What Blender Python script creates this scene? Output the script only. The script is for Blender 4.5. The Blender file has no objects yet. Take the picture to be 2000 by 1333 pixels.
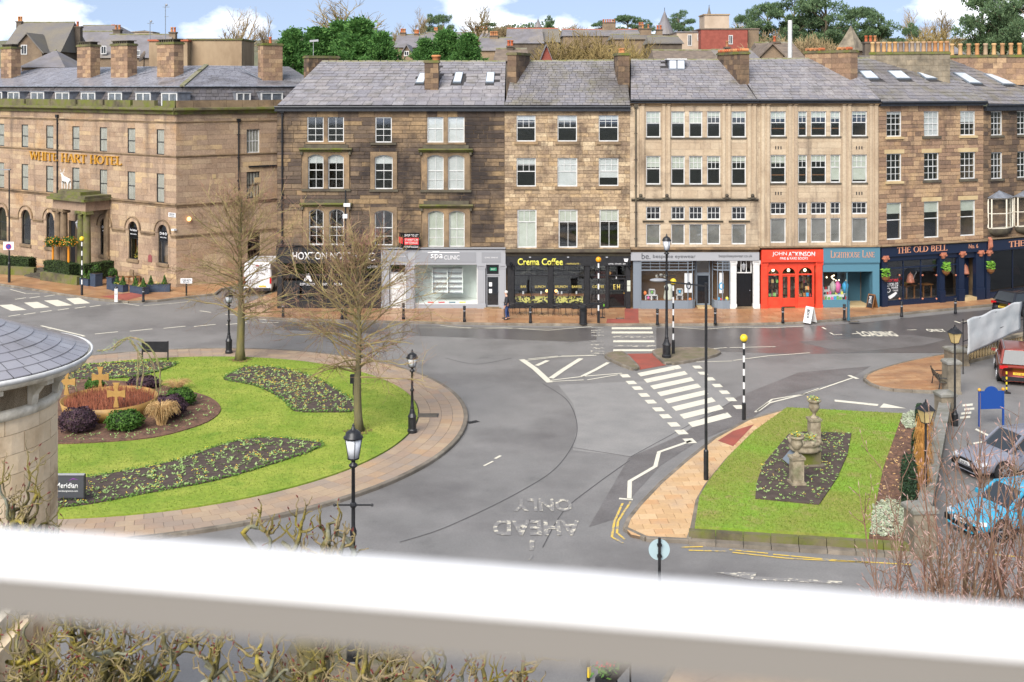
import bpy, math, random
from mathutils import Vector, Matrix
R = math.radians
scene = bpy.context.scene
col = scene.collection
# ---------------------------------------------------------------- camera, sky, sun, exposure
F, H0, CZ = 2300.0, 168.0, 14.5           # focal length (px of a 2000 px wide frame), horizon row, eye height
cam = bpy.data.cameras.new('camera'); camo = bpy.data.objects.new('camera', cam); col.objects.link(camo)
camo.location = (0, 0, CZ); camo.rotation_euler = (R(90), 0, 0)
cam.sensor_width = 36; cam.lens = 36 * F / 2000; cam.shift_y = -(666.5 - H0) / 2000
cam.clip_start = .05; cam.clip_end = 6000
cam.dof.use_dof = True; cam.dof.focus_distance = 62; cam.dof.aperture_fstop = 4.0
scene.camera = camo
scene.render.resolution_x, scene.render.resolution_y = 1024, 682
scene.render.engine = 'CYCLES'
vs = scene.view_settings
vs.view_transform = 'Standard'; vs.look = 'None'; vs.gamma = 1; vs.use_curve_mapping = False; vs.exposure = 2.27
SUN_EL, SUN_AZ = 40, 203                   # azimuth clockwise from +Y: behind the camera, a little to its left
world = bpy.data.worlds.new('World'); scene.world = world; world.use_nodes = True
def make_world():
 nt = world.node_tree; N = nt.nodes; L = nt.links; N.clear()
 out = N.new('ShaderNodeOutputWorld'); bg = N.new('ShaderNodeBackground'); bg.inputs[1].default_value = .075
 tc = N.new('ShaderNodeTexCoord')
 ad = N.new('ShaderNodeVectorMath'); ad.operation = 'ADD'; ad.inputs[1].default_value = (0, 0, .42)
 nm = N.new('ShaderNodeVectorMath'); nm.operation = 'NORMALIZE'
 sky = N.new('ShaderNodeTexSky'); sky.sky_type = 'NISHITA'; sky.sun_disc = False
 sky.sun_elevation = R(SUN_EL); sky.sun_rotation = R(SUN_AZ); sky.air_density = 1.0; sky.dust_density = .3; sky.ozone_density = 2.0
 L.new(tc.outputs['Generated'], ad.inputs[0]); L.new(ad.outputs[0], nm.inputs[0]); L.new(nm.outputs[0], sky.inputs[0])
 mp = N.new('ShaderNodeMapping'); mp.inputs['Scale'].default_value = (5.5, 5.5, 10); mp.inputs['Location'].default_value = (3.1, 1.7, .35)
 L.new(tc.outputs['Generated'], mp.inputs[0])
 n1 = N.new('ShaderNodeTexNoise'); n1.inputs['Scale'].default_value = 1.6; n1.inputs['Detail'].default_value = 9; n1.inputs['Roughness'].default_value = .55
 L.new(mp.outputs[0], n1.inputs[0])
 cr = N.new('ShaderNodeValToRGB'); cr.color_ramp.elements[0].position = .50; cr.color_ramp.elements[1].position = .64
 L.new(n1.outputs[0], cr.inputs[0])
 gain = N.new('ShaderNodeMixRGB'); gain.blend_type = 'MULTIPLY'; gain.inputs[0].default_value = 1; gain.inputs[2].default_value = (1.24, .96, .76, 1)
 L.new(sky.outputs[0], gain.inputs[1])
 mx = N.new('ShaderNodeMixRGB'); mx.inputs[2].default_value = (4.9, 5.0, 5.2, 1)
 L.new(cr.outputs[0], mx.inputs[0]); L.new(gain.outputs[0], mx.inputs[1])
 L.new(mx.outputs[0], bg.inputs[0]); L.new(bg.outputs[0], out.inputs[0])
make_world()
sl = bpy.data.lights.new('sun', 'SUN'); sl.energy = 1.5; sl.angle = R(40); sl.color = (1, .955, .89)
so = bpy.data.objects.new('sun', sl); col.objects.link(so)
sd = Vector((math.sin(R(SUN_AZ)) * math.cos(R(SUN_EL)), math.cos(R(SUN_AZ)) * math.cos(R(SUN_EL)), math.sin(R(SUN_EL))))
so.rotation_euler = (-sd).to_track_quat('-Z', 'Y').to_euler(); so.location = sd * 60
# ---------------------------------------------------------------- measuring: photograph pixel -> place
def G(x, y, z=0.0):                        # point at height z
 k = (CZ - z) / (y - H0); return Vector(((x - 1000) * k, F * k, z))
def AT(x, y, Y):                           # point at distance Y
 return Vector(((x - 1000) * Y / F, Y, CZ - (y - H0) * Y / F))
class Plane:                               # an upright facade from A to B: u along, d inwards, z up
 def __init__(s, A, B):
  s.A = Vector((A[0], A[1])); s.B = Vector((B[0], B[1])); e = (s.B - s.A); s.L = e.length; s.e = e / s.L
  s.rz = math.atan2(s.e.y, s.e.x); s.n = Vector((-s.e.y, s.e.x))
 def p(s, x, y, d=0.0):                 # pixel -> (u, z)
  r = (x - 1000) / F; a = s.A + s.n * d
  u = (r * a.y - a.x) / (s.e.x - r * s.e.y); Y = a.y + s.e.y * u
  return u, CZ - (y - H0) * Y / F
 def u(s, x, d=0.0): return s.p(x, H0, d)[0]
 def r(s, x0, x1, y0, y1, d=0.0):       # pixel rectangle -> u0,u1,z0,z1
  a = s.p((x0 + x1) / 2, y0, d); b = s.p((x0 + x1) / 2, y1, d)
  return s.u(x0, d), s.u(x1, d), min(a[1], b[1]), max(a[1], b[1])
 def loc(s, u, d, z=0.0):
  q = s.A + s.e * u + s.n * d; return Vector((q.x, q.y, z))
# ---------------------------------------------------------------- materials
MATS = {}
def lin(c): return tuple((v / 255 / 12.92) if v / 255 <= .04045 else ((v / 255 + .055) / 1.055) ** 2.4 for v in c)
def S(r, g, b, k=.62): return tuple(v * k for v in lin((r, g, b)))   # a colour seen in daylight -> its albedo
def mat(name, c, rough=.8, c2=None, scale=3.0, ramp=(.35, .65), bump=0.0, bscale=40.0, metal=0.0, rand=None, spec=.35, detail=6, c3=None, s3=.5, r3=(.5, .7), emit=None, stretch=None, wear=None, trans=0.0, coat=0.0, fine=0.0, fs=8.0, streak=None):
 m = bpy.data.materials.new(name); MATS[name] = m; m.use_nodes = True; nt = m.node_tree; N = nt.nodes; L = nt.links
 b = N['Principled BSDF']; b.inputs['Roughness'].default_value = rough; b.inputs['Metallic'].default_value = metal
 b.inputs['Specular IOR Level'].default_value = spec
 if coat: b.inputs['Coat Weight'].default_value = coat; b.inputs['Coat Roughness'].default_value = .08
 geo = N.new('ShaderNodeNewGeometry'); pos = geo.outputs['Position']
 if stretch:
  mp = N.new('ShaderNodeMapping'); mp.inputs['Scale'].default_value = stretch; L.new(pos, mp.inputs[0]); pos = mp.outputs[0]
 def noise(sc, det=detail, rg=.6):
  n = N.new('ShaderNodeTexNoise'); n.inputs['Scale'].default_value = sc; n.inputs['Detail'].default_value = det; n.inputs['Roughness'].default_value = rg
  L.new(pos, n.inputs['Vector']); return n.outputs[0]
 def mix(f, a, bb, mode='MIX'):
  x = N.new('ShaderNodeMixRGB'); x.blend_type = mode
  for s_, v in ((0, f), (1, a), (2, bb)):
   if isinstance(v, bpy.types.NodeSocket): L.new(v, x.inputs[s_])
   else: x.inputs[s_].default_value = v if s_ == 0 else (*v, 1)
  return x.outputs[0]
 def rampf(f, lo, hi):
  x = N.new('ShaderNodeMapRange'); x.inputs[1].default_value = lo; x.inputs[2].default_value = hi; L.new(f, x.inputs[0]); return x.outputs[0]
 cur = c
 if rand:
  oi = N.new('ShaderNodeObjectInfo'); a = N.new('ShaderNodeMath'); a.operation = 'ADD'; L.new(oi.outputs['Random'], a.inputs[0]); L.new(geo.outputs['Random Per Island'], a.inputs[1])
  fr = N.new('ShaderNodeMath'); fr.operation = 'FRACT'; L.new(a.outputs[0], fr.inputs[0])
  cr = N.new('ShaderNodeValToRGB'); el = cr.color_ramp.elements
  for i, cc in enumerate(rand):
   p_ = i / max(1, len(rand) - 1)
   e_ = el[0] if i == 0 else (el[len(el) - 1] if i == len(rand) - 1 else el.new(p_))
   e_.position = p_; e_.color = (*cc, 1)
  L.new(fr.outputs[0], cr.inputs[0]); cur = cr.outputs[0]
 if c2: cur = mix(rampf(noise(scale), *ramp), cur, c2)
 if c3: cur = mix(rampf(noise(s3, 5, .65), *r3), cur, c3)
 if streak:
  mp2 = N.new('ShaderNodeMapping'); mp2.inputs['Scale'].default_value = (streak[1], streak[1], streak[1]*.14); L.new(geo.outputs['Position'], mp2.inputs[0]); n2 = N.new('ShaderNodeTexNoise'); n2.inputs['Scale'].default_value = 1; n2.inputs['Detail'].default_value = 7; n2.inputs['Roughness'].default_value = .65; L.new(mp2.outputs[0], n2.inputs[0]); cur = mix(rampf(n2.outputs[0], streak[2], streak[3]), cur, streak[0])
 if wear: cur = mix(rampf(noise(wear[1], 8, .7), wear[2], wear[3]), cur, wear[0])
 if fine:
  fn = N.new('ShaderNodeMapRange'); fn.inputs[1].default_value = .3; fn.inputs[2].default_value = .7; fn.inputs[3].default_value = 1 - fine; fn.inputs[4].default_value = 1 + fine
  L.new(noise(fs, 6, .75), fn.inputs[0])
  vm = N.new('ShaderNodeVectorMath'); vm.operation = 'SCALE'; L.new(fn.outputs[0], vm.inputs['Scale'])
  if isinstance(cur, bpy.types.NodeSocket): L.new(cur, vm.inputs[0])
  else: vm.inputs[0].default_value = cur
  cur = vm.outputs[0]
 if isinstance(cur, bpy.types.NodeSocket): L.new(cur, b.inputs['Base Color'])
 else: b.inputs['Base Color'].default_value = (*cur, 1)
 if bump:
  bp = N.new('ShaderNodeBump'); bp.inputs['Strength'].default_value = bump; bp.inputs['Distance'].default_value = .02
  L.new(noise(bscale, 5, .65), bp.inputs['Height']); L.new(bp.outputs[0], b.inputs['Normal'])
 if emit: b.inputs['Emission Color'].default_value = (*emit[0], 1); b.inputs['Emission Strength'].default_value = emit[1]
 if trans:
  out = N['Material Output']; tr = N.new('ShaderNodeBsdfTranslucent'); ms = N.new('ShaderNodeMixShader'); ms.inputs[0].default_value = trans
  if isinstance(cur, bpy.types.NodeSocket): L.new(cur, tr.inputs[0])
  else: tr.inputs[0].default_value = (*cur, 1)
  L.new(b.outputs[0], ms.inputs[1]); L.new(tr.outputs[0], ms.inputs[2]); L.new(ms.outputs[0], out.inputs[0])
 return m
def glass_mat(name, tint, refl=.14):
 m = bpy.data.materials.new(name); MATS[name] = m; m.use_nodes = True; nt = m.node_tree; N = nt.nodes; L = nt.links
 N.remove(N['Principled BSDF']); out = N['Material Output']
 t = N.new('ShaderNodeBsdfTransparent'); t.inputs[0].default_value = (*tint, 1)
 g = N.new('ShaderNodeBsdfGlossy'); g.inputs['Roughness'].default_value = .03; g.inputs[0].default_value = (.85, .9, .95, 1)
 fr = N.new('ShaderNodeLayerWeight'); pw = N.new('ShaderNodeMath'); pw.operation = 'POWER'; pw.inputs[1].default_value = 4; L.new(fr.outputs['Facing'], pw.inputs[0])
 ad = N.new('ShaderNodeMath'); ad.operation = 'MULTIPLY_ADD'; ad.use_clamp = True; ad.inputs[1].default_value = .7; ad.inputs[2].default_value = refl*.6; L.new(pw.outputs[0], ad.inputs[0])
 ms = N.new('ShaderNodeMixShader'); L.new(ad.outputs[0], ms.inputs[0]); L.new(t.outputs[0], ms.inputs[1]); L.new(g.outputs[0], ms.inputs[2]); L.new(ms.outputs[0], out.inputs[0])
 return m
# ---------------------------------------------------------------- mesh builder
class MB:
 def __init__(s): s.v = []; s.f = []; s.mi = []; s.mc = 0
 def add(s, vs_, fs_):
  o = len(s.v); s.v += [tuple(q) for q in vs_]; s.f += [tuple(i + o for i in q) for q in fs_]; s.mi += [s.mc] * len(fs_)
  return s
 def box(s, x0, x1, y0, y1, z0, z1):
  return s.add([(x0,y0,z0),(x1,y0,z0),(x1,y1,z0),(x0,y1,z0),(x0,y0,z1),(x1,y0,z1),(x1,y1,z1),(x0,y1,z1)],
     [(0,3,2,1),(4,5,6,7),(0,1,5,4),(1,2,6,5),(2,3,7,6),(3,0,4,7)])
 def obox(s, c, ax, ay, az):            # oriented box from centre and half axes
  c, ax, ay, az = Vector(c), Vector(ax), Vector(ay), Vector(az); q = []
  for k in (-1, 1):
   for i, j in ((-1,-1),(1,-1),(1,1),(-1,1)): q.append(c + ax*i + ay*j + az*k)
  return s.add(q, [(0,3,2,1),(4,5,6,7),(0,1,5,4),(1,2,6,5),(2,3,7,6),(3,0,4,7)])
 def bar(s, a, b, w, h=None, up=(0,0,1)):
  a, b = Vector(a), Vector(b); d = b - a; up = Vector(up)
  if abs(d.normalized().dot(up)) > .98: up = Vector((0, 1, 0))
  sx = d.cross(up).normalized(); uz = sx.cross(d).normalized()
  return s.obox((a + b) / 2, sx * (w / 2), d / 2, uz * ((h or w) / 2))
 def prism(s, poly, z0, z1, top=True, bottom=True):
  n = len(poly)
  ar = sum(poly[i][0]*poly[(i+1)%n][1]-poly[(i+1)%n][0]*poly[i][1] for i in range(n))
  if ar < 0: poly = list(reversed(poly))
  vs_ = [(q[0], q[1], z0) for q in poly] + [(q[0], q[1], z1) for q in poly]
  fs_ = [(i, (i+1)%n, (i+1)%n+n, i+n) for i in range(n)]
  if top: fs_.append(tuple(range(n, 2*n)))
  if bottom: fs_.append(tuple(range(n-1, -1, -1)))
  return s.add(vs_, fs_)
 def xzprism(s, poly, y0, y1):          # polygon in (x,z) pushed along y
  n = len(poly)
  ar = sum(poly[i][0]*poly[(i+1)%n][1]-poly[(i+1)%n][0]*poly[i][1] for i in range(n))
  if ar < 0: poly = list(reversed(poly))
  vs_ = [(q[0], y0, q[1]) for q in poly] + [(q[0], y1, q[1]) for q in poly]
  return s.add(vs_, [tuple(range(n)), tuple(range(2*n-1, n-1, -1))] + [(i, i+n, (i+1)%n+n, (i+1)%n) for i in range(n)])
 def yzprism(s, poly, x0, x1):          # polygon in (y,z) pushed along x
  n = len(poly)
  ar = sum(poly[i][0]*poly[(i+1)%n][1]-poly[(i+1)%n][0]*poly[i][1] for i in range(n))
  if ar < 0: poly = list(reversed(poly))
  vs_ = [(x0, q[0], q[1]) for q in poly] + [(x1, q[0], q[1]) for q in poly]
  return s.add(vs_, [tuple(range(n-1, -1, -1)), tuple(range(n, 2*n))] + [(i, (i+1)%n, (i+1)%n+n, i+n) for i in range(n)])
 def tube(s, pts, rad, n=6, cap=True):
  pts = [Vector(q) for q in pts]; m = len(pts); rad = rad if isinstance(rad, (list, tuple)) else [rad]*m
  vs_ = []; ref = None
  for i, q in enumerate(pts):
   d = (pts[min(i+1, m-1)] - pts[max(i-1, 0)])
   if d.length < 1e-9: d = Vector((0, 0, 1))
   d.normalize()
   if ref is None: ref = Vector((1, 0, 0)) if abs(d.x) < .8 else Vector((0, 1, 0))
   a = d.cross(ref).normalized(); b = d.cross(a); ref = -d.cross(a).cross(d) if False else ref
   for k in range(n):
    t = 2*math.pi*k/n; vs_.append(q + (a*math.cos(t) + b*math.sin(t))*rad[i])
  fs_ = [(i*n+k, i*n+(k+1)%n, (i+1)*n+(k+1)%n, (i+1)*n+k) for i in range(m-1) for k in range(n)]
  if cap: fs_ += [tuple(range(n-1, -1, -1)), tuple((m-1)*n+k for k in range(n))]
  return s.add(vs_, fs_)
 def lathe(s, prof, n=12, c=(0,0,0)):
  vs_ = []; m = len(prof)
  for r_, z in prof:
   for k in range(n):
    t = 2*math.pi*k/n; vs_.append((c[0]+r_*math.cos(t), c[1]+r_*math.sin(t), c[2]+z))
  fs_ = [(i*n+k, i*n+(k+1)%n, (i+1)*n+(k+1)%n, (i+1)*n+k) for i in range(m-1) for k in range(n)]
  fs_ += [tuple(range(n-1, -1, -1)), tuple((m-1)*n+k for k in range(n))]
  return s.add(vs_, fs_)
 def ball(s, c, r_, n=10, m=6, sz=(1,1,1)):
  vs_ = []; fs_ = []
  for i in range(m+1):
   a = math.pi*i/m
   for k in range(n):
    t = 2*math.pi*k/n; rr = math.sin(a)*r_ if 0 < i < m else r_*.02
    vs_.append((c[0]+rr*math.cos(t)*sz[0], c[1]+rr*math.sin(t)*sz[1], c[2]-math.cos(a)*r_*sz[2]))
  for i in range(m):
   for k in range(n): fs_.append((i*n+k, i*n+(k+1)%n, (i+1)*n+(k+1)%n, (i+1)*n+k))
  return s.add(vs_, fs_)
 def mesh(s, name, m=None, smooth=False):
  me = bpy.data.meshes.new(name); me.from_pydata(s.v, [], s.f)
  for x in (m if isinstance(m, (list, tuple)) else [m]):
   if x: me.materials.append(MATS[x] if isinstance(x, str) else x)
  if s.mc: me.polygons.foreach_set('material_index', s.mi)
  if smooth: me.polygons.foreach_set('use_smooth', [True]*len(me.polygons))
  me.update(); return me
 def build(s, name, m, parent=None, smooth=False, kind=None, label=None):
  o = bpy.data.objects.new(name, s.mesh(name, m, smooth)); col.objects.link(o)
  if parent: o.parent = parent
  if kind: o['kind'] = kind
  if label: o['label'] = label
  return o
def tag(o, label, cat, group=None):
 o['label'] = label; o['category'] = cat
 if group: o['group'] = group
 return o
def thing(name, label, cat, loc=(0,0,0), rz=0.0, group=None):
 o = bpy.data.objects.new(name, None); col.objects.link(o); o.empty_display_size = .2
 o.location = loc; o.rotation_euler = (0, 0, rz); return tag(o, label, cat, group)
def inst(name, me, parent, loc, scale=(1,1,1), rot=(0,0,0)):
 o = bpy.data.objects.new(name, me); col.objects.link(o); o.parent = parent; o.location = loc; o.scale = scale; o.rotation_euler = rot; return o
KIDS = {}
def copy_tree(o, parent=None):
 c = o.copy(); col.objects.link(c)
 if parent: c.parent = parent
 for ch in o.children: copy_tree(ch, c)
 return c
def dup(o, loc, rz=None, label=None, group=None, scale=None):
 c = copy_tree(o); c.location = loc
 if rz is not None: c.rotation_euler = (0, 0, rz)
 if scale: c.scale = (scale,)*3 if not isinstance(scale, tuple) else scale
 if label: c['label'] = label
 if group: c['group'] = group
 return c
# ---------------------------------------------------------------- lettering (made once, at the end, from the built-in font)
TEXTS = []
def text(s, u0, u1, z0, z1, d, m, parent, name='lettering', bold=0.0, flat=False, depth=.012, rot=None):
 TEXTS.append((s, u0, u1, z0, z1, d, m, parent, name, bold, flat, depth, rot))
SER = {'W': (1.05, [(.02,1,.28,0,.1),(.28,0,.52,.9,.05),(.52,.9,.76,0,.1),(.76,0,1.03,1,.05)], [(.04,1),(1.0,1),(.52,.97)]),
'H': (.82, [(.15,0,.15,1,.12),(.67,0,.67,1,.12),(.15,.52,.67,.52,.05)], [(.15,0),(.15,1),(.67,0),(.67,1)]),
'I': (.38, [(.19,0,.19,1,.12)], [(.19,0),(.19,1)]), 'T': (.74, [(.37,0,.37,1,.12),(.05,.97,.69,.97,.06),(.05,.97,.05,.8,.04),(.69,.97,.69,.8,.04)], [(.37,0)]),
'E': (.68, [(.15,0,.15,1,.12),(.1,.97,.6,.97,.06),(.1,.03,.63,.03,.06),(.15,.52,.48,.52,.05),(.6,.97,.6,.82,.04),(.63,.03,.63,.2,.04),(.48,.6,.48,.44,.04)], []),
'L': (.64, [(.15,0,.15,1,.12),(.1,.03,.6,.03,.06),(.6,.03,.6,.22,.04)], [(.15,1)]),
'A': (.84, [(.1,0,.42,1,.05),(.42,1,.74,0,.12),(.22,.34,.62,.34,.05)], [(.1,0),(.74,0)]),
'R': (.8, [(.15,0,.15,1,.12),('a',.3,.74,.27,.25,-90,90,.1),(.15,.97,.3,.97,.06),(.15,.5,.32,.5,.06),(.36,.5,.7,0,.12)], [(.15,0),(.72,0)]),
'O': (.92, [('a',.46,.5,.38,.48,0,360,.1)], []), 'D': (.86, [(.15,0,.15,1,.12),('a',.3,.5,.46,.47,-90,90,.11),(.1,.97,.32,.97,.06),(.1,.03,.32,.03,.06)], []),
'B': (.76, [(.15,0,.15,1,.12),('a',.3,.75,.26,.23,-90,90,.1),('a',.3,.26,.33,.24,-90,90,.11),(.1,.97,.32,.97,.06),(.1,.03,.32,.03,.06),(.15,.51,.34,.51,.05)], []), ' ': (.42, [], []),
'G': (.9, [('a',.46,.5,.38,.48,35,345,.1),(.82,.05,.82,.42,.1),(.62,.44,.9,.44,.05)], []), 'N': (.86, [(.15,0,.15,1,.06),(.15,1,.7,0,.12),(.7,0,.7,1,.06)], [(.15,0),(.15,1),(.7,1)]),
'S': (.62, [('a',.3,.74,.2,.23,20,270,.1),('a',.3,.27,.22,.25,-160,90,.11)], []), 'U': (.82, [(.14,1,.14,.35,.12),(.68,1,.68,.35,.06),('a',.41,.35,.27,.33,180,360,.08)], [(.14,1),(.68,1)])}
def serif_text(s, u0, u1, z0, z1, d, m, parent, name='lettering', depth=.03, small=None):
 mb = MB(); W = sum(SER[c.upper()][0] * (small if (small and c.islower()) else 1) for c in s); k = (u1 - u0) / W; hh = z1 - z0; x = u0
 for c in s:
  sc = small if (small and c.islower()) else 1; adv, st, se = SER[c.upper()]
  def P(a, b): return (x + a*k*sc, z0 + b*hh*sc)
  for q in st:
   if q[0] == 'a':
    _, cx, cy, rx, ry, a0, a1, w = q; n = max(5, int(abs(a1-a0)/22))
    for i in range(n):
     t0, t1 = R(a0+(a1-a0)*i/n), R(a0+(a1-a0)*(i+1)/n)
     w0 = w*(.5+.7*abs(math.cos(t0))); w1 = w*(.5+.7*abs(math.cos(t1)))
     po = [P(cx+(rx+w0/2)*math.cos(t0), cy+(ry+w0/2)*math.sin(t0)), P(cx+(rx+w1/2)*math.cos(t1), cy+(ry+w1/2)*math.sin(t1)), P(cx+(rx-w1/2)*math.cos(t1), cy+(ry-w1/2)*math.sin(t1)), P(cx+(rx-w0/2)*math.cos(t0), cy+(ry-w0/2)*math.sin(t0))]
     mb.xzprism(po, d-depth, d)
   else:
    xa, ya, xb, yb, w = q; dx, dy = xb-xa, yb-ya; l = math.hypot(dx, dy); nx, ny = -dy/l*w/2, dx/l*w/2
    mb.xzprism([P(xa+nx, ya+ny), P(xb+nx, yb+ny), P(xb-nx, yb-ny), P(xa-nx, ya-ny)], d-depth-.001, d)
  for sx, sy in se:
   mb.xzprism([P(sx-.15, sy-.03), P(sx+.15, sy-.03), P(sx+.15, sy+.03), P(sx-.15, sy+.03)], d-depth-.002, d)
  x += adv*k*sc
 return mb.build(name, m, parent)
def make_texts():
 tmp = []
 for T_ in TEXTS:
  cu = bpy.data.curves.new('t', 'FONT'); cu.body = T_[0]; cu.size = 1; cu.extrude = .0; cu.offset = T_[9]; cu.resolution_u = 3
  o = bpy.data.objects.new('t', cu); col.objects.link(o); tmp.append(o)
 bpy.context.view_layer.update(); dg = bpy.context.evaluated_depsgraph_get()
 for o, (s, u0, u1, z0, z1, d, m, parent, name, bold, flat, depth, rot) in zip(tmp, TEXTS):
  me = bpy.data.meshes.new_from_object(o.evaluated_get(dg)); v = me.vertices
  if len(v) == 0: continue
  xs = [q.co.x for q in v]; ys = [q.co.y for q in v]; x0, x1, y0, y1 = min(xs), max(xs), min(ys), max(ys)
  for q in v:
   a = u0 + (q.co.x-x0)/(x1-x0)*(u1-u0); b = z0 + (q.co.y-y0)/max(1e-6, y1-y0)*(z1-z0)
   q.co = (a, d, b) if not flat else (a, b, d)
  me.materials.clear(); me.materials.append(MATS[m]); me.name = name
  ob = bpy.data.objects.new(name, me); col.objects.link(ob); ob.parent = parent
  if parent is None: ob['kind'] = 'structure'
  if rot: ob.matrix_local = rot
  if not flat and depth: sm = ob.modifiers.new('thick', 'SOLIDIFY'); sm.thickness = depth; sm.offset = 1
 for o in tmp:
  cu = o.data; bpy.data.objects.remove(o); bpy.data.curves.remove(cu)
# ---------------------------------------------------------------- palette
RAND = random.Random
mat('slate', S(150,146,148), .5, rand=[S(152,148,150), S(143,140,144), S(134,131,136), S(148,142,142), S(156,151,150), S(140,136,140)], c2=S(120,116,110), scale=1.3, ramp=(.5,.75), c3=S(120,112,80), s3=.35, r3=(.6,.78), bump=.3, bscale=14, spec=.5, fine=.25, streak=(S(176,172,172), .8, .56, .74))
mat('slate_mossy', S(150,146,148), .5, rand=[S(146,142,144), S(136,133,137), S(128,125,129), S(142,137,136), S(148,143,141), S(132,129,133)], c2=S(126,120,100), scale=.9, ramp=(.48,.72), c3=S(96,90,84), s3=.3, r3=(.5,.75), bump=.3, bscale=14, spec=.5, fine=.28)
mat('slate_wet', S(160,160,165), .28, rand=[S(166,165,170), S(158,156,162), S(150,148,155), S(162,160,165)], c2=S(120,114,112), scale=.35, ramp=(.5,.7), bump=.25, bscale=12, spec=.6)
mat('slate_bed', S(62,60,60), .8)
mat('ridge_stone', S(150,145,130), .9, c2=S(120,120,70), scale=2)
mat('lead', S(150,155,165), .45, c2=S(120,124,130), scale=3, metal=.2)
mat('fascia_black', S(38,42,50), .45, c2=S(55,58,64), scale=4)
mat('mortar_dark', S(168,142,110), .95, c2=S(80,68,56), scale=1.0)
mat('mortar_pale', S(180,160,130), .95, c2=S(140,122,98), scale=1.0)
mat('stone_sooty', S(110,92,74), .9, rand=[S(80,68,60), S(98,84,72), S(114,98,82), S(88,75,66), S(138,118,94), S(118,99,82), S(162,136,100), S(84,72,64), S(102,87,76)], c2=S(184,154,114), scale=.28, ramp=(.53,.8), c3=S(58,50,46), s3=.32, r3=(.47,.66), bump=.5, bscale=12, fine=.3, streak=(S(50,44,42), .9, .56, .74))
mat('stone_mixed', S(170,145,112), .9, rand=[S(198,172,136), S(180,156,126), S(162,140,114), S(212,190,156), S(190,162,124), S(146,126,104)], c2=S(126,106,88), scale=.8, ramp=(.48,.68), c3=S(70,60,54), s3=.45, r3=(.58,.75), bump=.8, bscale=10, fine=.42, streak=(S(70,62,56), .8, .58, .74))
mat('stone_cream', S(205,180,142), .88, rand=[S(206,186,158), S(198,178,150), S(190,170,144), S(210,192,164), S(180,160,136)], c2=S(172,150,124), scale=.5, ramp=(.45,.75), c3=S(130,112,92), s3=.4, r3=(.58,.78), bump=.3, bscale=14, fine=.2, streak=(S(120,106,92), 1.0, .56, .76))
mat('stone_brown', S(165,130,98), .9, rand=[S(152,122,98), S(174,144,114), S(188,158,124), S(136,110,90), S(162,132,108), S(122,100,84), S(180,146,112)], c2=S(196,164,122), scale=.6, ramp=(.55,.75), c3=S(92,76,64), s3=.4, r3=(.6,.8), bump=.5, bscale=12, fine=.3, streak=(S(84,72,64), .9, .6, .78))
mat('stone_darkmix', S(130,106,84), .9, rand=[S(120,98,80), S(96,80,68), S(148,122,94), S(110,90,74), S(164,136,104), S(84,72,62)], c2=S(60,54,50), scale=.6, ramp=(.5,.7), bump=.5, bscale=12, fine=.2)
mat('stone_pink', S(176,140,112), .88, rand=[S(182,156,130), S(172,146,122), S(188,163,136), S(178,150,120), S(164,140,118), S(194,170,140), S(200,172,132)], c2=S(152,128,108), scale=.6, ramp=(.48,.7), c3=S(196,158,112), s3=.3, r3=(.56,.76), bump=.35, bscale=14, fine=.26, streak=(S(104,90,80), .7, .56, .78))
mat('stone_trim', S(150,128,100), .88, c2=S(98,82,66), scale=.8, ramp=(.4,.7), c3=S(184,152,112), s3=.5, r3=(.5,.75), bump=.3, bscale=16, fine=.12)
mat('stone_trim_dark', S(78,70,62), .9, c2=S(104,98,80), scale=1.4, bump=.3, bscale=16, fine=.15)
mat('stone_trim_pale', S(212,190,146), .88, c2=S(190,164,120), scale=1, bump=.2, fine=.08)
mat('stone_moss', S(120,112,84), .95, c2=S(110,116,48), scale=1.6, ramp=(.4,.62), c3=S(80,72,62), s3=.7, bump=.4, bscale=16)
mat('stone_grey', S(160,150,132), .9, c2=S(110,102,88), scale=1.2, bump=.35, bscale=18, rand=[S(165,152,130), S(150,140,122), S(176,160,134)], fine=.12)
mat('bay_stone', S(222,196,158), .85, rand=[S(236,214,182,.85), S(226,202,166,.85), S(232,210,176,.85), S(218,194,158,.85)], c2=S(208,180,142,.85), scale=1.2, ramp=(.45,.7), c3=S(170,140,106), s3=.6, r3=(.55,.75), bump=.3, bscale=20, fine=.08)
mat('cream_paint', S(240,232,214,.8), .6, c2=S(206,194,170), scale=3)
mat('white_paint', S(240,240,238), .45)
mat('rail_white', (.8,.8,.8), .4)
mat('white_frame', S(236,236,234), .5, c2=S(214,214,210), scale=4)
mat('black_paint', S(30,31,34), .42, c2=S(44,44,46), scale=5)
mat('black_gloss', S(24,25,28), .25)
mat('iron', S(28,30,33), .38, c2=S(48,48,50), scale=6)
mat('grey_paint', S(168,170,174), .5)
mat('grey_panel', S(150,152,156), .5)
mat('slategrey_paint', S(128,138,148), .45)
mat('red_paint', S(230,74,48,.75), .45, c2=S(214,62,40,.75), scale=2)
mat('teal_paint', S(86,132,150), .5)
mat('teal_dark', S(66,108,126), .5)
mat('navy_paint', S(26,38,62), .4)
mat('copper', S(206,136,108), .5, c2=S(180,110,84), scale=6)
mat('gold_letter', S(226,172,70), .4, c2=S(196,138,40), scale=5)
mat('letter_white', S(240,240,240), .6)
mat('letter_gold', S(226,206,110), .6)
mat('letter_yellow', S(238,232,100), .6)
mat('letter_copper', S(226,160,124), .6)
mat('letter_dark', S(70,72,78), .6)
mat('letter_red', S(226,60,70), .6)
mat('blind', S(226,228,226,.62), .8, c2=S(206,210,206,.62), scale=1.5)
mat('blind_pale', S(216,220,206,.6), .8, c2=S(196,202,184,.6), scale=1.2)
mat('curtain', S(206,204,194,.62), .9, c2=S(166,162,148,.62), scale=4, stretch=(6,6,.3))
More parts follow.
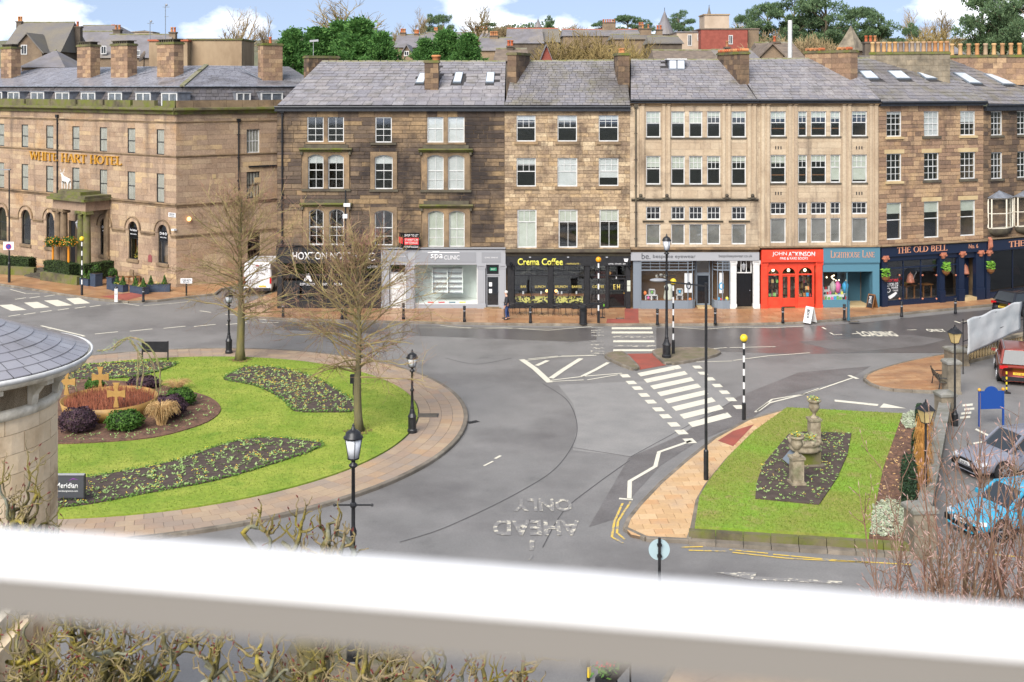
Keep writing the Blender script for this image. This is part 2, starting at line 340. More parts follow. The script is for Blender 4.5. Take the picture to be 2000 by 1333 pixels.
mat('inner_dark', S(70,66,62), .95)
mat('inner_warm', S(120,96,70), .9)
mat('inner_white', S(226,232,226,.95), .8)
mat('wood', S(150,104,62), .6, c2=S(120,80,46), scale=4)
glass_mat('glass', (.95,.96,.96), .10)
glass_mat('glass_clear', (.97,.98,.98), .07)
glass_mat('glass_dark', (.3,.32,.34), .10)
mat('frosted', S(235,240,245), .25, emit=None)
mat('roof_glass', S(220,228,236), .12, spec=.8)
mat('terracotta', S(200,110,70), .85, rand=[S(206,116,72), S(190,98,62), S(214,150,96), S(176,120,84)], bump=.2)
mat('pot_buff', S(210,176,126), .85, rand=[S(212,176,124), S(196,140,90), S(150,130,110), S(206,150,90), S(170,160,140)], bump=.2)
# ================================================================ GROUND, ROADS, PAVEMENTS
mat('asphalt', S(144,141,138), .55, c2=S(130,128,125), scale=.5, ramp=(.35,.7), c3=S(112,109,107), s3=.16, r3=(.48,.7), bump=.35, bscale=60, fine=.16, fs=14, spec=.4, streak=(S(112,110,108), .5, .62, .76))
mat('asphalt_pale', S(158,155,151), .65, c2=S(144,142,139), scale=.7, bump=.35, bscale=60, fine=.16, fs=14)
mat('asphalt_dark', S(126,122,120), .5, c2=S(106,102,100), scale=.6, bump=.4, bscale=50, fine=.25, fs=9)
mat('asphalt_wet', S(112,107,105), .28, c2=S(94,90,88), scale=.4, ramp=(.4,.7), bump=.18, bscale=60, fine=.15, spec=.6)
mat('crack', S(92,90,90), .8)
mat('road_white', S(238,232,212), .6, wear=(S(150,148,146), 2.6, .60, .68), bump=.1)
mat('road_worn', S(230,222,200), .6, wear=(S(144,141,138), 4.0, .41, .48), bump=.1)
mat('road_yellow', S(236,200,90), .6, wear=(S(150,148,146), 3.2, .50, .60))
mat('joint', S(110,92,74), .95)
mat('joint_grey', S(96,92,88), .95)
mat('slab_orange', S(190,134,84), .36, rand=[S(192,146,104), S(178,130,90), S(200,158,116), S(170,124,88), S(186,138,98)], c2=S(150,114,86), scale=.5, ramp=(.5,.75), bump=.15, fine=.1, spec=.5)
mat('slab_tan', S(216,178,132), .7, rand=[S(220,182,134), S(208,170,124), S(226,192,148), S(212,166,118)], c2=S(196,168,138), scale=.6, ramp=(.5,.75), bump=.15, fine=.1)
mat('slab_buff', S(182,160,136), .7, rand=[S(186,164,140), S(172,150,128), S(192,168,138), S(178,150,126), S(168,152,136), S(190,158,124)], c2=S(158,142,128), scale=.5, ramp=(.45,.75), bump=.15, fine=.1)
mat('slab_red', S(176,92,76), .7, rand=[S(180,94,78), S(168,84,70), S(186,104,86)], c2=S(150,84,72), scale=1, bump=.2)
mat('brick_grey', S(140,124,108), .8, rand=[S(146,128,110), S(130,116,102), S(152,136,118)], c2=S(116,112,84), scale=1.5, bump=.2)
mat('kerb_stone', S(150,140,126), .85, rand=[S(158,146,130), S(142,132,120), S(134,126,112), S(164,154,138)], c2=S(112,104,92), scale=1.5, bump=.3, bscale=20)
mat('lawn', S(132,158,46), .95, c2=S(170,178,74), scale=.35, ramp=(.38,.66), c3=S(112,146,38), s3=1.0, r3=(.5,.75), bump=.8, bscale=40, fine=.3, fs=7)
mat('lawn_dry', S(146,152,66), .95, c2=S(132,168,50), scale=.3, ramp=(.42,.6), c3=S(166,150,96), s3=.9, r3=(.54,.72), bump=.8, bscale=40, fine=.3, fs=7)
mat('soil', S(98,84,76), 1, c2=S(74,62,56), scale=4, bump=1, bscale=25, fine=.4)
mat('bark_mulch', S(134,100,80), 1, c2=S(96,72,60), scale=3, bump=1, bscale=30, fine=.5)
mat('ground', S(120,122,110), .95, c2=S(104,108,90), scale=.02)
mat('hill', S(124,120,92), .95, c2=S(98,104,72), scale=.04, c3=S(140,126,104), s3=.08)
def struct(name, mb, m, **k):
 o = mb.build(name, m, None, **k); o['kind'] = 'structure'; return o
def sheet(name, pts, m, z, parent=None):
 mb = MB(); mb.add([(q[0], q[1], z) for q in pts], [tuple(range(len(pts)))])
 o = mb.build(name, m, parent)
 if o.data.polygons[0].normal.z < 0: o.data.flip_normals()
 if not parent: o['kind'] = 'structure'
 return o
def GP(l, z=0): return [G(x, y, z) for x, y in l]
struct('ground', MB().add([(-3000,-300,-.06),(3000,-300,-.06),(3000,5000,-.06),(-3000,5000,-.06)], [(0,1,2,3)]), 'ground')
road = struct('road', MB().add([(-90,2,0),(70,2,0),(70,125,0),(-90,125,0)], [(0,1,2,3)]), 'asphalt')
def smooth_poly(l, n=4, closed=True):      # Catmull-Rom through pixel points
 o = []; m = len(l)
 for i in range(m if closed else m-1):
  if closed: p0, p1, p2, p3 = l[i-1], l[i], l[(i+1)%m], l[(i+2)%m]
  else: p0, p1, p2, p3 = l[max(i-1,0)], l[i], l[i+1], l[min(i+2,m-1)]
  for k in range(n):
   t = k/n
   o.append(tuple(.5*(2*p1[j]+(p2[j]-p0[j])*t+(2*p0[j]-5*p1[j]+4*p2[j]-p3[j])*t*t+(3*p1[j]-p0[j]-3*p2[j]+p3[j])*t**3) for j in (0,1)))
 if not closed: o.append(l[-1])
 return o
# patches of other asphalt
sheet('road_patch', GP([(520,627),(760,634),(990,640),(1165,641),(1165,664),(1120,668),(840,657),(560,645)]), 'asphalt_wet', .004)
sheet('road_patch', GP([(1282,641),(1560,640),(1700,629),(1860,612),(1990,600),(2060,640),(1990,664),(1860,690),(1700,690),(1560,692),(1420,688),(1282,683)]), 'asphalt_wet', .004)
sheet('road_patch', GP(smooth_poly([(1120,790),(1128,830),(1118,880),(1232,893),(1350,850),(1450,790),(1330,700),(1260,745),(1090,752)], 1)), 'asphalt_pale', .004)
sheet('road_patch', GP([(1228,895),(1330,850),(1440,776),(1560,728),(1700,716),(1660,740),(1540,770),(1460,822),(1360,864),(1290,910),(1235,970),(1215,1010),(1150,1030)]), 'asphalt_dark', .008)
sheet('road_patch', GP([(1560,668),(1780,655),(1850,664),(1800,676),(1650,690)]), 'asphalt_dark', .008)
def ribbon(mb, pts, w, z):                 # flat line of width w along world points
 pts = [Vector((q[0], q[1])) for q in pts]; L_, R_ = [], []
 for i, q in enumerate(pts):
  d = (pts[min(i+1, len(pts)-1)] - pts[max(i-1, 0)]).normalized(); n = Vector((-d.y, d.x)) * w/2
  L_.append(q+n); R_.append(q-n)
 for i in range(len(pts)-1):
  mb.add([(R_[i].x,R_[i].y,z),(R_[i+1].x,R_[i+1].y,z),(L_[i+1].x,L_[i+1].y,z),(L_[i].x,L_[i].y,z)], [(0,1,2,3)])
 return mb
mb = MB()
for l in ([(1060,750),(1105,780),(1124,815),(1126,850),(1110,885),(1080,920),(1035,950),(960,990),(860,1035),(780,1060)], [(1118,875),(1232,893)], [(1232,893),(1440,780)], [(1230,900),(1160,950),(1100,1000),(1060,1070)], [(870,700),(930,712),(1000,700)]):
 ribbon(mb, GP(smooth_poly(l, 5, False)), .035, .013)
struct('road_seam', mb, 'crack')
# ---- painted markings
def marks(polys, m='road_white', z=.016):
 mb = MB()
 for p_ in polys: mb.prism([(q.x, q.y) for q in GP(p_)], z-.004, z)
 return struct('road_marking', mb, m)
def line_px(l, w=.1): return ribbon(MB(), GP(l), w, .016)
# the long crossing (eight stripes) and the short one (six)
st = []
A0, A1, B0, B1 = G(1248,733), G(1348,831), G(1328,717), G(1425,811)
for i in range(8):
 t = i/7; a = A0.lerp(A1, t); b = B0.lerp(B1, t); h = (A1-A0)/7*.27; h2 = (B1-B0)/7*.27
 st.append([(a-h), (b-h2), (b+h2), (a+h)])
for i, q in enumerate(st):
 mb = MB(); mb.prism([(v.x, v.y) for v in q], .012, .016); struct('crossing_stripe', mb, 'road_white')
for i, (xa, xb, y) in enumerate([(1195,1273,642),(1195,1275,650.3),(1197,1276,658.8),(1198,1278,667.5),(1198,1281,676.8),(1198,1283,685)]):
 mb = MB(); mb.prism([(v.x, v.y) for v in GP([(xa,y-1.9),(xb,y-1.9),(xb+.5,y+1.9),(xa-.5,y+1.9)])], .012, .016); struct('crossing_stripe', mb, 'road_white' if i not in (2, 4) else 'road_worn')
for i, (xa, ya, xb, yb) in enumerate([(60,592,87,604),(99,588,131,600),(142,584,166,596),(10,597,42,609)]):
 mb = MB(); w = 22 if i else 20
 mb.prism([(v.x, v.y) for v in GP([(xa-13,ya),(xa+13,ya-1.6),(xb+10,yb-3),(xb-20,yb-1)])], .012, .016); struct('crossing_stripe', mb, 'road_white')
def dashes(pts, L_, W_, m='road_white'):
 mb = MB()
 for (x, y, dx, dy) in pts:
  c = G(x, y); e = (G(x+dx, y+dy)-c); e.z = 0; e.normalize(); n = Vector((-e.y, e.x, 0))
  mb.prism([tuple((c+e*a*L_/2+n*b*W_/2).xy) for a, b in ((-1,-1),(1,-1),(1,1),(-1,1))], .012, .016)
 struct('road_marking', mb, m)
dashes([(x, y, 10, 9.5) for x, y in ((1221,735),(1233,748),(1245,759),(1258,772.5),(1271,785.5),(1286,800.5),(1300,814),(1316,830),(1331,845),(1347,862))], .62, .42)
dashes([(x, y, 10, 9.5) for x, y in ((1362,718),(1373,730),(1387,741),(1401,754),(1415,767),(1428,781),(1443,796))], .6, .4)
dashes([(1167, y, 0, 10) for y in (641,646,650,656,668,675,681,687,691)], .3, .75, 'road_worn')
dashes([(x, y, 10, -1) for x, y in ((208,651),(276,645.5),(341,640),(400,636.5),(462,633))], 1.3, .13)
dashes([(x, y, 8, -1.2) for x, y in ((40,584),(68,581.5),(97,578.5),(28,617),(58,613.5),(90,609),(124,605),(157,601.5),(186,598.5))], .75, .16)
mb = MB()
for l, w in (([(1019,703),(1045,721),(1074,748)], .32), ([(1027,705),(1090,698),(1165,695)], .1), ([(1032,702),(1090,696.5)], .1), ([(1096,696),(1160,694.5)], .08), ([(1074,744),(1140,736),(1215,730)], .12), ([(1078,746),(1140,743)], .1), ([(1147,743),(1206,733)], .1),
   ([(1076,740),(1100,723),(1135,701)], .28), ([(1137,736),(1165,722),(1188,709)], .22), ([(1048,715),(1070,705)], .25),
   ([(1350,862),(1287,884),(1280,912),(1230,941),(1229,976)], .16), ([(1209,975),(1236,977)], .14),
   ([(1480,804),(1502,788),(1567,772),(1600,760)], .14), ([(1475,806),(1508,781),(1575,770),(1665,739)], .11), ([(1658,734),(1675,741)], .2),
   ([(945,911),(963,902)], .09), ([(967,897),(978,891)], .12), ([(1360,708),(1430,706)], .1), ([(1432,705),(1500,696),(1582,690)], .1), ([(1390,682),(1420,680)], .1), ([(1425,680),(1515,678)], .1), ([(820,641),(1080,643)], .05),
   ([(860,636.5),(880,639),(930,642),(985,641),(1015,643),(1070,646),(1105,643),(1155,639)], .1), ([(1315,640),(1375,644),(1430,640),(1510,641),(1570,638)], .1),
   ([(1606,640),(1613,644)], .14), ([(1621,650.5),(1628,654.5),(1645,654)], .12), ([(1664,653),(1682,651.5)], .12), ([(1772,645.5),(1790,645)], .12), ([(1864,628),(1876,632)], .14), ([(1878,629),(1900,627)], .1),
   ([(80,637),(160,656),(165,658)], .16), ([(85,645),(100,643)], .12), ([(20,566),(50,574),(78,575)], .1), ([(208,595),(240,593),(272,598)], .1), ([(280,598),(340,593),(375,589)], .1), ([(390,608),(412,611)], .12), ([(440,615),(465,616)], .12), ([(485,621),(520,626)], .1), ([(512,631),(545,631)], .1)):
 ribbon(mb, GP(l), w, .016)
struct('road_marking', mb, 'road_white')
mb = MB()
for l in ([(1232,981),(1207,1019),(1205,1042),(1221,1055)], [(1216,984),(1200,1020),(1195,1050),(1216,1062)], [(1330,1070),(1373,1069)], [(1345,1076),(1420,1078)], [(1425,1075),(1500,1082)], [(1510,1084),(1640,1096),(1780,1104)], [(1430,1080),(1540,1092),(1700,1100)], [(1900,1080),(2000,1090)], [(1840,700),(1760,712)], [(1195,1325),(1215,1280)], [(1186,1320),(1205,1283)]):
 ribbon(mb, GP(l), .08, .016)
struct('road_marking', mb, 'road_yellow')
marks([[(1630,781.5),(1716,790.5),(1714,794),(1630,785)], [(1726,789),(1769,798.5),(1718,797)]])
marks([[(1396,1119),(1478,1119),(1472,1134)], [(1474,1127),(1645,1137),(1644,1142),(1472,1133)]], 'road_worn')
marks([[(1035,1055),(1045,1055),(1042,1076),(1033,1076)], [(1036,1086),(1042,1086),(1037,1094),(1033,1094)]], 'road_worn')
marks([[(190,1204),(250,1194),(252,1199),(192,1210)], [(1010,1275),(1036,1271),(1036,1275),(1012,1279)], [(968,1276),(998,1274),(998,1277),(968,1279)]], 'road_worn')
marks([[(1880,905-30),(1990,862),(1992,866),(1882,880)], [(1990,930),(1996,930),(1999,936),(1992,936)]])
marks([[(1900,866),(2000,848),(2000,851),(1902,869)], [(1907,838),(1935,852),(1931,854),(1904,840)], [(1960,832),(2000,846),(2000,850),(1958,835)]])
marks([[(1880+dx,791+dy),(1900+dx,789+dy),(1900+dx,793+dy),(1880+dx,795+dy)] for dx, dy in ((0,0),(3,8),(-3,16),(-5,24))])
marks([[(1820,1128),(1860,1126),(1860,1131),(1820,1133)], [(1815,1150),(1858,1147),(1858,1151),(1815,1155)], [(1850,1126),(1860,1126),(1832,1150),(1822,1150)]], 'road_worn')
# ---------------------------------------------------------------- paving of single slabs
def unit_slab():
 mb = MB(); q = []
 for z, s_ in ((-1, 1), (-.15, 1), (0, .985)):
  for i, j in ((-1,-1),(1,-1),(1,1),(-1,1)): q.append((i*s_/2, j*s_/2, z))
 mb.add(q, [(8,9,10,11)] + [(a+k, a+(k+1)%4, a+4+(k+1)%4, a+4+k) for a in (0,4) for k in range(4)]); return mb
def clip(poly, x0, x1, y0, y1):
 for ax, v, sg in ((0,x0,1),(0,x1,-1),(1,y0,1),(1,y1,-1)):
  o = []
  for i in range(len(poly)):
   a, b = poly[i], poly[(i+1)%len(poly)]; da, db = (a[ax]-v)*sg, (b[ax]-v)*sg
   if da >= 0: o.append(a)
   if da*db < 0: t = da/(da-db); o.append((a[0]+(b[0]-a[0])*t, a[1]+(b[1]-a[1])*t))
  poly = o
  if not poly: return []
 return poly
def area(p_): return abs(sum(p_[i][0]*p_[(i+1)%len(p_)][1]-p_[(i+1)%len(p_)][0]*p_[i][1] for i in range(len(p_))))/2
def pave(owner, poly, h, m, sx, sy, ang=0.0, gap=.012, name='paving_slab', limit=300, bond=.5):
 c, s_ = math.cos(-ang), math.sin(-ang); pl = [(q[0]*c-q[1]*s_, q[0]*s_+q[1]*c) for q in poly]
 xs = [q[0] for q in pl]; ys = [q[1] for q in pl]; me = unit_slab().mesh(name, m); whole = []; rest = MB(); j = 0; y = min(ys)
 rnd = RAND(5)
 while y < max(ys):
  x = min(xs) - (sx*bond if j % 2 else 0)
  while x < max(xs):
   q = clip(pl, x+gap/2, x+sx-gap/2, y+gap/2, y+sy-gap/2)
   if len(q) > 2:
    if area(q) > .97*(sx-gap)*(sy-gap): whole.append((x+sx/2, y+sy/2))
    elif area(q) > .004:
     c2, s2 = math.cos(ang), math.sin(ang); rest.prism([(a*c2-b*s2, a*s2+b*c2) for a, b in q], h-.03, h, bottom=False)
   x += sx
  y += sy; j += 1
 c2, s2 = math.cos(ang), math.sin(ang)
 pos = [(a*c2-b*s2, a*s2+b*c2) for a, b in whole]; pos.sort(key=lambda q: q[1])
 for q in pos[:limit]:
  inst(name, me, owner, (q[0], q[1], h+rnd.uniform(-.002,.002)), (sx-gap, sy-gap, .03), (0, 0, ang))
 for q in pos[limit:]:
  us = unit_slab(); rest.add([(q[0]+(v[0]*(sx-gap))*c2-(v[1]*(sy-gap))*s2, q[1]+(v[0]*(sx-gap))*s2+(v[1]*(sy-gap))*c2, h+v[2]*.03) for v in us.v], us.f)
 if rest.v: rest.build(name, m, owner, kind='stuff')
KERB_ME = None
def kerb(owner, pts, h=.13, w=.15, L_=.91, m='kerb_stone', name='kerbstone', inset=None, closed=False):
 global KERB_ME
 if KERB_ME is None:
  b = MB(); q = []
  for x in (-.497, .497):
   q += [(x,-.5,-1.3),(x,.5,-1.3),(x,.5,-.04),(x,.42,0),(x,-.38,0),(x,-.5,-.18)]
  b.add(q, [(0,1,2,3,4,5),(11,10,9,8,7,6)] + [(i, i+6, (i+1)%6+6, (i+1)%6) for i in range(6)]); KERB_ME = {}
  KERB_ME['b'] = b
 if m not in KERB_ME: KERB_ME[m] = KERB_ME['b'].mesh(name, m)
 pts = [Vector((q[0], q[1])) for q in pts]
 if closed: pts.append(pts[0])
 out = []
 for a, b in zip(pts[:-1], pts[1:]):
  n = max(1, round((b-a).length/L_))
  for i in range(n): out.append((a.lerp(b, i/n), a.lerp(b, (i+1)/n)))
 segs = []; cur = None; acc = 0
 for a, b in out:
  if cur is None: cur = a; acc = 0
  acc += (b-a).length
  if acc > L_*.75: segs.append((cur, b)); cur = None
 if cur is not None: segs.append((cur, out[-1][1]))
 for a, b in segs[:290]:
  d = b-a; inst(name, KERB_ME[m], owner, ((a.x+b.x)/2, (a.y+b.y)/2, h), (d.length, w, h), (0, 0, math.atan2(d.y, d.x)))
def platform(name, poly, h, m):
 return struct(name, MB().prism([(q[0], q[1]) for q in poly], -.02, h), m)
# --- pavement before the terrace
KT = [(430,590),(440,604),(448,610),(470,618),(500,623),(560,626),(740,631),(990,636),(1170,637),(1300,637),(1430,636.5),(1550,634),(1630,628),(1700,621),(1780,613.5),(1850,607),(1940,598),(2060,588),(2200,575)]
kt = GP(KT); kt = [Vector((-13.6,92,0)), Vector((-16.8,81.5,0))] + kt[2:]
back = [Vector((q[0], q[1], 0)) for q in ((52,93),(36,83.6),(31.9,80.6),(23.9,77.8),(8,76.9),(-15.0,76.9),(-12.6,92))]
pv = platform('pavement', kt + back, .10, 'joint'); pv['label'] = 'orange paved footway in front of the shops'
inner = [Vector(q) for q in kt]
pave(pv, [(q.x, q.y) for q in kt + back], .125, 'slab_orange', .9, .6, 0, limit=300)
kerb(pv, kt, .135, .17)
tac = GP([(1186,627),(1247,627),(1249,635.5),(1184,635.5)]); sheet('tactile_paving', tac, 'slab_red', .131, pv)
sheet('tactile_paving', GP([(1220,607),(1247,607),(1247,627.2),(1220,627.2)]), 'slab_red', .131, pv)
# --- pavement before the hotel
KH = [(-260,515),(-120,540),(0,558),(60,567),(112,576),(160,583),(196,588),(252,592.5),(308,590),(364,583),(420,577)]
kh = GP(KH) + [Vector((-20.6,83.6,0)), Vector((-15.2,91,0))]
HC, HL, HR = Vector((-23.96,84.0)), Vector((-53.0,105.2)), Vector((-15.0,90.9))
hb = [Vector((-16.5,91.5,0)), Vector((HC.x,HC.y+.5,0)), Vector((HL.x,HL.y+.5,0))]
ph = platform('pavement', kh + hb, .10, 'joint'); pave(ph, [(q.x, q.y) for q in kh + hb], .125, 'slab_orange', .9, .6, math.atan2(-.73, 1), limit=300)
kerb(ph, kh, .135, .17)
sheet('tactile_paving', GP([(196,583.5),(265,574),(285,581),(246,591)]), 'slab_red', .131, ph)
# --- round garden
IC = Vector((-15.75, 50.75)); IR = 13.85
def ring(r_, n=96, c=IC): return [Vector((c.x+r_*math.cos(2*math.pi*i/n), c.y+r_*math.sin(2*math.pi*i/n), 0)) for i in range(n)]
isl = platform('pavement', ring(IR-.02), .10, 'joint_grey')
kerb(isl, ring(IR-.09), .135, .18, 1.0, closed=True)
rnd = RAND(11); row_n = 0; picked = 0
rest = MB()
for j in range(4):
 r0 = 11.72 + j*.488; r1 = r0+.476; n = int(2*math.pi*r1/.62); da = 2*math.pi/n
 def wedge(a0, a1): return [(r_*math.cos(t), r_*math.sin(t)) for r_, t in ((r0,a0),(r1,a0),(r1,a1),(r0,a1))]
 g = .006/r0; me = MB().prism(wedge(g, da-g), -.03, 0).mesh('paving_slab', 'slab_buff')
 for i in range(n):
  a = i*da + (j % 2)*da/2; am = (a+da/2) % (2*math.pi); dx, dy = math.cos(am), math.sin(am)
  see = dy < .55 and dx > -.35 and dy < .9
  if see and picked < 300: inst('paving_slab', me, isl, (IC.x, IC.y, .125), (1,1,1), (0,0,a)); picked += 1
  else: rest.prism([(IC.x+x, IC.y+y) for x, y in wedge(a+g, a+da-g)], .095, .125)
rest.build('paving_slab', 'slab_buff', isl, kind='stuff')
lawn = struct('lawn', MB().prism([(q.x, q.y) for q in ring(11.66)], .0, .16), 'lawn')
# edging of the lawn
def bed(pts, m='soil', h=.045, zb=.16, name='flower_bed'):
 return struct(name, MB().prism([(q.x, q.y) for q in pts], zb-.03, zb+h), m)
BED_A = GP(smooth_poly([(437,742),(460,727),(490,717),(560,723),(620,742),(665,768),(693,788),(693,804),(640,806),(577,804),(560,788),(530,768),(490,752)], 3), .16)
BED_B = GP(smooth_poly([(630,869),(590,862),(540,857),(490,859),(430,872),(330,905),(200,930),(60,955),(20,1000),(115,992),(180,985),(300,962),(420,940),(540,905),(600,885)], 3), .16)
BED_C = GP(smooth_poly([(345,711),(290,708),(230,710),(150,716),(90,722),(70,735),(140,742),(250,738),(310,726)], 3), .16)
BED_M = GP(smooth_poly([(40,868),(110,868),(180,866),(300,856),(390,832),(425,812),(430,795),(410,778),(370,766),(300,752),(200,744),(100,746),(40,790)], 3), .16)
for b_ in (BED_A, BED_B, BED_C): bed(b_)
bed(BED_M, 'bark_mulch')
# --- right-hand bed and its footway
RK = [(1530,806),(1460,826),(1395,862),(1340,906),(1290,950),(1250,992),(1228,1020),(1221,1038),(1232,1050),(1262,1057),(1345,1061)]
rk = GP(RK)
rgt = GP([(1345,1061),(1352,1043),(1363,985),(1380,955),(1420,905),(1470,855),(1535,808)])
pr = platform('pavement', rk + rgt[1:], .10, 'joint'); pave(pr, [(q.x, q.y) for q in rk+rgt[1:]], .125, 'slab_tan', .6, .45, .05, limit=300); kerb(pr, rk, .135, .16)
kerb(pr, list(reversed(rgt)), .165, .16, .9)
sheet('tactile_paving', GP([(1402,861),(1432,872),(1473,829),(1432,842)], .13), 'slab_red', .131, pr)
LAWN_R = GP([(1357,1046),(1366,987),(1384,955),(1424,905),(1474,855),(1537,809),(1763,821),(1725,930),(1697,1066)])
lawn2 = struct('lawn', MB().prism([(q.x, q.y) for q in LAWN_R], 0, .30), 'lawn_dry')
BED_R = GP(smooth_poly([(1540,850),(1570,845),(1663,848),(1655,890),(1635,935),(1600,987),(1475,975),(1478,945),(1490,910)], 1), .30)
bed(BED_R, zb=.30)
MULCH = GP([(1763,821),(1800,822),(1812,900),(1800,1000),(1775,1078),(1697,1066),(1725,930)])
struct('mulch_bed', MB().prism([(q.x, q.y) for q in MULCH], 0, .29), 'bark_mulch')
# --- pedestrian refuge
REF1 = GP(smooth_poly([(1183,699),(1192,693),(1215,691),(1232,705),(1247,722),(1235,724),(1205,712)], 3))
REF2 = GP(smooth_poly([(1276,690),(1300,684),(1380,684),(1404,690),(1398,697),(1350,708),(1305,714),(1290,705)], 3))
for q in (REF1, REF2):
 o = platform('refuge_island', q, .10, 'joint_grey'); pave(o, [(v.x, v.y) for v in q], .125, 'brick_grey', .21, .105, .3, .006, 'paving_brick', 250); kerb(o, q, .135, .13, .6, closed=True)
sheet('refuge_paving', GP([(1217,692),(1274,691),(1301,714),(1250,723),(1236,708)]), 'slab_red', .012)
# --- corner pavement with the bench
CK = GP(smooth_poly([(1850,769),(1800,768),(1745,765),(1708,757),(1689,745),(1698,734),(1730,722),(1780,709),(1842,697),(1890,690)], 3, False))
pc = platform('pavement', CK, .10, 'joint'); pave(pc, [(v.x, v.y) for v in CK], .125, 'slab_orange', .8, .3, .1, limit=200); kerb(pc, CK, .135, .15)
# --- near pavement under the window and behind the foreground lamp
np_ = [Vector(q) for q in ((3.6,28.2,0),(4.9,31.2,0),(13,29.4,0),(13,8,0),(1,8,0))]
pn = platform('pavement', np_, .10, 'joint_grey'); pave(pn, [(v.x, v.y) for v in np_], .125, 'slab_buff', .75, .75, .7, limit=200); kerb(pn, [np_[0], np_[1], np_[2]], .135, .15)
nq = [Vector(q) for q in ((-5.6,31.2,0),(-2.6,31.4,0),(-1.0,25.0,0),(-1.6,8,0),(-8,8,0))]
pm = platform('pavement', nq, .10, 'joint_grey'); pave(pm, [(v.x, v.y) for v in nq], .125, 'brick_grey', .42, .21, .4, .008, limit=300); kerb(pm, nq[:4], .135, .15)
# --- gratings
for x, y, w, d_ in ((832,811,1.1,.6), (1668,628,.6,.4), (1211,622,.5,.35)):
 c = G(x, y, .14); t = thing('drain_cover', 'dark metal cover set flush in the garden footway' if x == 832 else ('small cover in the footway before the navy pub' if x == 1668 else 'small cover in the footway by the red tactile paving'), 'cover', (c.x, c.y, .127)); b = MB().box(-w/2, w/2, -d_/2, d_/2, 0, .008); b.build('plate', 'iron', t)
 b = MB()
 for i in range(6): b.box(-w/2+.05, w/2-.05, -d_/2+(i+.3)*d_/6, -d_/2+(i+.6)*d_/6, .008, .013)
 b.build('ribs', 'kerb_stone', t)
c = G(924, 825); t = thing('gully_grate', 'dark gully grate in the road beside the round garden kerb', 'grate', (c.x, c.y, .002), .6)
for i in range(6): MB().box(-.26+i*.09, -.2+i*.09, -.14, .14, 0, .014).build('bar', 'iron', t)
# ================================================================ BUILDING KIT
for s_, u0, u1, y0, y1, fl, m in (('LOADING',1685,1757,648,658,0,'road_white'), ('ONLY',1815,1851,643.5,649,0,'road_white'), ('ONLY',1003,1119,975,1000,1,'road_worn'), ('AHEAD',962,1136,1017,1047,1,'road_worn')):
 a, b = G(u0, y1), G(u1, y1); c = G((u0+u1)/2, y0); t = bpy.data.objects.new('road_lettering_base', None)
 w = (b.x-a.x); h = c.y-a.y
 rot = Matrix.Translation((a.x+(w if fl else 0), a.y+(h if fl else 0), .0)) @ Matrix.Rotation(math.pi if fl else 0, 4, 'Z')
 TEXTS.append((s_, 0, w, 0, h, .018, m, None, 'road_lettering', .03, True, 0, rot))
def unit_stone(seed):
 rnd = RAND(seed); mb = MB(); q = []
 for y, ins in ((1, 0), (.12, 0), (0, .035)):
  for i, j in ((-1,-1),(1,-1),(1,1),(-1,1)):
   q.append((i*(.5-ins*.5) + rnd.uniform(-.004,.004), y, j*(.5-ins*1.3) + rnd.uniform(-.015,.015)))
 mb.add(q, [(8,9,10,11)] + [(a+4+k, a+4+(k+1)%4, a+(k+1)%4, a+k)[::-1] for a in (0,4) for k in range(4)]); return mb
STONE = [unit_stone(i) for i in range(4)]
SME = {}
def stones(owner, lst, m, name='stone', limit=300, thick=.05):
 rnd = RAND(len(lst)); lst = sorted(lst, key=lambda q: -(q[1]-q[0])*(q[3]-q[2])); rest = MB()
 for i, (a, b, c, d, f) in enumerate(lst):
  k = i % 4
  if i < limit:
   if (m, k, name) not in SME: SME[(m, k, name)] = STONE[k].mesh(name, m)
   inst(name, SME[(m, k, name)], owner, ((a+b)/2, f, (c+d)/2), (b-a, thick, d-c))
  else:
   rest.add([((a+b)/2+v[0]*(b-a), f+v[1]*thick, (c+d)/2+v[2]*(d-c)) for v in STONE[k].v], STONE[k].f)
 if rest.v: rest.build(name, m, owner, kind='stuff')
def cells(mb, u0, u1, z0, z1, ops, y0, y1):
 us = sorted({u0, u1, *[max(u0, min(u1, v)) for o in ops for v in o[:2]]}); zs = sorted({z0, z1, *[max(z0, min(z1, v)) for o in ops for v in o[2:4]]})
 for i in range(len(us)-1):
  run = None
  for j in range(len(zs)-1):
   cu, cz = (us[i]+us[i+1])/2, (zs[j]+zs[j+1])/2
   hole = any(o[0] < cu < o[1] and o[2] < cz < o[3] for o in ops)
   if hole:
    if run is not None: mb.box(us[i], us[i+1], y0, y1, run, zs[j]); run = None
   elif run is None: run = zs[j]
  if run is not None: mb.box(us[i], us[i+1], y0, y1, run, zs[-1])
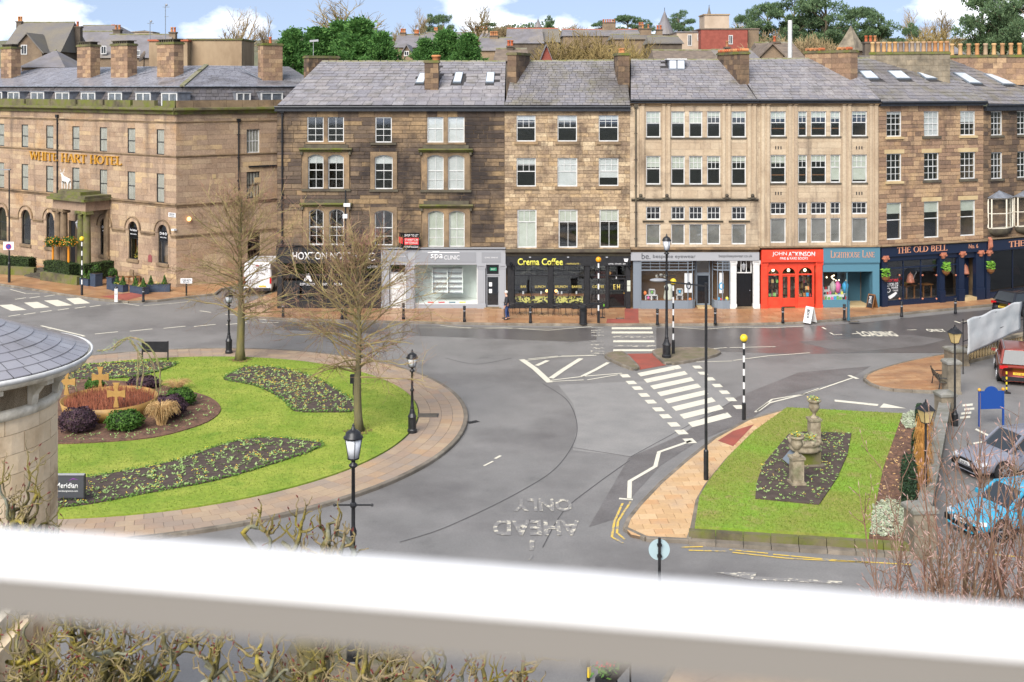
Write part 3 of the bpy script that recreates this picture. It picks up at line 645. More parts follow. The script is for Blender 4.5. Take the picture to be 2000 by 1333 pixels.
def ashlar(owner, u0, u1, z0, z1, ops, ch, wmin, wmax, m, mortar, seed, rough=.012, gap=.012, limit=300, wall_t=.32, stone_name='stone', blocks=()):
 rnd = RAND(seed); mb = MB(); cells(mb, u0, u1, z0, z1, ops, .04, wall_t)
 w = mb.build('wall', mortar, owner); lst = []
 allops = list(ops) + list(blocks)
 zb = sorted({z0, z1, *[v for o in allops for v in o[2:4] if z0 < v < z1]}); zz = [zb[0]]
 for v in zb[1:]:
  if v - zz[-1] > .1 or v == z1: zz.append(v)
 for a, b in zip(zz[:-1], zz[1:]):
  n = max(1, round((b-a)/ch)); hs = [rnd.uniform(.8, 1.2) for _ in range(n)]; t = sum(hs); z = a
  for h in hs:
   h = h/t*(b-a); za, zb_ = z, z+h; z = zb_
   iv = [(u0, u1)]
   for o in allops:
    if min(o[3], zb_) - max(o[2], za) > .25*h:
     iv = [p for s_, e in iv for p in ((s_, min(e, o[0])), (max(s_, o[1]), e)) if p[1]-p[0] > .03]
   for s_, e in iv:
    x = s_
    while x < e-1e-4:
     wd = rnd.uniform(wmin, wmax)
     if e-(x+wd) < wmin*.6: wd = e-x
     lst.append((x+gap/2, x+wd-gap/2, za+gap/2, zb_-gap/2, rnd.uniform(-rough, rough)-.005)); x += wd
 stones(w, lst, m, stone_name, limit); return w
def arch_pts(u0, u1, zs, rise, n=10):
 w = (u1-u0)/2; c = (u0+u1)/2; r_ = (w*w+rise*rise)/(2*rise); a = math.asin(min(1, w/r_))
 if rise > w*1.01: return [(c+w*math.cos(t), zs+rise*math.sin(t)) for t in [math.pi*i/n for i in range(n+1)]]
 return [(c+r_*math.sin(-a+2*a*i/n), zs+rise-r_+r_*math.cos(-a+2*a*i/n)) for i in range(n+1)]
def window(owner, r4, nx=2, nt=1, nb=1, split=.5, d=.1, frame='white_frame', fw=.055, bw=.028, blind=None, glass='glass', arch=0.0, bmat='blind', name='window', thick=.05, label=None, cross=False):
 u0, u1, z0, z1 = r4; mb = MB(); zt = z1
 mb.box(u0, u0+fw, d-thick/2, d+thick, z0, z1); mb.box(u1-fw, u1, d-thick/2, d+thick, z0, z1)
 mb.box(u0+fw, u1-fw, d-thick/2, d+thick, z0, z0+fw*1.3); mb.box(u0+fw, u1-fw, d-thick/2, d+thick, z1-fw, z1)
 if arch:
  ap = arch_pts(u0+fw, u1-fw, z1-fw-arch, arch, 8)
  for (xa, za), (xb, zb_) in zip(ap[:-1], ap[1:]): mb.xzprism([(xa,za),(xb,zb_),(xb,z1-fw+.001),(xa,z1-fw+.001)], d-thick/2-.001, d+thick)
 zm = z0 + (z1-z0)*(1-split)
 rows = []
 if nt: mb.box(u0+fw, u1-fw, d-.01, d+thick, zm-.025, zm+.025)
 gu0, gu1 = u0+fw, u1-fw
 def grid(za, zb_, n, k):
  for j in range(1, n): z = za+(zb_-za)*j/n; mb.box(gu0, gu1, d, d+.03, z-bw/2, z+bw/2)
  for i in range(1, k): x = gu0+(gu1-gu0)*i/k; mb.box(x-bw/2, x+bw/2, d-.002, d+.032, za, zb_)
  for j in range(n):
   for i in range(k): rows.append((gu0+(gu1-gu0)*i/k, gu0+(gu1-gu0)*(i+1)/k, za+(zb_-za)*j/n, za+(zb_-za)*(j+1)/n))
 nbx = nx if not isinstance(nx, tuple) else nx[1]; ntx = nx if not isinstance(nx, tuple) else nx[0]
 grid(z0+fw*1.3, (zm-.025) if nt else z1-fw, nb, nbx)
 if nt: grid(zm+.025, z1-fw, nt, ntx)
 w = mb.build(name, frame, owner, label=label)
 for a, b, c, e in rows: MB().box(a, b, d+.012, d+.018, c, e).build('pane', glass, w)
 if blind: MB().box(u0+fw, u1-fw, d+.035, d+.045, z1-(z1-z0)*blind, z1-.01).build('blind', bmat, w)
 return w
def trim(owner, name, m, *boxes):
 mb = MB()
 for b in boxes: mb.box(*b)
 return mb.build(name, m, owner)
def cornice(owner, name, m, u0, u1, z0, z1, proj, cap=True):
 h = z1-z0; pr = [(.06,z0),(-proj*.35,z0),(-proj*.45,z0+h*.35),(-proj*.9,z0+h*.6),(-proj,z0+h*.65),(-proj,z0+h*.92),(-proj*.8,z1),(.06,z1)]
 return MB().yzprism(pr, u0, u1).build(name, m, owner)
def grid_quad(quad, off, nu=16, nv=8):
 a, b, c, d = [Vector(q)+off for q in quad]; mb = MB()
 return mb.add([a.lerp(b, i/nu).lerp(d.lerp(c, i/nu), j/nv) for j in range(nv+1) for i in range(nu+1)], [(j*(nu+1)+i, j*(nu+1)+i+1, (j+1)*(nu+1)+i+1, (j+1)*(nu+1)+i) for j in range(nv) for i in range(nu)])
def slates(owner, quad, m, nrow, w, limit=300, holes=(), seed=1, name='slate', thick=.03, dim=.0):
 a, b, c, d = [Vector(q) for q in quad]; rnd = RAND(seed); lst = []; rest = MB()
 n = (b-a).cross(d-a).normalized()
 if n.z < 0: n = -n
 grid_quad(quad, -n*.015).build('roof_boarding', 'slate_bed', owner)
 ts = [0.0]; hs = [1+dim*(1-2*i/nrow) for i in range(nrow)]; tot = sum(hs)
 for h in hs: ts.append(ts[-1]+h/tot)
 for j in range(nrow):
  t0, t1 = ts[j], min(1, ts[j+1]+.25/nrow); p0, p1 = a.lerp(d, t0), b.lerp(c, t0); q0, q1 = a.lerp(d, t1), b.lerp(c, t1)
  L_ = (p1-p0).length; x = -rnd.uniform(0, w)
  while x < L_:
   wd = w*rnd.uniform(.75, 1.3); s0, s1 = max(0, x/L_), min(1, (x+wd)/L_); x += wd
   if s1-s0 < .002: continue
   cs, ct = (s0+s1)/2, (t0+t1)/2
   if any(h[0] < cs < h[1] and h[2] < ct < h[3] for h in holes): continue
   e = .012/L_; lift = rnd.uniform(.028, .05)
   v = [p0.lerp(p1, s0+e)+n*lift, p0.lerp(p1, s1-e)+n*(lift+rnd.uniform(-.004,.004)), q0.lerp(q1, s1-e)+n*.003, q0.lerp(q1, s0+e)+n*.003]
   lst.append((v, (v[1]-v[0]).length))
 lst.sort(key=lambda q: -q[1])
 for i, (v, _) in enumerate(lst):
  lo = [q-n*thick for q in v]; vs_ = lo+v; fs_ = [(4,5,6,7),(0,1,5,4),(1,2,6,5),(2,3,7,6),(3,0,4,7)]
  if i < limit: MB().add(vs_, fs_).build(name, m, owner)
  else: rest.add(vs_, fs_)
 if rest.v: rest.build(name, m, owner, kind='stuff')
def pots(owner, pts, h, r_, m='terracotta', name='chimney_pot'):
 me = MB().lathe([(r_,0),(r_*.86,h*.1),(r_*.78,h*.8),(r_*.98,h*.84),(r_*.98,h*.95),(r_*.8,h)], 10).mesh(name, m, True)
 for q in pts: inst(name, me, owner, q)
def chimney(owner, c0, c1, z0, z1, w, m='stone_darkmix', cap='stone_moss', name='chimney', ch=.3, npots=0, pot_m='terracotta', pot_h=.5, pot_r=.13, sw=.6, flat_pots=False):
 a, b = Vector((c0[0], c0[1])), Vector((c1[0], c1[1])); e = (b-a); L_ = e.length; e /= L_; n = Vector((-e.y, e.x))
 core = MB()
 def P(s_, t, z): q = a+e*s_+n*t; return (q.x, q.y, z)
 def bx(mb, s0, s1, t0, t1, za, zb_):
  mb.add([P(s0,t0,za),P(s1,t0,za),P(s1,t1,za),P(s0,t1,za),P(s0,t0,zb_),P(s1,t0,zb_),P(s1,t1,zb_),P(s0,t1,zb_)], [(0,3,2,1),(4,5,6,7),(0,1,5,4),(1,2,6,5),(2,3,7,6),(3,0,4,7)])
 bx(core, .02, L_-.02, -w/2+.02, w/2-.02, z0, z1-.02); o = core.build(name, 'mortar_dark', owner); mbk = 0
 rnd = RAND(int(abs(c0[0])*100)); z = z0; nrow = max(1, round((z1-z0-.18)/ch)); hh = (z1-z0-.18)/nrow; me = {}
 for j in range(nrow):
  za = z0+j*hh; nl = max(1, round(L_/sw)); nw = max(1, round(w/sw))
  for (n_, s_len, kind) in ((nl, L_, 'l'), (nw, w, 'w')):
   cuts = [0]+sorted(min(.95, max(.05, (i+(.25 if j % 2 else -.15))/n_)) for i in range(1, n_))+[1]
   for i in range(len(cuts)-1):
    s0, s1 = cuts[i]*s_len+.006, cuts[i+1]*s_len-.006; g = rnd.uniform(0,.012)
    for side in (-1, 1):
     mb = MB()
     if kind == 'l': bx(mb, s0, s1, side*w/2-.03+side*g, side*w/2+.03*0+side*g+.0, za+.006, za+hh-.006) if side > 0 else bx(mb, s0, s1, -w/2-g, -w/2+.03, za+.006, za+hh-.006)
     else:
      if side < 0: bx(mb, -.004-g, .03, s0-w/2, s1-w/2, za+.007, za+hh-.007)
      else: bx(mb, L_-.03, L_+.004+g, s0-w/2, s1-w/2, za+.007, za+hh-.007)
     mb.build('stone', m, o)
 cp = MB(); bx(cp, -.07, L_+.07, -w/2-.07, w/2+.07, z1-.18, z1-.06); bx(cp, -.02, L_+.02, -w/2-.02, w/2+.02, z1-.06, z1); cp.build('cap', cap, o)
 if npots:
  ps = [P(L_*(i+.5)/npots, 0, z1) for i in range(npots)] if L_ >= w else [P(L_/2, -w/2+w*(i+.5)/npots, z1) for i in range(npots)]
  pots(o, ps, pot_h, pot_r, pot_m)
 return o
def flashing(owner, a, b, w=.1): return MB().bar(a, b, w, .03).build('flashing', 'lead', owner)
def rooflight(owner, quad, s0, s1, t0, t1, m='roof_glass'):
 a, b, c, d = [Vector(q) for q in quad]
 def P(s_, t): return a.lerp(b, s_).lerp(d.lerp(c, s_), t)
 n = (b-a).cross(d-a).normalized(); n = n if n.z > 0 else -n
 q = [P(s0,t0),P(s1,t0),P(s1,t1),P(s0,t1)]; ctr = sum(q, Vector())/4
 o = MB().add([v-n*.01 for v in q]+[v+n*.09 for v in q], [(4,5,6,7),(0,1,5,4),(1,2,6,5),(2,3,7,6),(3,0,4,7)]).build('rooflight', 'slategrey_paint', owner)
 i = [v.lerp(ctr, .13)+n*.095 for v in q]; MB().add(i+[v+n*.008 for v in i], [(4,5,6,7),(0,1,5,4),(1,2,6,5),(2,3,7,6),(3,0,4,7)]).build('pane', m, o)
 return (s0-.004, s1+.004, t0-.03, t1+.02)
def shell(owner, L_, z1, depth=6.0, floors=(), wall='mortar_pale', z0=0.0):
 mb = MB(); mb.box(.02, L_-.02, depth-.2, depth, z0, z1); mb.box(.02, .2, .33, depth-.2, z0, z1); mb.box(L_-.2, L_-.02, .33, depth-.2, z0, z1)
 mb.build('party_wall', wall, owner); f = MB()
 for z in floors: f.box(.2, L_-.2, .33, depth-.2, z-.12, z+.12)
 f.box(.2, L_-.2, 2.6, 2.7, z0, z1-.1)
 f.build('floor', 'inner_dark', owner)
def downpipe(owner, u, z0, z1, d=-.09, m='black_paint'):
 mb = MB(); mb.tube([(u,d,z0),(u,d,z1)], .055, 8); o = mb.build('downpipe', m, owner)
 b = MB(); z = z0+.6
 while z < z1: b.box(u-.09, u+.09, d-.02, .05, z-.03, z+.03); z += 1.7
 b.build('bracket', m, o); MB().box(u-.13, u+.13, d-.1, d+.09, z1-.02, z1+.22).build('hopper', m, o); return o
def surround(owner, r4, w=.16, proj=.05, arch=0.0, top=.18, m='stone_trim', sill=True, name='window_surround', inner=0.0):
 u0, u1, z0, z1 = r4; mb = MB(); mb.box(u0-w, u0, -proj, .1, z0, z1); mb.box(u1, u1+w, -proj, .1, z0, z1)
 if arch:
  ap = arch_pts(u0, u1, z1-arch, arch, 10)
  for (xa, za), (xb, zb_) in zip(ap[:-1], ap[1:]): mb.xzprism([(xa,za),(xb,zb_),(xb,z1+top),(xa,z1+top)], -proj, .1)
  mb.box(u0-w, u0, -proj, .1, z1, z1+top); mb.box(u1, u1+w, -proj, .1, z1, z1+top)
 else: mb.box(u0-w, u1+w, -proj, .1, z1, z1+top)
 return mb.build(name, m, owner)
def sill(owner, u0, u1, z, h=.13, proj=.12, m='stone_trim', ov=.1): return MB().yzprism([(.08,z-h),(-proj,z-h),(-proj,z-.02),(.08,z+.01)], u0-ov, u1+ov).build('sill', m, owner)
# ================================================================ TERRACE
YT = 76.2
def X(px, Y): return (px-1000)*Y/F
P1 = Plane((X(541,YT),YT), (X(985.5,YT),YT)); P2 = Plane((X(985.5,YT),YT), (X(1230.5,YT),YT)); P3 = Plane((X(1230.5,YT),YT), (X(1481,YT),YT))
P4 = Plane((X(1481,YT),YT), (X(1716,76.7),76.7)); P5 = Plane((X(1716,76.7),76.7), (X(1921,79.5),79.5)); P6 = Plane((X(1921,79.5),79.5), (X(1921,79.5)+9, 79.5+4.6))
def house(P, name, label): return thing(name, label, 'building', P.loc(0,0), P.rz, 'terraced buildings along the far side of the road')
def zeave(P, x, y): return P.p(x, y)[1]
def inv(P, pt):                            # world -> facade coords
 q = Vector((pt[0], pt[1]))-P.A; return Vector((q.dot(P.e), q.dot(P.n), pt[2]))
RD = 5.2                                   # eaves to ridge, in plan
def roof(h, P, eL, eR, rR, rL, m, nrow, w, lights=(), holes=(), seed=3, yr=81.2, yl=None, dim=.0):
 a = Vector((P.p(*eL)[0], -.28, P.p(*eL)[1])); b = Vector((P.p(*eR)[0], -.28, P.p(*eR)[1]))
 c = inv(P, AT(rR[0], rR[1], yr)); d = inv(P, AT(rL[0], rL[1], yl or yr)); q = (a, b, c, d)
 n = (b-a).cross(d-a).normalized()
 rt = grid_quad(q, -n*.08).build('roof', 'slate_bed', h)
 hs = list(holes)
 for L_ in lights: hs.append(rooflight(rt, q, *L_))
 slates(rt, q, m, nrow, w, 300, hs, seed, dim=dim)
 dd = Vector((0, 5, -2.9)); MB().add([d, c, c+dd, d+dd], [(0,3,2,1)]).build('rear_slope', 'slate_bed', rt)
 k = max(2, int((c-d).length/.5))
 for i in range(k):
  p0, p1 = d.lerp(c, i/k+.002), d.lerp(c, (i+1)/k-.002); e = (p1-p0)
  s_ = Vector((0,.14,-.07)); MB().add([p0-Vector((0,.14,.07)), p1-Vector((0,.14,.07)), p1+Vector((0,0,.06)), p0+Vector((0,0,.06)), p1+s_, p0+s_], [(0,1,2,3),(3,2,4,5)]).build('ridge_tile', 'ridge_stone', rt)
 return rt, q
def onroof(q, s_, t): return q[0].lerp(q[1], s_).lerp(q[3].lerp(q[2], s_), t)
# ---------------------------------------------------------------- 1: sooty house with the black café and the grey empty clinic
h1 = house(P1, 'terrace_house', 'soot-darkened sandstone house with paired arched windows over black and pale grey shopfronts')
Z1 = P1.p(760, 217)[1]; ZS1 = P1.p(760, 486)[1]
R_ = P1.r
w3 = [R_(600,632,228,278), R_(640,671.5,228,278), R_(733,765,229.5,279), R_(834.6,866,228,279), R_(874.7,907,228,279)]
w2 = [R_(602,632,302,369), R_(641,671.5,302,369), R_(732,767,303,370), R_(834.6,866.5,303,371), R_(875,907,303,371)]
w1 = [R_(603.5,632,409,479), R_(643,671.5,409,479), R_(732,767,411,480), R_(836,867,412,483), R_(877,907.5,412,483)]
ops = w3+w2+w1; blk = []
for a, b in ((0,1),(3,4)):
 for ww in (w2, w1): blk.append((ww[a][0]-.42, ww[b][1]+.42, ww[a][2]-.05, ww[a][3]+.2))
 blk.append((w3[a][1], w3[b][0], w3[a][2], w3[a][3]))
for ww in (w2, w1): blk.append((ww[2][0]-.3, ww[2][1]+.3, ww[2][2]-.05, ww[2][3]+.22))
W1 = ashlar(h1, 0, P1.L, ZS1, Z1, ops, .29, .55, 1.5, 'stone_sooty', 'mortar_dark', 21, rough=.018, gap=.03, blocks=blk)
shell(h1, P1.L, Z1, 7, [ZS1, P1.p(760,395)[1], P1.p(760,290)[1]], 'stone_trim')
for i, r4 in enumerate(w3): window(h1, r4, 2, 1, 2 if i < 3 else 1, .47, blind=(None if i < 3 else 1.0), bmat='blind')
for i, r4 in enumerate(w2): window(h1, r4, 2, 1, 2, .46, blind=(.26, .26, .26, 1, 1)[i], arch=.16)
for i, r4 in enumerate(w1): window(h1, r4, 2, 1, 2, .5, blind=(None, None, None, 1, 1)[i], arch=.16, bmat='blind_pale')
for a, b in ((0,1),(3,4)):
 for ww in (w2, w1):
  u0, u1 = ww[a][0], ww[b][1]; zt = ww[a][3]; zb = ww[a][2]
  o = surround(h1, ww[a], .02, .05, .17, .16); surround(h1, ww[b], .02, .05, .17, .16)
  trim(h1, 'pilaster', 'stone_trim', (u0-.36,u0-.02,-.07,.08,zb,zt+.16)); trim(h1, 'pilaster', 'stone_trim', (u1+.02,u1+.36,-.07,.08,zb,zt+.16)); trim(h1, 'mullion', 'stone_trim', (ww[a][1]+.02,ww[b][0]-.02,-.06,.1,zb,zt+.17))
  trim(h1, 'frieze', 'stone_trim_dark', (u0-.28,u1+.28,-.09,.06,zt+.42,zt+.64))
  cornice(h1, 'hood', 'stone_moss', u0-.55, u1+.55, zt+.17, zt+.42, .38)
  for uu in (u0-.4, u1+.4): trim(h1, 'bracket', 'stone_trim_dark', (uu-.07,uu+.07,-.25,.05,zt+.0,zt+.172))
  sill(h1, u0, u1, zb, .16, .12, 'stone_trim_dark', .45)
 trim(h1, 'mullion', 'stone_trim', (w3[a][1],w3[b][0],-.02,.15,w3[a][2],w3[a][3])); sill(h1, w3[a][0], w3[b][1], w3[a][2], .12, .08, 'stone_trim')
for ww in (w2, w1):
 surround(h1, ww[2], .28, .06, .17, .2); sill(h1, ww[2][0], ww[2][1], ww[2][2], .16, .12, 'stone_trim_dark', .35)
sill(h1, w3[2][0], w3[2][1], w3[2][2], .14, .14, 'stone_trim_dark', .3)
trim(h1, 'eaves_board', 'fascia_black', (-.1, P1.L, -.3, .05, Z1-.02, Z1+.2)); MB().tube([(-.1,-.36,Z1+.26),(P1.L,-.36,Z1+.26)], .07, 8).build('gutter', 'fascia_black', h1)
downpipe(h1, P1.u(551.5), .1, Z1-.1)
rt1, q1 = roof(h1, P1, (543,206), (985.5,206), (988,120), (628,120), 'slate', 14, .72, lights=[(.565,.605,.47,.70),(.745,.785,.48,.72),(.905,.945,.48,.72)], dim=.25, holes=[(.60,.655,.4,.9)], seed=4)
# gable side of house 1
gl = inv(P1, AT(628,120,81.2)); MB().add([(0,.0,0),(0,.0,Z1+.1),(gl.x,gl.y,gl.z-.06),(gl.x,gl.y,0)], [(0,3,2,1)]).build('gable_wall', 'stone_darkmix', h1); MB().add([(gl.x,gl.y,0),(gl.x,gl.y,gl.z-.06),(gl.x+2.1,gl.y+5,Z1),(gl.x+2.1,gl.y+5,0)], [(0,3,2,1)]).build('gable_wall', 'stone_darkmix', h1)
p = onroof(q1, .62, .42); chimney(rt1, (p.x-.05,p.y), (p.x+.85,p.y), p.z-.5, AT(820,118.5,78.6).z, .95, ch=.33, sw=.45);
p = inv(P1, AT(615,130,81.2)); chimney(rt1, (p.x-.55,p.y-.2), (p.x+1.3,p.y+1.2), p.z-1.6, AT(615,109,81).z, .75, 'stone_darkmix', ch=.3, sw=.4)
p = inv(P1, AT(1004,152,78.5)); chimney(rt1, (p.x-.15,p.y), (p.x+.8,p.y+2.6), p.z-.7, AT(1004,103,79).z, .62, 'stone_darkmix', ch=.34, sw=.45)
p = inv(P1, AT(852,122,82)); pots(rt1, [(p.x, p.y, p.z-.3)], .8, .35)
# aerial
p = inv(P1, AT(612,112,81)); o = MB().tube([(p.x,p.y,p.z-.3),(p.x,p.y,p.z+1.15)], .02, 5); o.bar((p.x-.25,p.y,p.z+1.1),(p.x+.35,p.y,p.z+1.15),.05,.14); o.build('aerial', 'grey_paint', rt1)
def pilaster(h, P, x0, x1, y0, y1, m, d0=-.22, d1=.05, capital=True):
 u0, u1, z0, z1 = P.r(x0, x1, y0, y1); mb = MB(); mb.box(u0, u1, d0, d1, z0+.42, z1-.28); mb.box(u0-.03, u1+.03, d0-.04, d1, z0, z0+.42)
 mb.box(u0-.02, u1+.02, d0-.03, d1, z1-.28, z1-.22); mb.box(u0+.01, u1-.01, d0-.02, d1, z1-.22, z1-.1); mb.box(u0-.05, u1+.05, d0-.07, d1, z1-.1, z1)
 o = mb.build('pilaster', m, h)
 b = MB()
 for s_ in (0, 1): b.tube([((u0 if s_ else u1), d0-.05, z1-.16), ((u0 if s_ else u1), d1, z1-.16)], .06, 8)
 b.box(u0+(u1-u0)*.25, u1-(u1-u0)*.25, d0-.012, d0, z0+.55, z1-.4); b.build('moulding', m, o); return o
def shop_glass(h, u0, u1, z0, z1, d, cols, m, name='shop_window', transom=None, fw=.07, glass='glass_clear', bars=None):
 mb = MB(); mb.box(u0, u1, d-.05, d+.05, z0, z0+fw); mb.box(u0, u1, d-.05, d+.05, z1-fw, z1); mb.box(u0, u0+fw, d-.05, d+.05, z0+fw, z1-fw); mb.box(u1-fw, u1, d-.05, d+.05, z0+fw, z1-fw); pn = []
 zt = transom if transom else z1-fw
 if transom: mb.box(u0+fw, u1-fw, d-.052, d+.05, zt-.04, zt+.04)
 for i in range(cols):
  a = u0+(u1-u0)*i/cols; b = u0+(u1-u0)*(i+1)/cols
  if i: mb.box(a-fw*.4, a+fw*.4, d-.045, d+.045, z0+fw, z1-fw)
  pn.append((a, b, z0, zt))
  if transom:
   if bars:
    for j in range(bars[0]):
     for k in range(bars[1]):
      x0, x1 = a+(b-a)*j/bars[0], a+(b-a)*(j+1)/bars[0]; y0, y1 = zt+(z1-fw-zt)*k/bars[1], zt+(z1-fw-zt)*(k+1)/bars[1]; pn.append((x0, x1, y0, y1))
      if j: mb.box(x0-.012, x0+.012, d-.03, d+.03, zt, z1-fw)
      if k: mb.box(a, b, d-.028, d+.028, y0-.012, y0+.012)
   else: pn.append((a, b, zt, z1))
 o = mb.build(name, m, h)
 for a, b, c, e in pn: MB().box(a, b, d-.004, d+.004, c, e).build('pane', glass, o)
 return o
def door(h, u0, u1, z0, z1, d, m, panels=(1,2), glass=None, name='door', knob='lead'):
 mb = MB(); mb.box(u0, u1, d, d+.06, z0, z1); o = mb.build(name, m, h); nx, ny = panels; w = (u1-u0)/nx; hh = (z1-z0)/ny
 for i in range(nx):
  for j in range(ny):
   a, b, c, e = u0+w*i+.1, u0+w*(i+1)-.1, z0+hh*j+.12, z0+hh*(j+1)-.12
   MB().box(a, b, d-.015, d, c, e).build('door_panel' if not glass else 'pane', glass or m, o)
 MB().ball((u1-.1, d-.04, z0+(z1-z0)*.48), .035, 8, 5).build('handle', knob, o); return o
# black café
def B(P, x0, x1, y0, y1, d=0.0): return P.r(x0, x1, y0, y1, d)
sf = thing
u0, u1, z0, z1 = B(P1, 541, 745, 482, 513); YG = 606
fa = trim(h1, 'shop_fascia', 'black_paint', (u0,u1,-.3,.1,z0,z1)); cornice(h1, 'fascia_cornice', 'black_paint', u0, u1, z1, z1+.1, .4)
a = B(P1, 573, 699, 491.5, 506.5); text('HOXTON NORTH', a[0], a[1], a[2], a[3], -.302, 'letter_white', fa, bold=.012)
a = B(P1, 718, 738, 493, 508); mb = MB()
for i in range(14):
 t0 = R(40+i*20); t1 = R(60+i*20); c = ((a[0]+a[1])/2, (a[2]+a[3])/2); rr = .26
 mb.xzprism([(c[0]+rr*math.cos(t0), c[1]+rr*math.sin(t0)), (c[0]+rr*math.cos(t1), c[1]+rr*math.sin(t1)), (c[0]+rr*.8*math.cos(t1), c[1]+rr*.8*math.sin(t1)), (c[0]+rr*.8*math.cos(t0), c[1]+rr*.8*math.sin(t0))], -.31, -.3)
mb.build('emblem', 'letter_white', fa)
zg, zf = .125, z0
for xa, xb in ((543,552),(643,651),(700,707),(739,745)): q = B(P1, xa, xb, 513, YG); trim(h1, 'pilaster', 'black_paint', (q[0],q[1],-.2,.1,zg,zf))
for xa, xb, nm in ((552,643,2),(651,700,1),(707,739,1)):
 q = B(P1, xa, xb, 513, YG); shop_glass(h1, q[0], q[1], zg+.55, zf, .0, nm, 'black_paint', transom=zf-.8, glass='glass_dark'); trim(h1, 'stall_riser', 'black_paint', (q[0],q[1],-.08,.08,zg,zg+.55))
for s_, xa, xb, ya, yb in (('BRUNCH',630,668,553,558),('ESPRESSO',586,615,553,558),('COFFEE',718,738,519,524)):
 q = B(P1, xa, xb, ya, yb); text(s_, q[0], q[1], q[2], q[3], -.03 if xa != 718 else -.05, 'letter_white', h1, bold=.01)
q = B(P1, 593, 610, 535, 550); MB().xzprism([(q[0],q[2]),(q[0]+.15,q[2]),((q[0]+q[1])/2,q[3]-.3),(q[1]-.15,q[2]),(q[1],q[2]),((q[0]+q[1])/2+.08,q[3]),((q[0]+q[1])/2-.08,q[3])], -.035, -.03).build('emblem', 'letter_white', h1)
# grey clinic
u0, u1, z0, z1 = B(P1, 745, 988, 487, 516)
fa = trim(h1, 'shop_fascia', 'grey_paint', (u0,u1-.02,-.28,.1,z0,z1)); cornice(h1, 'fascia_cornice', 'grey_paint', u0, u1-.02, z1, z1+.12, .4)
for xa, xb in ((748,797),(811,930),(941,978)): q = B(P1, xa, xb, 492, 512); trim(fa, 'fascia_panel', 'grey_panel', (q[0],q[1],-.3,-.281,q[2],q[3]))
a = B(P1, 842, 866, 495.5, 508); text('spa', a[0], a[1], a[2], a[3], -.303, 'letter_white', fa, bold=.012); a = B(P1, 868, 898, 498, 506); text('CLINIC', a[0], a[1], a[2], a[3], -.303, 'letter_white', fa)
a = B(P1, 836, 898, 491, 493); trim(fa, 'emblem', 'letter_white', (a[0],a[1],-.31,-.3,a[2],a[2]+.05), (a[0]+.3,a[0]+.75,-.311,-.3,a[2]+.05,a[2]+.1))
a = B(P1, 947, 972, 501, 503.5); text('01423 395010', a[0], a[1], a[2], a[3], -.303, 'letter_white', fa)
a = B(P1, 757, 793, 498.5, 501.5); text('www.spaclinic.co.uk', a[0], a[1], a[2], a[3], -.303, 'letter_white', fa)
for xa, xb in ((746,761),(794,809),(933,948),(976,988)): pilaster(h1, P1, xa, xb, 516, YG, 'grey_paint')
q = B(P1, 809, 933, 516, YG); zw = B(P1, 809, 933, 516, 594)[2]
shop_glass(h1, q[0], q[1], zw, z0, -.02, 1, 'white_frame', glass='glass_clear', fw=.06); trim(h1, 'stall_riser', 'grey_paint', (q[0],q[1],-.12,.08,.125,zw))
q2 = B(P1, 842, 903, 528, 577); sh = trim(h1, 'display_shelves', 'inner_white', (q2[0],q2[1],1.0,1.05,q2[2],q2[3]), (q2[0],q2[0]+.05,.75,1.0,q2[2],q2[3]), (q2[1]-.05,q2[1],.75,1.0,q2[2],q2[3]), ((q2[0]+q2[1])/2-.03,(q2[0]+q2[1])/2+.03,.74,1.0,q2[2],q2[3]))
for i in range(6): z = q2[2]+(q2[3]-q2[2])*i/5; trim(sh, 'shelf', 'lead', (q2[0]+.05,q2[1]-.05,.77,.98,z-.015,z+.015))
trim(h1, 'shop_interior', 'inner_white', (q[0]-.3,q[1]+.3,2.3,2.35,.1,z0+.1), (q[0]-.32,q[0]-.28,.1,2.3,.1,z0), (q[1]+.28,q[1]+.32,.1,2.3,.1,z0), (q[0]-.3,q[1]+.3,.1,2.3,zw-.1,zw))
for i, (xa, c) in enumerate(((835,'red_paint'),(856,'letter_red'),(877,'teal_paint'),(897,'letter_yellow'))): a = B(P1, xa, xa+12, 582, 586); trim(h1, 'leaflet', c, (a[0],a[1],.2,.3,zw+.01,zw+.09))
q = B(P1, 762, 793, 534, YG); door(h1, q[0], q[1], .125, q[3], -.02, 'white_frame', (1,3)); q = B(P1, 762, 793, 516, 534); shop_glass(h1, q[0], q[1], q[2], q[3], .0, 1, 'grey_paint', name='fanlight', glass='glass_dark')
q = B(P1, 949, 976, 538, YG); door(h1, q[0], q[1], .2, q[3], .05, 'grey_paint', (1,1), 'glass_dark'); q = B(P1, 949, 976, 516, 538); fl = shop_glass(h1, q[0], q[1], q[2], q[3], .05, 1, 'grey_paint', name='fanlight', glass='glass_dark')
a = B(P1, 957, 970, 523, 529); mat('exit_green', S(40,150,110), .5); trim(fl, 'exit_sign', 'exit_green', (a[0],a[1],-.02,.02,a[2],a[3])); text('EXIT', a[0]+.08, a[1]-.08, a[2]+.05, a[3]-.05, -.021, 'letter_white', fl)
for xa, ya in ((955,552),(955,565)): a = B(P1, xa, xa+6, ya, ya+8); trim(h1, 'notice', 'letter_white', (a[0],a[1],.02,.026,a[2],a[3]))
trim(h1, 'doorstep', 'stone_trim', (q[0]-.1,q[1]+.1,-.3,.1,.12,.2))
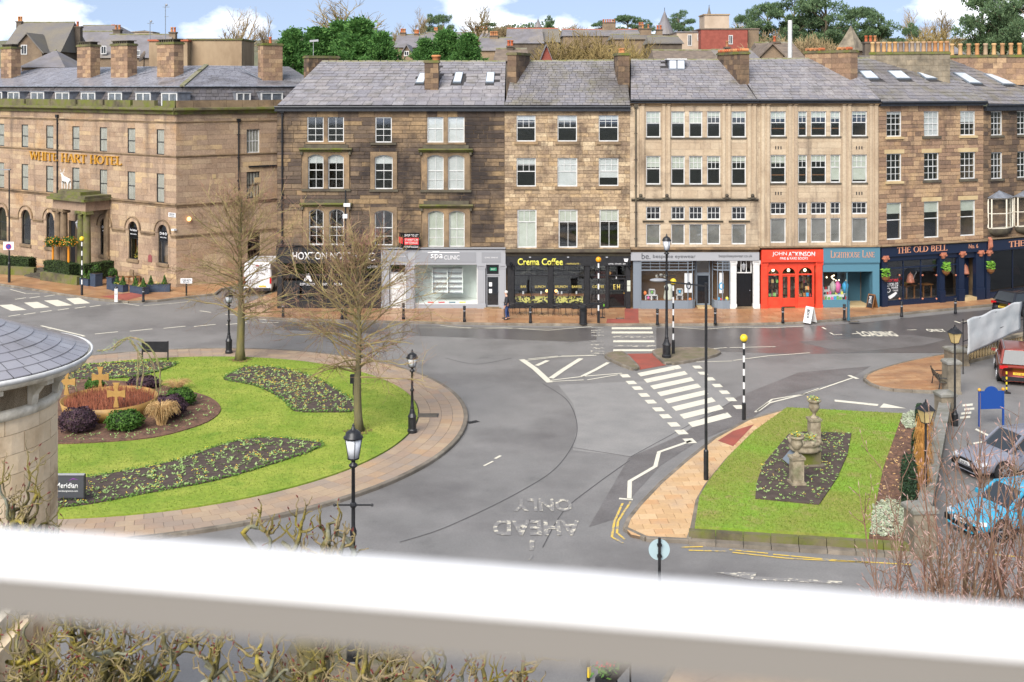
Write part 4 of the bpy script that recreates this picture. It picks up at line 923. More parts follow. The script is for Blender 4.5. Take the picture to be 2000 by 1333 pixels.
# to-let board
a = B(P1, 787, 819, 456, 487, -.5); bd = thing('letting_board', 'black and red folded to-let board projecting above the grey clinic front', 'sign', P1.loc(a[0],-.5,0), P1.rz)
w_ = a[1]-a[0]; zb, zt = a[2], a[3]
mat('board_red', S(224,44,52), .5)
pn = MB().obox((w_/2+.02,.05,(zb+zt)/2), (w_/2,.0,0), (0,.02,0), (0,0,(zt-zb)/2)).build('board', 'black_gloss', bd)
trim(pn, 'red_panel', 'board_red', (.09,w_-.05,.02,.03,zb+(zt-zb)*.27,zb+(zt-zb)*.70))
text('SHOP TO LET', .1, w_-.06, zb+(zt-zb)*.78, zb+(zt-zb)*.93, .027, 'letter_white', pn, bold=.015, depth=.004); text('STAPLETON', .13, w_-.1, zb+(zt-zb)*.5, zb+(zt-zb)*.64, .018, 'letter_white', pn, bold=.01, depth=.004); text('WATERHOUSE', .13, w_-.1, zb+(zt-zb)*.32, zb+(zt-zb)*.45, .018, 'letter_white', pn, bold=.01, depth=.004); text('01904 622226', .1, w_-.06, zb+(zt-zb)*.08, zb+(zt-zb)*.2, .027, 'letter_white', pn, bold=.01, depth=.004)
lp = MB().add([(-.34,.55,zb+.06),(0,.03,zb),(0,.03,zt),(-.34,.55,zt+.02),(-.31,.57,zb+.06),(.03,.06,zb),(.03,.06,zt),(-.31,.57,zt+.02)], [(0,1,2,3),(7,6,5,4),(0,4,5,1),(3,2,6,7),(0,3,7,4)]).build('board', 'black_gloss', bd)
MB().add([(-.33,.53,zb+.36),(-.01,.04,zb+.33),(-.01,.04,zb+.72),(-.33,.53,zb+.74)], [(0,1,2,3)]).build('red_panel', 'board_red', lp)
MB().box(-.02,.04,.04,.56,zb+.5,zb+.56).build('bracket', 'iron', bd)
# ---------------------------------------------------------------- 2: rough buff house over the black coffee house
h2 = house(P2, 'terrace_house', 'rough buff stone house with three columns of sash windows over the black coffee shop')
ZE2 = P2.p(1100,217)[1]; ZS2 = P2.p(1100,488)[1]; R_ = P2.r
w3 = [R_(1009,1046,226,277), R_(1089,1127,226,277), R_(1169.5,1208,225,277)]; w2 = [R_(1009,1046.5,309,365), R_(1089,1127.5,309,365), R_(1169.5,1208,309,364)]; w1 = [R_(1010.5,1048,410,485), R_(1091,1128,410,485), R_(1171,1208.5,409,484)]
ashlar(h2, 0, P2.L, ZS2, ZE2, w3+w2+w1, .27, .3, .95, 'stone_mixed', 'mortar_pale', 22, rough=.025, gap=.018)
shell(h2, P2.L, ZE2, 7, [ZS2, P2.p(1100,388)[1], P2.p(1100,293)[1]], 'stone_trim')
for i, r4 in enumerate(w3): window(h2, r4, (3,1), 2, 1, .47, blind=(.18,.2,.18)[i]); sill(h2, r4[0], r4[1], r4[2], .18, .1, 'stone_trim', .15)
for i, r4 in enumerate(w2): window(h2, r4, (3,1), 2, 1, .47, blind=(.22,1,.7)[i]); sill(h2, r4[0], r4[1], r4[2], .18, .1, 'stone_trim', .18)
for i, r4 in enumerate(w1): window(h2, r4, (3,2), 1, 1, .32, blind=(1,.3,.3)[i], bmat='blind_pale', fw=.07)
trim(h2, 'eaves_board', 'fascia_black', (0, P2.L, -.3, .05, ZE2-.02, ZE2+.2)); MB().tube([(0,-.36,ZE2+.26),(P2.L,-.36,ZE2+.26)], .07, 8).build('gutter', 'fascia_black', h2)
rt2, q2_ = roof(h2, P2, (985.5,206), (1230,206), (1222,118), (1005,120), 'slate_mossy', 19, .42, seed=5)
p = inv(P2, AT(1222,160,78)); chimney(rt2, (p.x-.1,p.y+.2), (p.x-.2,p.y+2.4), p.z-.8, AT(1220,104,79).z, .75, 'stone_darkmix', ch=.34, sw=.45, npots=3, pot_h=.32)
def plant(name, label, base, h, w, n, m, seed, stem='twig_green', cat='plant', leaf=.09):
 t = thing(name, label, cat, base); rnd = RAND(seed); mb = MB(); sb = MB()
 for i in range(n):
  a = rnd.uniform(0, 6.28); r_ = w*rnd.random()**.6; z = h*rnd.uniform(.25, 1); p_ = Vector((r_*math.cos(a), r_*math.sin(a), z)); s_ = leaf*rnd.uniform(.6,1.3)
  d1 = Vector((rnd.gauss(0,1), rnd.gauss(0,1), rnd.gauss(0,.7))).normalized(); d2 = d1.orthogonal().normalized()
  mb.add([p_-d1*s_, p_+d2*s_*.4, p_+d1*s_, p_-d2*s_*.4], [(0,1,2,3)])
  if i % 6 == 0: sb.tube([(0,0,0), p_*.5, p_], [.012,.008,.004], 3)
 sb.build('stem', stem, t); mb.build('foliage', m, t); return t
# black coffee front
BX = lambda x0, x1, y0, y1, d=0.0: P2.r(x0, x1, y0, y1, d)
u0, u1, z0, z1 = BX(991, 1233, 500, 518); fa = trim(h2, 'shop_fascia', 'black_paint', (.1,P2.L,-.34,.1,z0,z1)); cornice(h2, 'fascia_cornice', 'stone_trim_dark', .05, P2.L, z1, ZS2+.05, .5)
a = BX(1011, 1099, 503.5, 517); text('Crema Coffee', a[0], a[1], a[2], a[3], -.343, 'letter_yellow', fa, bold=.022)
a = BX(1104, 1133, 512.5, 515.5); text('- HARROGATE -', a[0], a[1], a[2], a[3], -.343, 'letter_gold', fa); a = BX(1187, 1221, 513, 515.5); text('COFFEE - KITCHEN - BAR', a[0], a[1], a[2], a[3], -.343, 'letter_white', fa)
for x in (1035, 1109, 1184): a = BX(x-2, x+2, 500, 502); trim(fa, 'fascia_lamp', 'grey_paint', (a[0],a[1],-.5,-.34,a[2],a[3]))
a = BX(1217,1226,504,510); MB().xzprism([(a[0],a[3]),(a[1],a[3]),(a[1]-.06,a[2]),(a[0]+.06,a[2])], -.42, -.345).build('alarm_box', 'letter_white', fa)
for xa, xb in ((991,1004),(1071,1080),(1142,1151),(1184,1188),(1222,1232)): q = BX(xa, xb, 518, YG); trim(h2, 'pilaster', 'black_paint', (max(.02,q[0]),min(P2.L,q[1]),-.24,.1,.125,z0))
for xa in (992, 1223):
 q = BX(xa, xa+12, 512, 525, -.3); mb = MB(); c = (q[0]+q[1])/2
 for i in range(5): mb.ball((c+.05*math.sin(i*2), -.3-.06*i*.5, q[3]-.1-i*.08), .11-.012*i, 7, 5)
 mb.build('scroll_bracket', 'black_gloss', h2)
for xa, xb, n in ((1004,1071,2),(1080,1142,2),(1151,1184,1)):
 q = BX(xa, xb, 518, 594); ow = shop_glass(h2, q[0], q[1], q[2], z0, .02, n, 'black_paint', transom=BX(xa,xb,538,540)[3], bars=(3 if n == 2 else 3,2), fw=.05, glass='glass'); trim(h2, 'stall_riser', 'black_paint', (q[0],q[1],-.16,.08,.125,q[2]))
for s_, xa, xb, xm in (('BAR',1017,1028,0),('LUNCH',1045,1065,0),('BRUNCH',1084,1108,0),('BAKES',1117,1136,0),('COFFEE',1157,1180,0)):
 q = BX(xa, xb, 558, 563); text(s_, q[0], q[1], q[2], q[3], .0, 'letter_gold', h2, bold=.006, depth=.004)
mat('tile_pattern', S(232,226,120), .7, c2=S(30,32,28), scale=9, ramp=(.49,.51), detail=0)
for xa, xb in ((1005,1071),(1081,1142)):
 q = BX(xa, xb, 577, 595); trim(h2, 'counter_front', 'tile_pattern', (q[0],q[1],.3,.34,q[2],q[3]-.08)); trim(h2, 'counter_top', 'wood', (q[0],q[1],.2,.7,q[3]-.08,q[3]))
mat('lamp_amber', S(255,180,90), .4, emit=((1,.5,.16), .8))
for x, y in ((1068,569),(1086,569),(1191,534)): a = BX(x-3, x+3, y-4, y+3, .5); MB().ball(((a[0]+a[1])/2, .45, (a[2]+a[3])/2), .1, 8, 6).build('pendant_lamp', 'lamp_amber', h2)
for x in (1022, 1057, 1090, 1097, 1126): a = BX(x-2, x+2, 569, 577, .4); MB().lathe([(.05,0),(.06,.1),(.055,.22),(.05,.24)], 8, ((a[0]+a[1])/2,.4,a[2]+.02)).build('cup', 'letter_white', h2, True)
q = BX(1188, 1222, 543, YG); door(h2, q[0], q[1], .15, q[3], .06, 'black_paint', (1,1), 'glass_dark', knob='gold_letter'); q = BX(1188, 1222, 519, 540); shop_glass(h2, q[0], q[1], q[2], z0, .04, 2, 'black_paint', name='fanlight', glass='glass_dark')
a = BX(1198,1211,556,566); text('E H', a[0], a[1], a[2], a[3], .03, 'letter_gold', h2, bold=.02, depth=.004); a = BX(1202,1205,541,545); text('3', a[0], a[1], a[2], a[3], -.01, 'letter_white', h2)
for ya in (547, 558): a = BX(1224,1236,ya,ya+10); trim(h2, 'menu', 'letter_red' if False else 'blind_pale', (a[0],min(P2.L,a[1]),-.26,-.245,a[2],a[3]))
# ---------------------------------------------------------------- 3 and 4: cream ashlar fronts with flat pilasters
def rows(P, xs, y0, y1, d=0.0):
 zs = P.r(sum(xs[0])/2, sum(xs[0])/2+1, y0, y1, d); return [(P.u(a, d), P.u(b, d), zs[2], zs[3]) for a, b in xs]
def cream_front(P, h, xs, ys, pil, ye, ys_shop, hoods, seed, blinds, ybars=None):
 ze, zs = P.p(xs[2][0], ye)[1], P.p(xs[2][0], ys_shop)[1]
 r3, r2, r1a, r1b = [rows(P, xs, *q) for q in ys]
 pb = [(P.u(a), P.u(b), P.p(a, hoods[0])[1] if hoods[0] else zs, ze) for a, b in pil]
 ashlar(h, 0, P.L, zs, ze, r3+r2+r1a+r1b, .36, .6, 1.3, 'stone_cream', 'mortar_pale', seed, rough=.003, gap=.008, blocks=pb)
 shell(h, P.L, ze, 7, [zs, P.p(xs[2][0], 392)[1], P.p(xs[2][0], 288)[1]], 'stone_trim')
 for i, r4 in enumerate(r3): window(h, r4, (3 if r4[1]-r4[0] > .75 else 2, 1), 2, 1, .45, blind=blinds[0][i], bmat='blind_pale', fw=.06)
 for i, r4 in enumerate(r2): window(h, r4, (3 if r4[1]-r4[0] > .75 else 2, 1), 2, 1, .45, blind=blinds[1][i], bmat='blind_pale', fw=.06)
 for r4 in r1a: window(h, r4, 3 if r4[1]-r4[0] > .75 else 2, 0, 2, 0, fw=.06)
 for r4 in r1b: window(h, r4, 1, 0, 1, 0, fw=.06, blind=.98, bmat='inner_grey')
 for rr in (r3, r2):
  for a, b in ((0,0),(1,3),(4,4)): trim(h, 'sill', 'stone_trim_dark', (rr[a][0]-.06, rr[b][1]+.06, -.07, .1, rr[a][2]-.1, rr[a][2]))
 for (u0, u1, z0, z1) in pb:
  mb = MB(); w = u1-u0; mb.box(u0, u1, -.06, .05, z0, z1); o = mb.build('pilaster', 'stone_cream', h)
  for k in (.1, .62): MB().box(u0+w*k, u0+w*(k+.28), -.13, -.06, z0, z1-.05).build('rib', 'stone_cream', o)
  for k in (.05, .6): MB().box(u0+w*k, u0+w*(k+.36), -.2, -.06, z1-.16, z1).build('capital', 'stone_trim', o)
 return ze, zs, r3, r2, r1a, r1b
mat('inner_grey', S(150,148,142), .9, c2=S(120,118,112), scale=1)
h3 = house(P3, 'terrace_house', 'cream ashlar building with five windows a floor over the grey eyewear shop')
X3 = [(1262,1290),(1311,1337.5),(1346,1372),(1381,1407),(1429,1457)]
ze, zs, r3, r2, r1a, r1b = cream_front(P3, h3, X3, [(218,269),(305,361),(404,430),(438,478)], [(1240,1260),(1292,1310),(1409,1428),(1458,1478)], 201, 484, (386,), 23, ((.42,.42,.45,.2,.22),(.4,.42,.42,.2,.2)))
u = P3.u; Zc = P3.p(1350,388)[1]; cornice(h3, 'string_course', 'stone_trim_dark', u(1233), P3.L-.01, P3.p(1350,393)[1], Zc, .22)
for a, b in ((1255,1296),(1306,1412),(1423,1464)): cornice(h3, 'hood', 'stone_trim_dark', u(a), u(b), P3.p(1350,434.5)[1], P3.p(1350,431)[1], .16)
for x in (1251, 1302, 1419, 1469): q = P3.r(x-4, x+4, 378, 388); mb = MB().box(q[0], q[1], -.3, .05, Zc, Zc+.1); mb.ball(((q[0]+q[1])/2,-.15,Zc+.2), .12, 8, 6); mb.build('finial', 'stone_trim_dark', h3)
trim(h3, 'eaves_board', 'fascia_black', (0, P3.L, -.3, .05, ze-.02, ze+.06)); MB().tube([(0,-.36,ze+.16),(P3.L,-.36,ze+.16)], .08, 8).build('gutter', 'fascia_black', h3); cornice(h3, 'eaves_cornice', 'stone_trim', 0, P3.L, ze-.2, ze-.02, .22)
downpipe(h3, P3.u(1241.5), zs, ze-.3, -.16, 'stone_trim_dark')
rt3, q3 = roof(h3, P3, (1231,196), (1478,197), (1424,117), (1232,117), 'slate', 17, .5, seed=6, holes=[(.33,.54,.74,1)])
a = onroof(q3, .36, .74); b = onroof(q3, .52, .98); mb = MB(); mb.box(a.x, b.x, a.y-.05, b.y+.5, a.z-.1, b.z+.02); o = mb.build('skylight_dormer', 'lead', rt3)
MB().box(a.x-.12, b.x+.12, a.y-.12, b.y+.5, b.z+.02, b.z+.1).build('cap', 'white_frame', o)
for k in (0, 1): w_ = (b.x-a.x)/2; MB().box(a.x+k*w_+.05, a.x+(k+1)*w_-.05, a.y-.09, a.y-.06, a.z+.08, b.z-.03).build('pane', 'roof_glass', o)
p = inv(P3, AT(1455,156,77.8)); e2 = inv(P3, AT(1390,100,84)); chimney(rt3, (p.x,p.y+.1), (p.x-.9,p.y+3.6), p.z-.7, AT(1456,101,78).z, .65, 'stone_darkmix', ch=.36, sw=.5)
for i in range(12):
 t = i/11; s_ = Vector((p.x+.05-1.0*t, p.y+.2+3.3*t, AT(1456,101,78).z+.1)); MB().tube([s_+Vector((-.22,0,0)), s_+Vector((.22,0,0))], .11, 8).build('ridge_pot', 'terracotta', rt3)
# eyewear shop
BX = lambda x0, x1, y0, y1, d=0.0: P3.r(x0, x1, y0, y1, d)
u0, u1, z0, z1 = BX(1232, 1484, 492, 508); fa = trim(h3, 'shop_fascia', 'grey_paint', (.02,P3.L-.01,-.35,.1,z0,z1)); cornice(h3, 'fascia_cornice', 'stone_trim', .02, P3.L-.01, z1, zs+.05, .5)
a = BX(1252,1269,493.5,505); text('be.', a[0], a[1], a[2], a[3], -.353, 'letter_dark', fa); a = BX(1274,1357,496,505); text('bespoke eyewear', a[0], a[1], a[2], a[3], -.353, 'letter_dark', fa); a = BX(1402,1467,496,503); text('bespokeeyewear.co.uk', a[0], a[1], a[2], a[3], -.353, 'letter_dark', fa)
q = BX(1236,1251,508,YG); trim(h3, 'pilaster', 'slategrey_paint', (q[0],q[1],-.22,.1,.125,z0))
def bow(h, u0, u1, z0, z1, d0, m, dirn):
 pts = [(u0,d0),(u1-.55,d0),(u1-.25,d0+.07),(u1-.07,d0+.25),(u1,d0+.6)] if dirn > 0 else [(u1,d0),(u0+.55,d0),(u0+.25,d0+.07),(u0+.07,d0+.25),(u0,d0+.6)]
 pl = pts+[(pts[-1][0], .7), (pts[0][0], .7)]; MB().prism([(q[0], q[1]) for q in pl], .125, z0).build('stall_riser', m, h)
 cl = [(q[0], q[1]+.02) for q in pl]; MB().prism(cl, z0, z0+.05).build('window_board', 'wood', h)
 fr = MB(); zt = z1-.62
 for i in range(len(pts)-1):
  a, b = pts[i], pts[i+1]
  for z in (z0+.03, zt, z1-.04): fr.bar((a[0],a[1]+.04,z),(b[0],b[1]+.04,z),.06,.07)
  for k in range(1, 3): fr.bar((a[0],a[1]+.04,zt+.62*k/3),(b[0],b[1]+.04,zt+.62*k/3),.03,.03)
 for q in (pts[0], pts[1], pts[-1], pts[2]): fr.bar((q[0],q[1]+.04,z0),(q[0],q[1]+.04,z1),.05,.05)
 a, b = pts[0], pts[1]
 for k in range(1, 5): x = a[0]+(b[0]-a[0])*k/5; fr.bar((x,d0+.04,zt),(x,d0+.04,z1),.025,.025)
 o = fr.build('shop_window', m, h)
 for i in range(len(pts)-1):
  a, b = pts[i], pts[i+1]; MB().add([(a[0],a[1]+.045,z0),(b[0],b[1]+.045,z0),(b[0],b[1]+.045,z1),(a[0],a[1]+.045,z1)], [(0,1,2,3)]).build('pane', 'glass_clear', o)
 return o
q = BX(1251,1359,508,588); bow(h3, q[0], q[1], q[2], z0, -.3, 'slategrey_paint', 1); zb = q[2]+.06
trim(h3, 'shop_interior', 'inner_warm', (q[0],q[1]+2.4,1.5,1.55,.1,z0), (q[0],q[1]+2.4,.1,1.5,z0-.05,z0))
q = BX(1393,1424,508,588); bow(h3, q[0], q[1], q[2], z0, -.3, 'slategrey_paint', -1)
q = BX(1362,1390,538,YG); door(h3, q[0], q[1], .2, q[3], .62, 'slategrey_paint', (1,1), 'glass_dark'); q = BX(1362,1390,508,538); shop_glass(h3, q[0], q[1], q[2], z0, .64, 1, 'slategrey_paint', name='fanlight', glass='glass'); trim(h3, 'doorstep', 'stone_trim_pale', (q[0],q[1],-.25,.62,.12,.2))
# display: cubes with heads, posters
mat('display_pink', S(230,110,170), .5); mat('display_blue', S(60,170,220), .5); mat('display_orange', S(240,140,70), .5); mat('display_red', S(220,50,50), .5); mat('display_black', S(40,40,44), .5); mat('display_green', S(120,180,90), .5)
dm = ['display_pink','display_black','display_green','display_blue','display_red','display_orange','letter_white','letter_yellow']
for i, (x, y, c) in enumerate(((1266,587,0),(1278,587,1),(1273,576,2),(1327,575,3),(1327,587,1))):
 a = BX(x-6, x+6, y-11, y, .2); o = MB().box(a[0], a[1], .25, .3, a[2], a[3]); o.box(a[0], a[1], 0, .25, a[2], a[2]+.03); o.box(a[0], a[1], 0, .25, a[3]-.03, a[3]); o.box(a[0], a[0]+.03, 0, .25, a[2], a[3]); o.box(a[1]-.03, a[1], 0, .25, a[2], a[3])
 o = o.build('display_cube', 'white_frame', h3); MB().ball(((a[0]+a[1])/2, .1, (a[2]+a[3])/2), .1, 8, 6, (.8,.9,1.15)).build('head', dm[c], o)
a = BX(1297,1315,550,590,.3); mb = MB(); mb.lathe([(.3,0),(.34,.3),(.25,.8),(.3,1.0),(.12,1.15)], 12, ((a[0]+a[1])/2,.35,a[2])); mb.build('mannequin', 'blind_pale', h3, True)
for x, y in ((1283,536),(1291,534),(1299,536)): a = BX(x-3, x+3, y, y+8, .4); MB().ball(((a[0]+a[1])/2,.4,(a[2]+a[3])/2), .12, 8, 6).build('hat', 'curtain', h3)
for x, y, c in ((1348,582,5),(1260,569,5),(1408,583,4),(1419,583,3),(1404,581,3),(1420,580,7)): a = BX(x-4, x+4, y, y+8, .1); MB().ball(((a[0]+a[1])/2,.12,(a[2]+a[3])/2), .13, 8, 6, (.85,.9,1.1)).build('head', dm[c], h3)
for xa, xb, ya, yb, c in ((1337,1353,534,572,1),(1405,1413,533,573,3)):
 a = BX(xa, xb, ya, yb, -.1); o = trim(h3, 'poster', 'letter_white', (a[0],a[1],-.1,-.09,a[2],a[3])); c_ = ((a[0]+a[1])/2, a[2]+.45); mb = MB()
 for i in range(12): t0, t1 = R(i*30), R(i*30+30); mb.xzprism([(c_[0]+.17*math.cos(t0), c_[1]+.25*math.sin(t0)), (c_[0]+.17*math.cos(t1), c_[1]+.25*math.sin(t1)), (c_[0]+.1*math.cos(t1), c_[1]+.16*math.sin(t1)), (c_[0]+.1*math.cos(t0), c_[1]+.16*math.sin(t0))], -.104, -.1)
 mb.build('print', dm[c], o)
for xa, xb in ((1425,1437),(1470,1482)): pilaster(h3, P3, xa, xb, 508, YG, 'white_frame')
q = BX(1437,1468,534,YG); door(h3, q[0], q[1], .2, q[3], .1, 'black_gloss', (2,3)); trim(h3, 'doorstep', 'stone_trim', (q[0]-.05,q[1]+.05,-.3,.15,.12,.2)); q = BX(1437,1468,509,534); shop_glass(h3, q[0], q[1], q[2], z0, .05, 3, 'white_frame', name='fanlight', glass='glass_dark')
a = BX(1449,1456,515,528,-.1); mb = MB().lathe([(.06,0),(.14,.3),(.16,.34),(.04,.42),(.02,.5)], 6, ((a[0]+a[1])/2,-.1,a[2])); mb.build('door_lantern', 'grey_paint', h3)
# ---- 4
h4 = house(P4, 'terrace_house', 'cream ashlar building with ribbed pilasters over the orange-red bookshop and teal gift shop')
X4 = [(1505,1535),(1559,1576.5),(1584,1614),(1622,1641.5),(1664,1693.5)]
ze, zs, r3, r2, r1a, r1b = cream_front(P4, h4, X4, [(218,267),(303,358),(396,420),(427,475)], [(1485,1504),(1537,1558),(1643,1663),(1695,1715)], 201, 481, (None,), 24, ((.3,.2,.25,.3,.15),(.3,.2,.25,.9,.9)))
for i in (1, 2, 3):
 for rr in (r3, r2): trim(h4, 'window_bar', 'wood', (rr[i][0]+.06,rr[i][1]-.06,.2,.24,rr[i][2]+.48,rr[i][2]+.54))
for rr in (r3, r2): trim(h4, 'window_bar', 'wood', (rr[0][0]+.06,rr[0][1]-.06,.2,.24,rr[0][2]+.48,rr[0][2]+.54))
for x in (1520, 1678):
 for k in (-1.3, 0, 1.3): q = P4.r(x+k*4-1, x+k*4+1, 286, 292); trim(h4, 'vent_slot', 'inner_dark', (q[0],q[1],-.025,.02,q[2],q[3])); q = P4.r(x+k*4-1, x+k*4+1, 375, 381); trim(h4, 'vent_slot', 'inner_dark', (q[0],q[1],-.025,.02,q[2],q[3]))
trim(h4, 'eaves_board', 'fascia_black', (0, P4.L, -.3, .05, ze-.02, ze+.05)); MB().tube([(0,-.36,ze+.15),(P4.L,-.36,ze+.15)], .08, 8).build('gutter', 'fascia_black', h4); cornice(h4, 'eaves_cornice', 'stone_trim', 0, P4.L, ze-.2, ze-.02, .22)
rt4, q4 = roof(h4, P4, (1478,197), (1720,199), (1640,114), (1430,116), 'slate', 15, .52, seed=7, yr=82, yl=81.2)
p = inv(P4, AT(1668,152,79.2)); zc = AT(1668,98,79.5).z; chimney(rt4, (p.x,p.y), (p.x-2.1,p.y+3.2), p.z-.8, zc, .75, 'stone_brown', ch=.36, sw=.55)
for i in list(range(4)) + [7,8,9]:
 t = 1-i/10; s_ = Vector((p.x-2.1*t, p.y+3.2*t, zc+.1)); MB().tube([s_+Vector((-.2,-.1,0)), s_+Vector((.2,.1,0))], .11, 8).build('ridge_pot', 'terracotta', rt4)
mb = MB().tube([tuple(inv(P4, AT(1543,116,83))), tuple(inv(P4, AT(1543,40,83)))], .15, 10); mb.build('flue', 'white_frame', rt4)
# red bookshop
BX = lambda x0, x1, y0, y1, d=0.0: P4.r(x0, x1, y0, y1, d)
u0, u1, z0, z1 = BX(1485, 1605, 487, 510); fa = trim(h4, 'shop_fascia', 'red_paint', (u0,u1,-.3,.1,z0,z1)); cornice(h4, 'fascia_cornice', 'stone_trim', 0, P4.L, z1+.02, zs+.03, .4)
a = BX(1506,1534,491,500); text('JOHN', a[0], a[1], a[2], a[3], -.303, 'letter_white', fa); a = BX(1537,1589,491,500); text('ATKINSON', a[0], a[1], a[2], a[3], -.303, 'letter_white', fa, bold=.016); a = BX(1521,1575,501.5,506.5); text('FINE & RARE BOOKS', a[0], a[1], a[2], a[3], -.303, 'letter_white', fa, bold=.01)
trim(fa, 'moulding', 'red_paint', (u0,u1,-.36,-.3,z0-.02,z0+.07))
for xa, xb in ((1485,1497),(1592,1604)): pilaster(h4, P4, xa, xb, 510, YG+1, 'red_paint')
q = BX(1497,1592,519,YG); mb = MB(); zt = BX(1497,1592,519,520)[3]; mb.box(q[0],q[1],-.1,.08,zt,z0); zs1 = BX(1497,1592,536,537)[3]
for xa, xb, dr in ((1498,1523,0),(1525,1555,1),(1557,1588,0)):
 a = BX(xa, xb, 521, 580); zl = a[2] if not dr else .2
 ap = arch_pts(a[0]+.06, a[1]-.06, zs1, min((a[1]-a[0])/2-.07, zt-zs1-.03), 10)
 for (x0, y0), (x1, y1) in zip(ap[:-1], ap[1:]): mb.xzprism([(x0,y0),(x1,y1),(x1,zt+.01),(x0,zt+.01)], -.09, .07)
 mb.box(a[0]-.05,a[0]+.06,-.09,.07,.125,zt); mb.box(a[1]-.06,a[1]+.05,-.09,.07,.125,zt); mb.box(a[0],a[1],-.085,.07,zs1-.05,zs1+.03)
mb.build('shop_frame', 'red_paint', h4)
for xa, xb in ((1498,1523),(1557,1588)):
 a = BX(xa, xb, 521, 581); trim(h4, 'stall_riser', 'red_paint', (a[0],a[1],-.11,.06,.125,a[2])); MB().box(a[0]+.06,a[1]-.06,-.006,.006,a[2],zt-.05).build('shop_window', 'glass_clear', h4)
 trim(h4, 'riser_panel', 'red_paint', (a[0]+.1,a[1]-.1,-.13,-.11,.3,a[2]-.1))
for k in (0, 1):
 a = BX(1526+k*14.5, 1526+(k+1)*14.5, 538, 602); o = MB(); o.box(a[0],a[1],-.03,.03,.2,.75); o.box(a[0],a[0]+.08,-.03,.03,.75,a[3]); o.box(a[1]-.08,a[1],-.03,.03,.75,a[3]); o.box(a[0]+.08,a[1]-.08,-.03,.03,a[3]-.08,a[3]); o = o.build('door', 'red_paint', h4); MB().box(a[0]+.08,a[1]-.08,-.004,.004,.75,a[3]-.08).build('pane', 'glass_clear', o)
a = BX(1526,1555,521,537); MB().box(a[0],a[1],-.004,.004,a[2],zt-.05).build('fanlight', 'glass_clear', h4)
trim(h4, 'shop_interior', 'inner_warm', (u0+.1,u1-.1,1.8,1.85,.1,z0), (u0+.1,u0+.15,.1,1.8,.1,z0), (u1-.15,u1-.1,.1,1.8,.1,z0), (u0+.15,u1-.15,.1,1.8,.1,.2))
mat('warm_bulb', S(255,230,180), .4, emit=((1,.8,.5), 1.2))
BK = [S(150,60,40), S(60,90,70), S(200,170,110), S(40,50,80), S(120,40,40), S(220,210,180), S(90,60,40), S(180,120,60)]
mat('books', S(150,100,60), .8, rand=BK); rnd = RAND(8)
for (x0, x1, yy) in ((u0+.35,u0+1.3,1.3),(u0+1.4,u0+2.4,1.5),(u1-1.4,u1-.35,1.3)):
 bc = trim(h4, 'bookcase', 'wood', (x0,x1,yy+.2,yy+.24,.2,2.9))
 for k in range(6):
  z = .3+k*.43; trim(bc, 'shelf', 'wood', (x0,x1,yy,yy+.2,z-.03,z)); bb = MB(); x = x0
  while x < x1-.05: w_ = rnd.uniform(.03,.07); bb.box(x, x+w_-.004, yy+.03, yy+.18, z, z+rnd.uniform(.24,.36)); x += w_
  bb.build('book', 'books', bc, kind='stuff')
for x in (1510, 1540, 1572): a = BX(x-2, x+2, 524, 528, 1); MB().ball(((a[0]+a[1])/2,1.0,a[2]), .1, 8, 6).build('ceiling_lamp', 'warm_bulb', h4)
bb = [MB() for _ in range(2)]
for k, (xa, xb) in enumerate(((1499,1522),(1558,1587))):
 a = BX(xa, xb, 530, 580, .15)
 for i in range(16):
  x = rnd.uniform(a[0]+.08, a[1]-.18); z = a[2]+ (0.02 if i < 8 else rnd.choice((.45,.9,1.3))); w_ = rnd.uniform(.08,.16); MB().obox((x+w_/2, .22, z+w_*.7), (w_/2,0,0), (0,.02,0), (0,.03,w_*.7)).build('display_book', 'books' if i % 3 else rnd.choice(dm), h4)
# teal shop
u0, u1, z0, z1 = BX(1605, 1716.5, 481, 512); u1 = P4.L-.02; fa = trim(h4, 'shop_fascia', 'teal_paint', (u0+.01,u1,-.3,.1,z0,z1)); a = BX(1619,1705,489,502); serif_text('LighthoUse Lane'.replace('U','u'), a[0], a[1], a[2], a[3], -.3, 'letter_copper', fa, depth=.02, small=.78)
zt = BX(1605,1716,530,531)[3]; trim(h4, 'sub_fascia', 'teal_paint', (u0+.01,u1,-.2,.1,zt,z0-.06), (u0+.01,u1,-.27,.1,z0-.06,z0)); q = BX(1702,1716,530,YG); trim(h4, 'pier', 'teal_paint', (q[0],u1,-.2,.25,.125,zt))
q = BX(1606,1654,531,587); trim(h4, 'stall_riser', 'teal_paint', (u0+.01,q[1],-.15,.05,.125,q[2])); shop_glass(h4, u0+.02, q[1], q[2], zt, -.05, 1, 'teal_paint', fw=.04); MB().box(q[1]-.003,q[1]+.003,-.05,1.3,q[2],zt).build('pane', 'glass_clear', h4); trim(h4, 'stall_riser', 'teal_paint', (q[1]-.06,q[1],.05,1.3,.125,q[2]))
trim(h4, 'display_floor', 'white_frame', (u0+.05,q[1]-.01,.0,1.4,q[2]-.03,q[2]+.01)); trim(h4, 'shop_interior', 'inner_warm', (u0+.02,q[1],2.3,2.35,.1,zt), (u0+.02,u0+.06,.1,2.3,.1,zt)); e0 = BX(1656,1702,530,YG)
trim(h4, 'entrance_lining', 'teal_dark', (e0[1]-.02,e0[1]+.06,.25,1.9,.125,zt), (e0[0]+.55,e0[1],1.9,1.98,.125,zt), (e0[0]-.1,e0[1],-.05,1.9,zt-.04,zt)); trim(h4, 'threshold', 'stone_trim_pale', (q[1],e0[1],-.2,1.9,.12,.16)); door(h4, e0[0]-.05, e0[0]+.55, .16, zt-.1, 1.9, 'teal_paint', (1,1), 'glass')
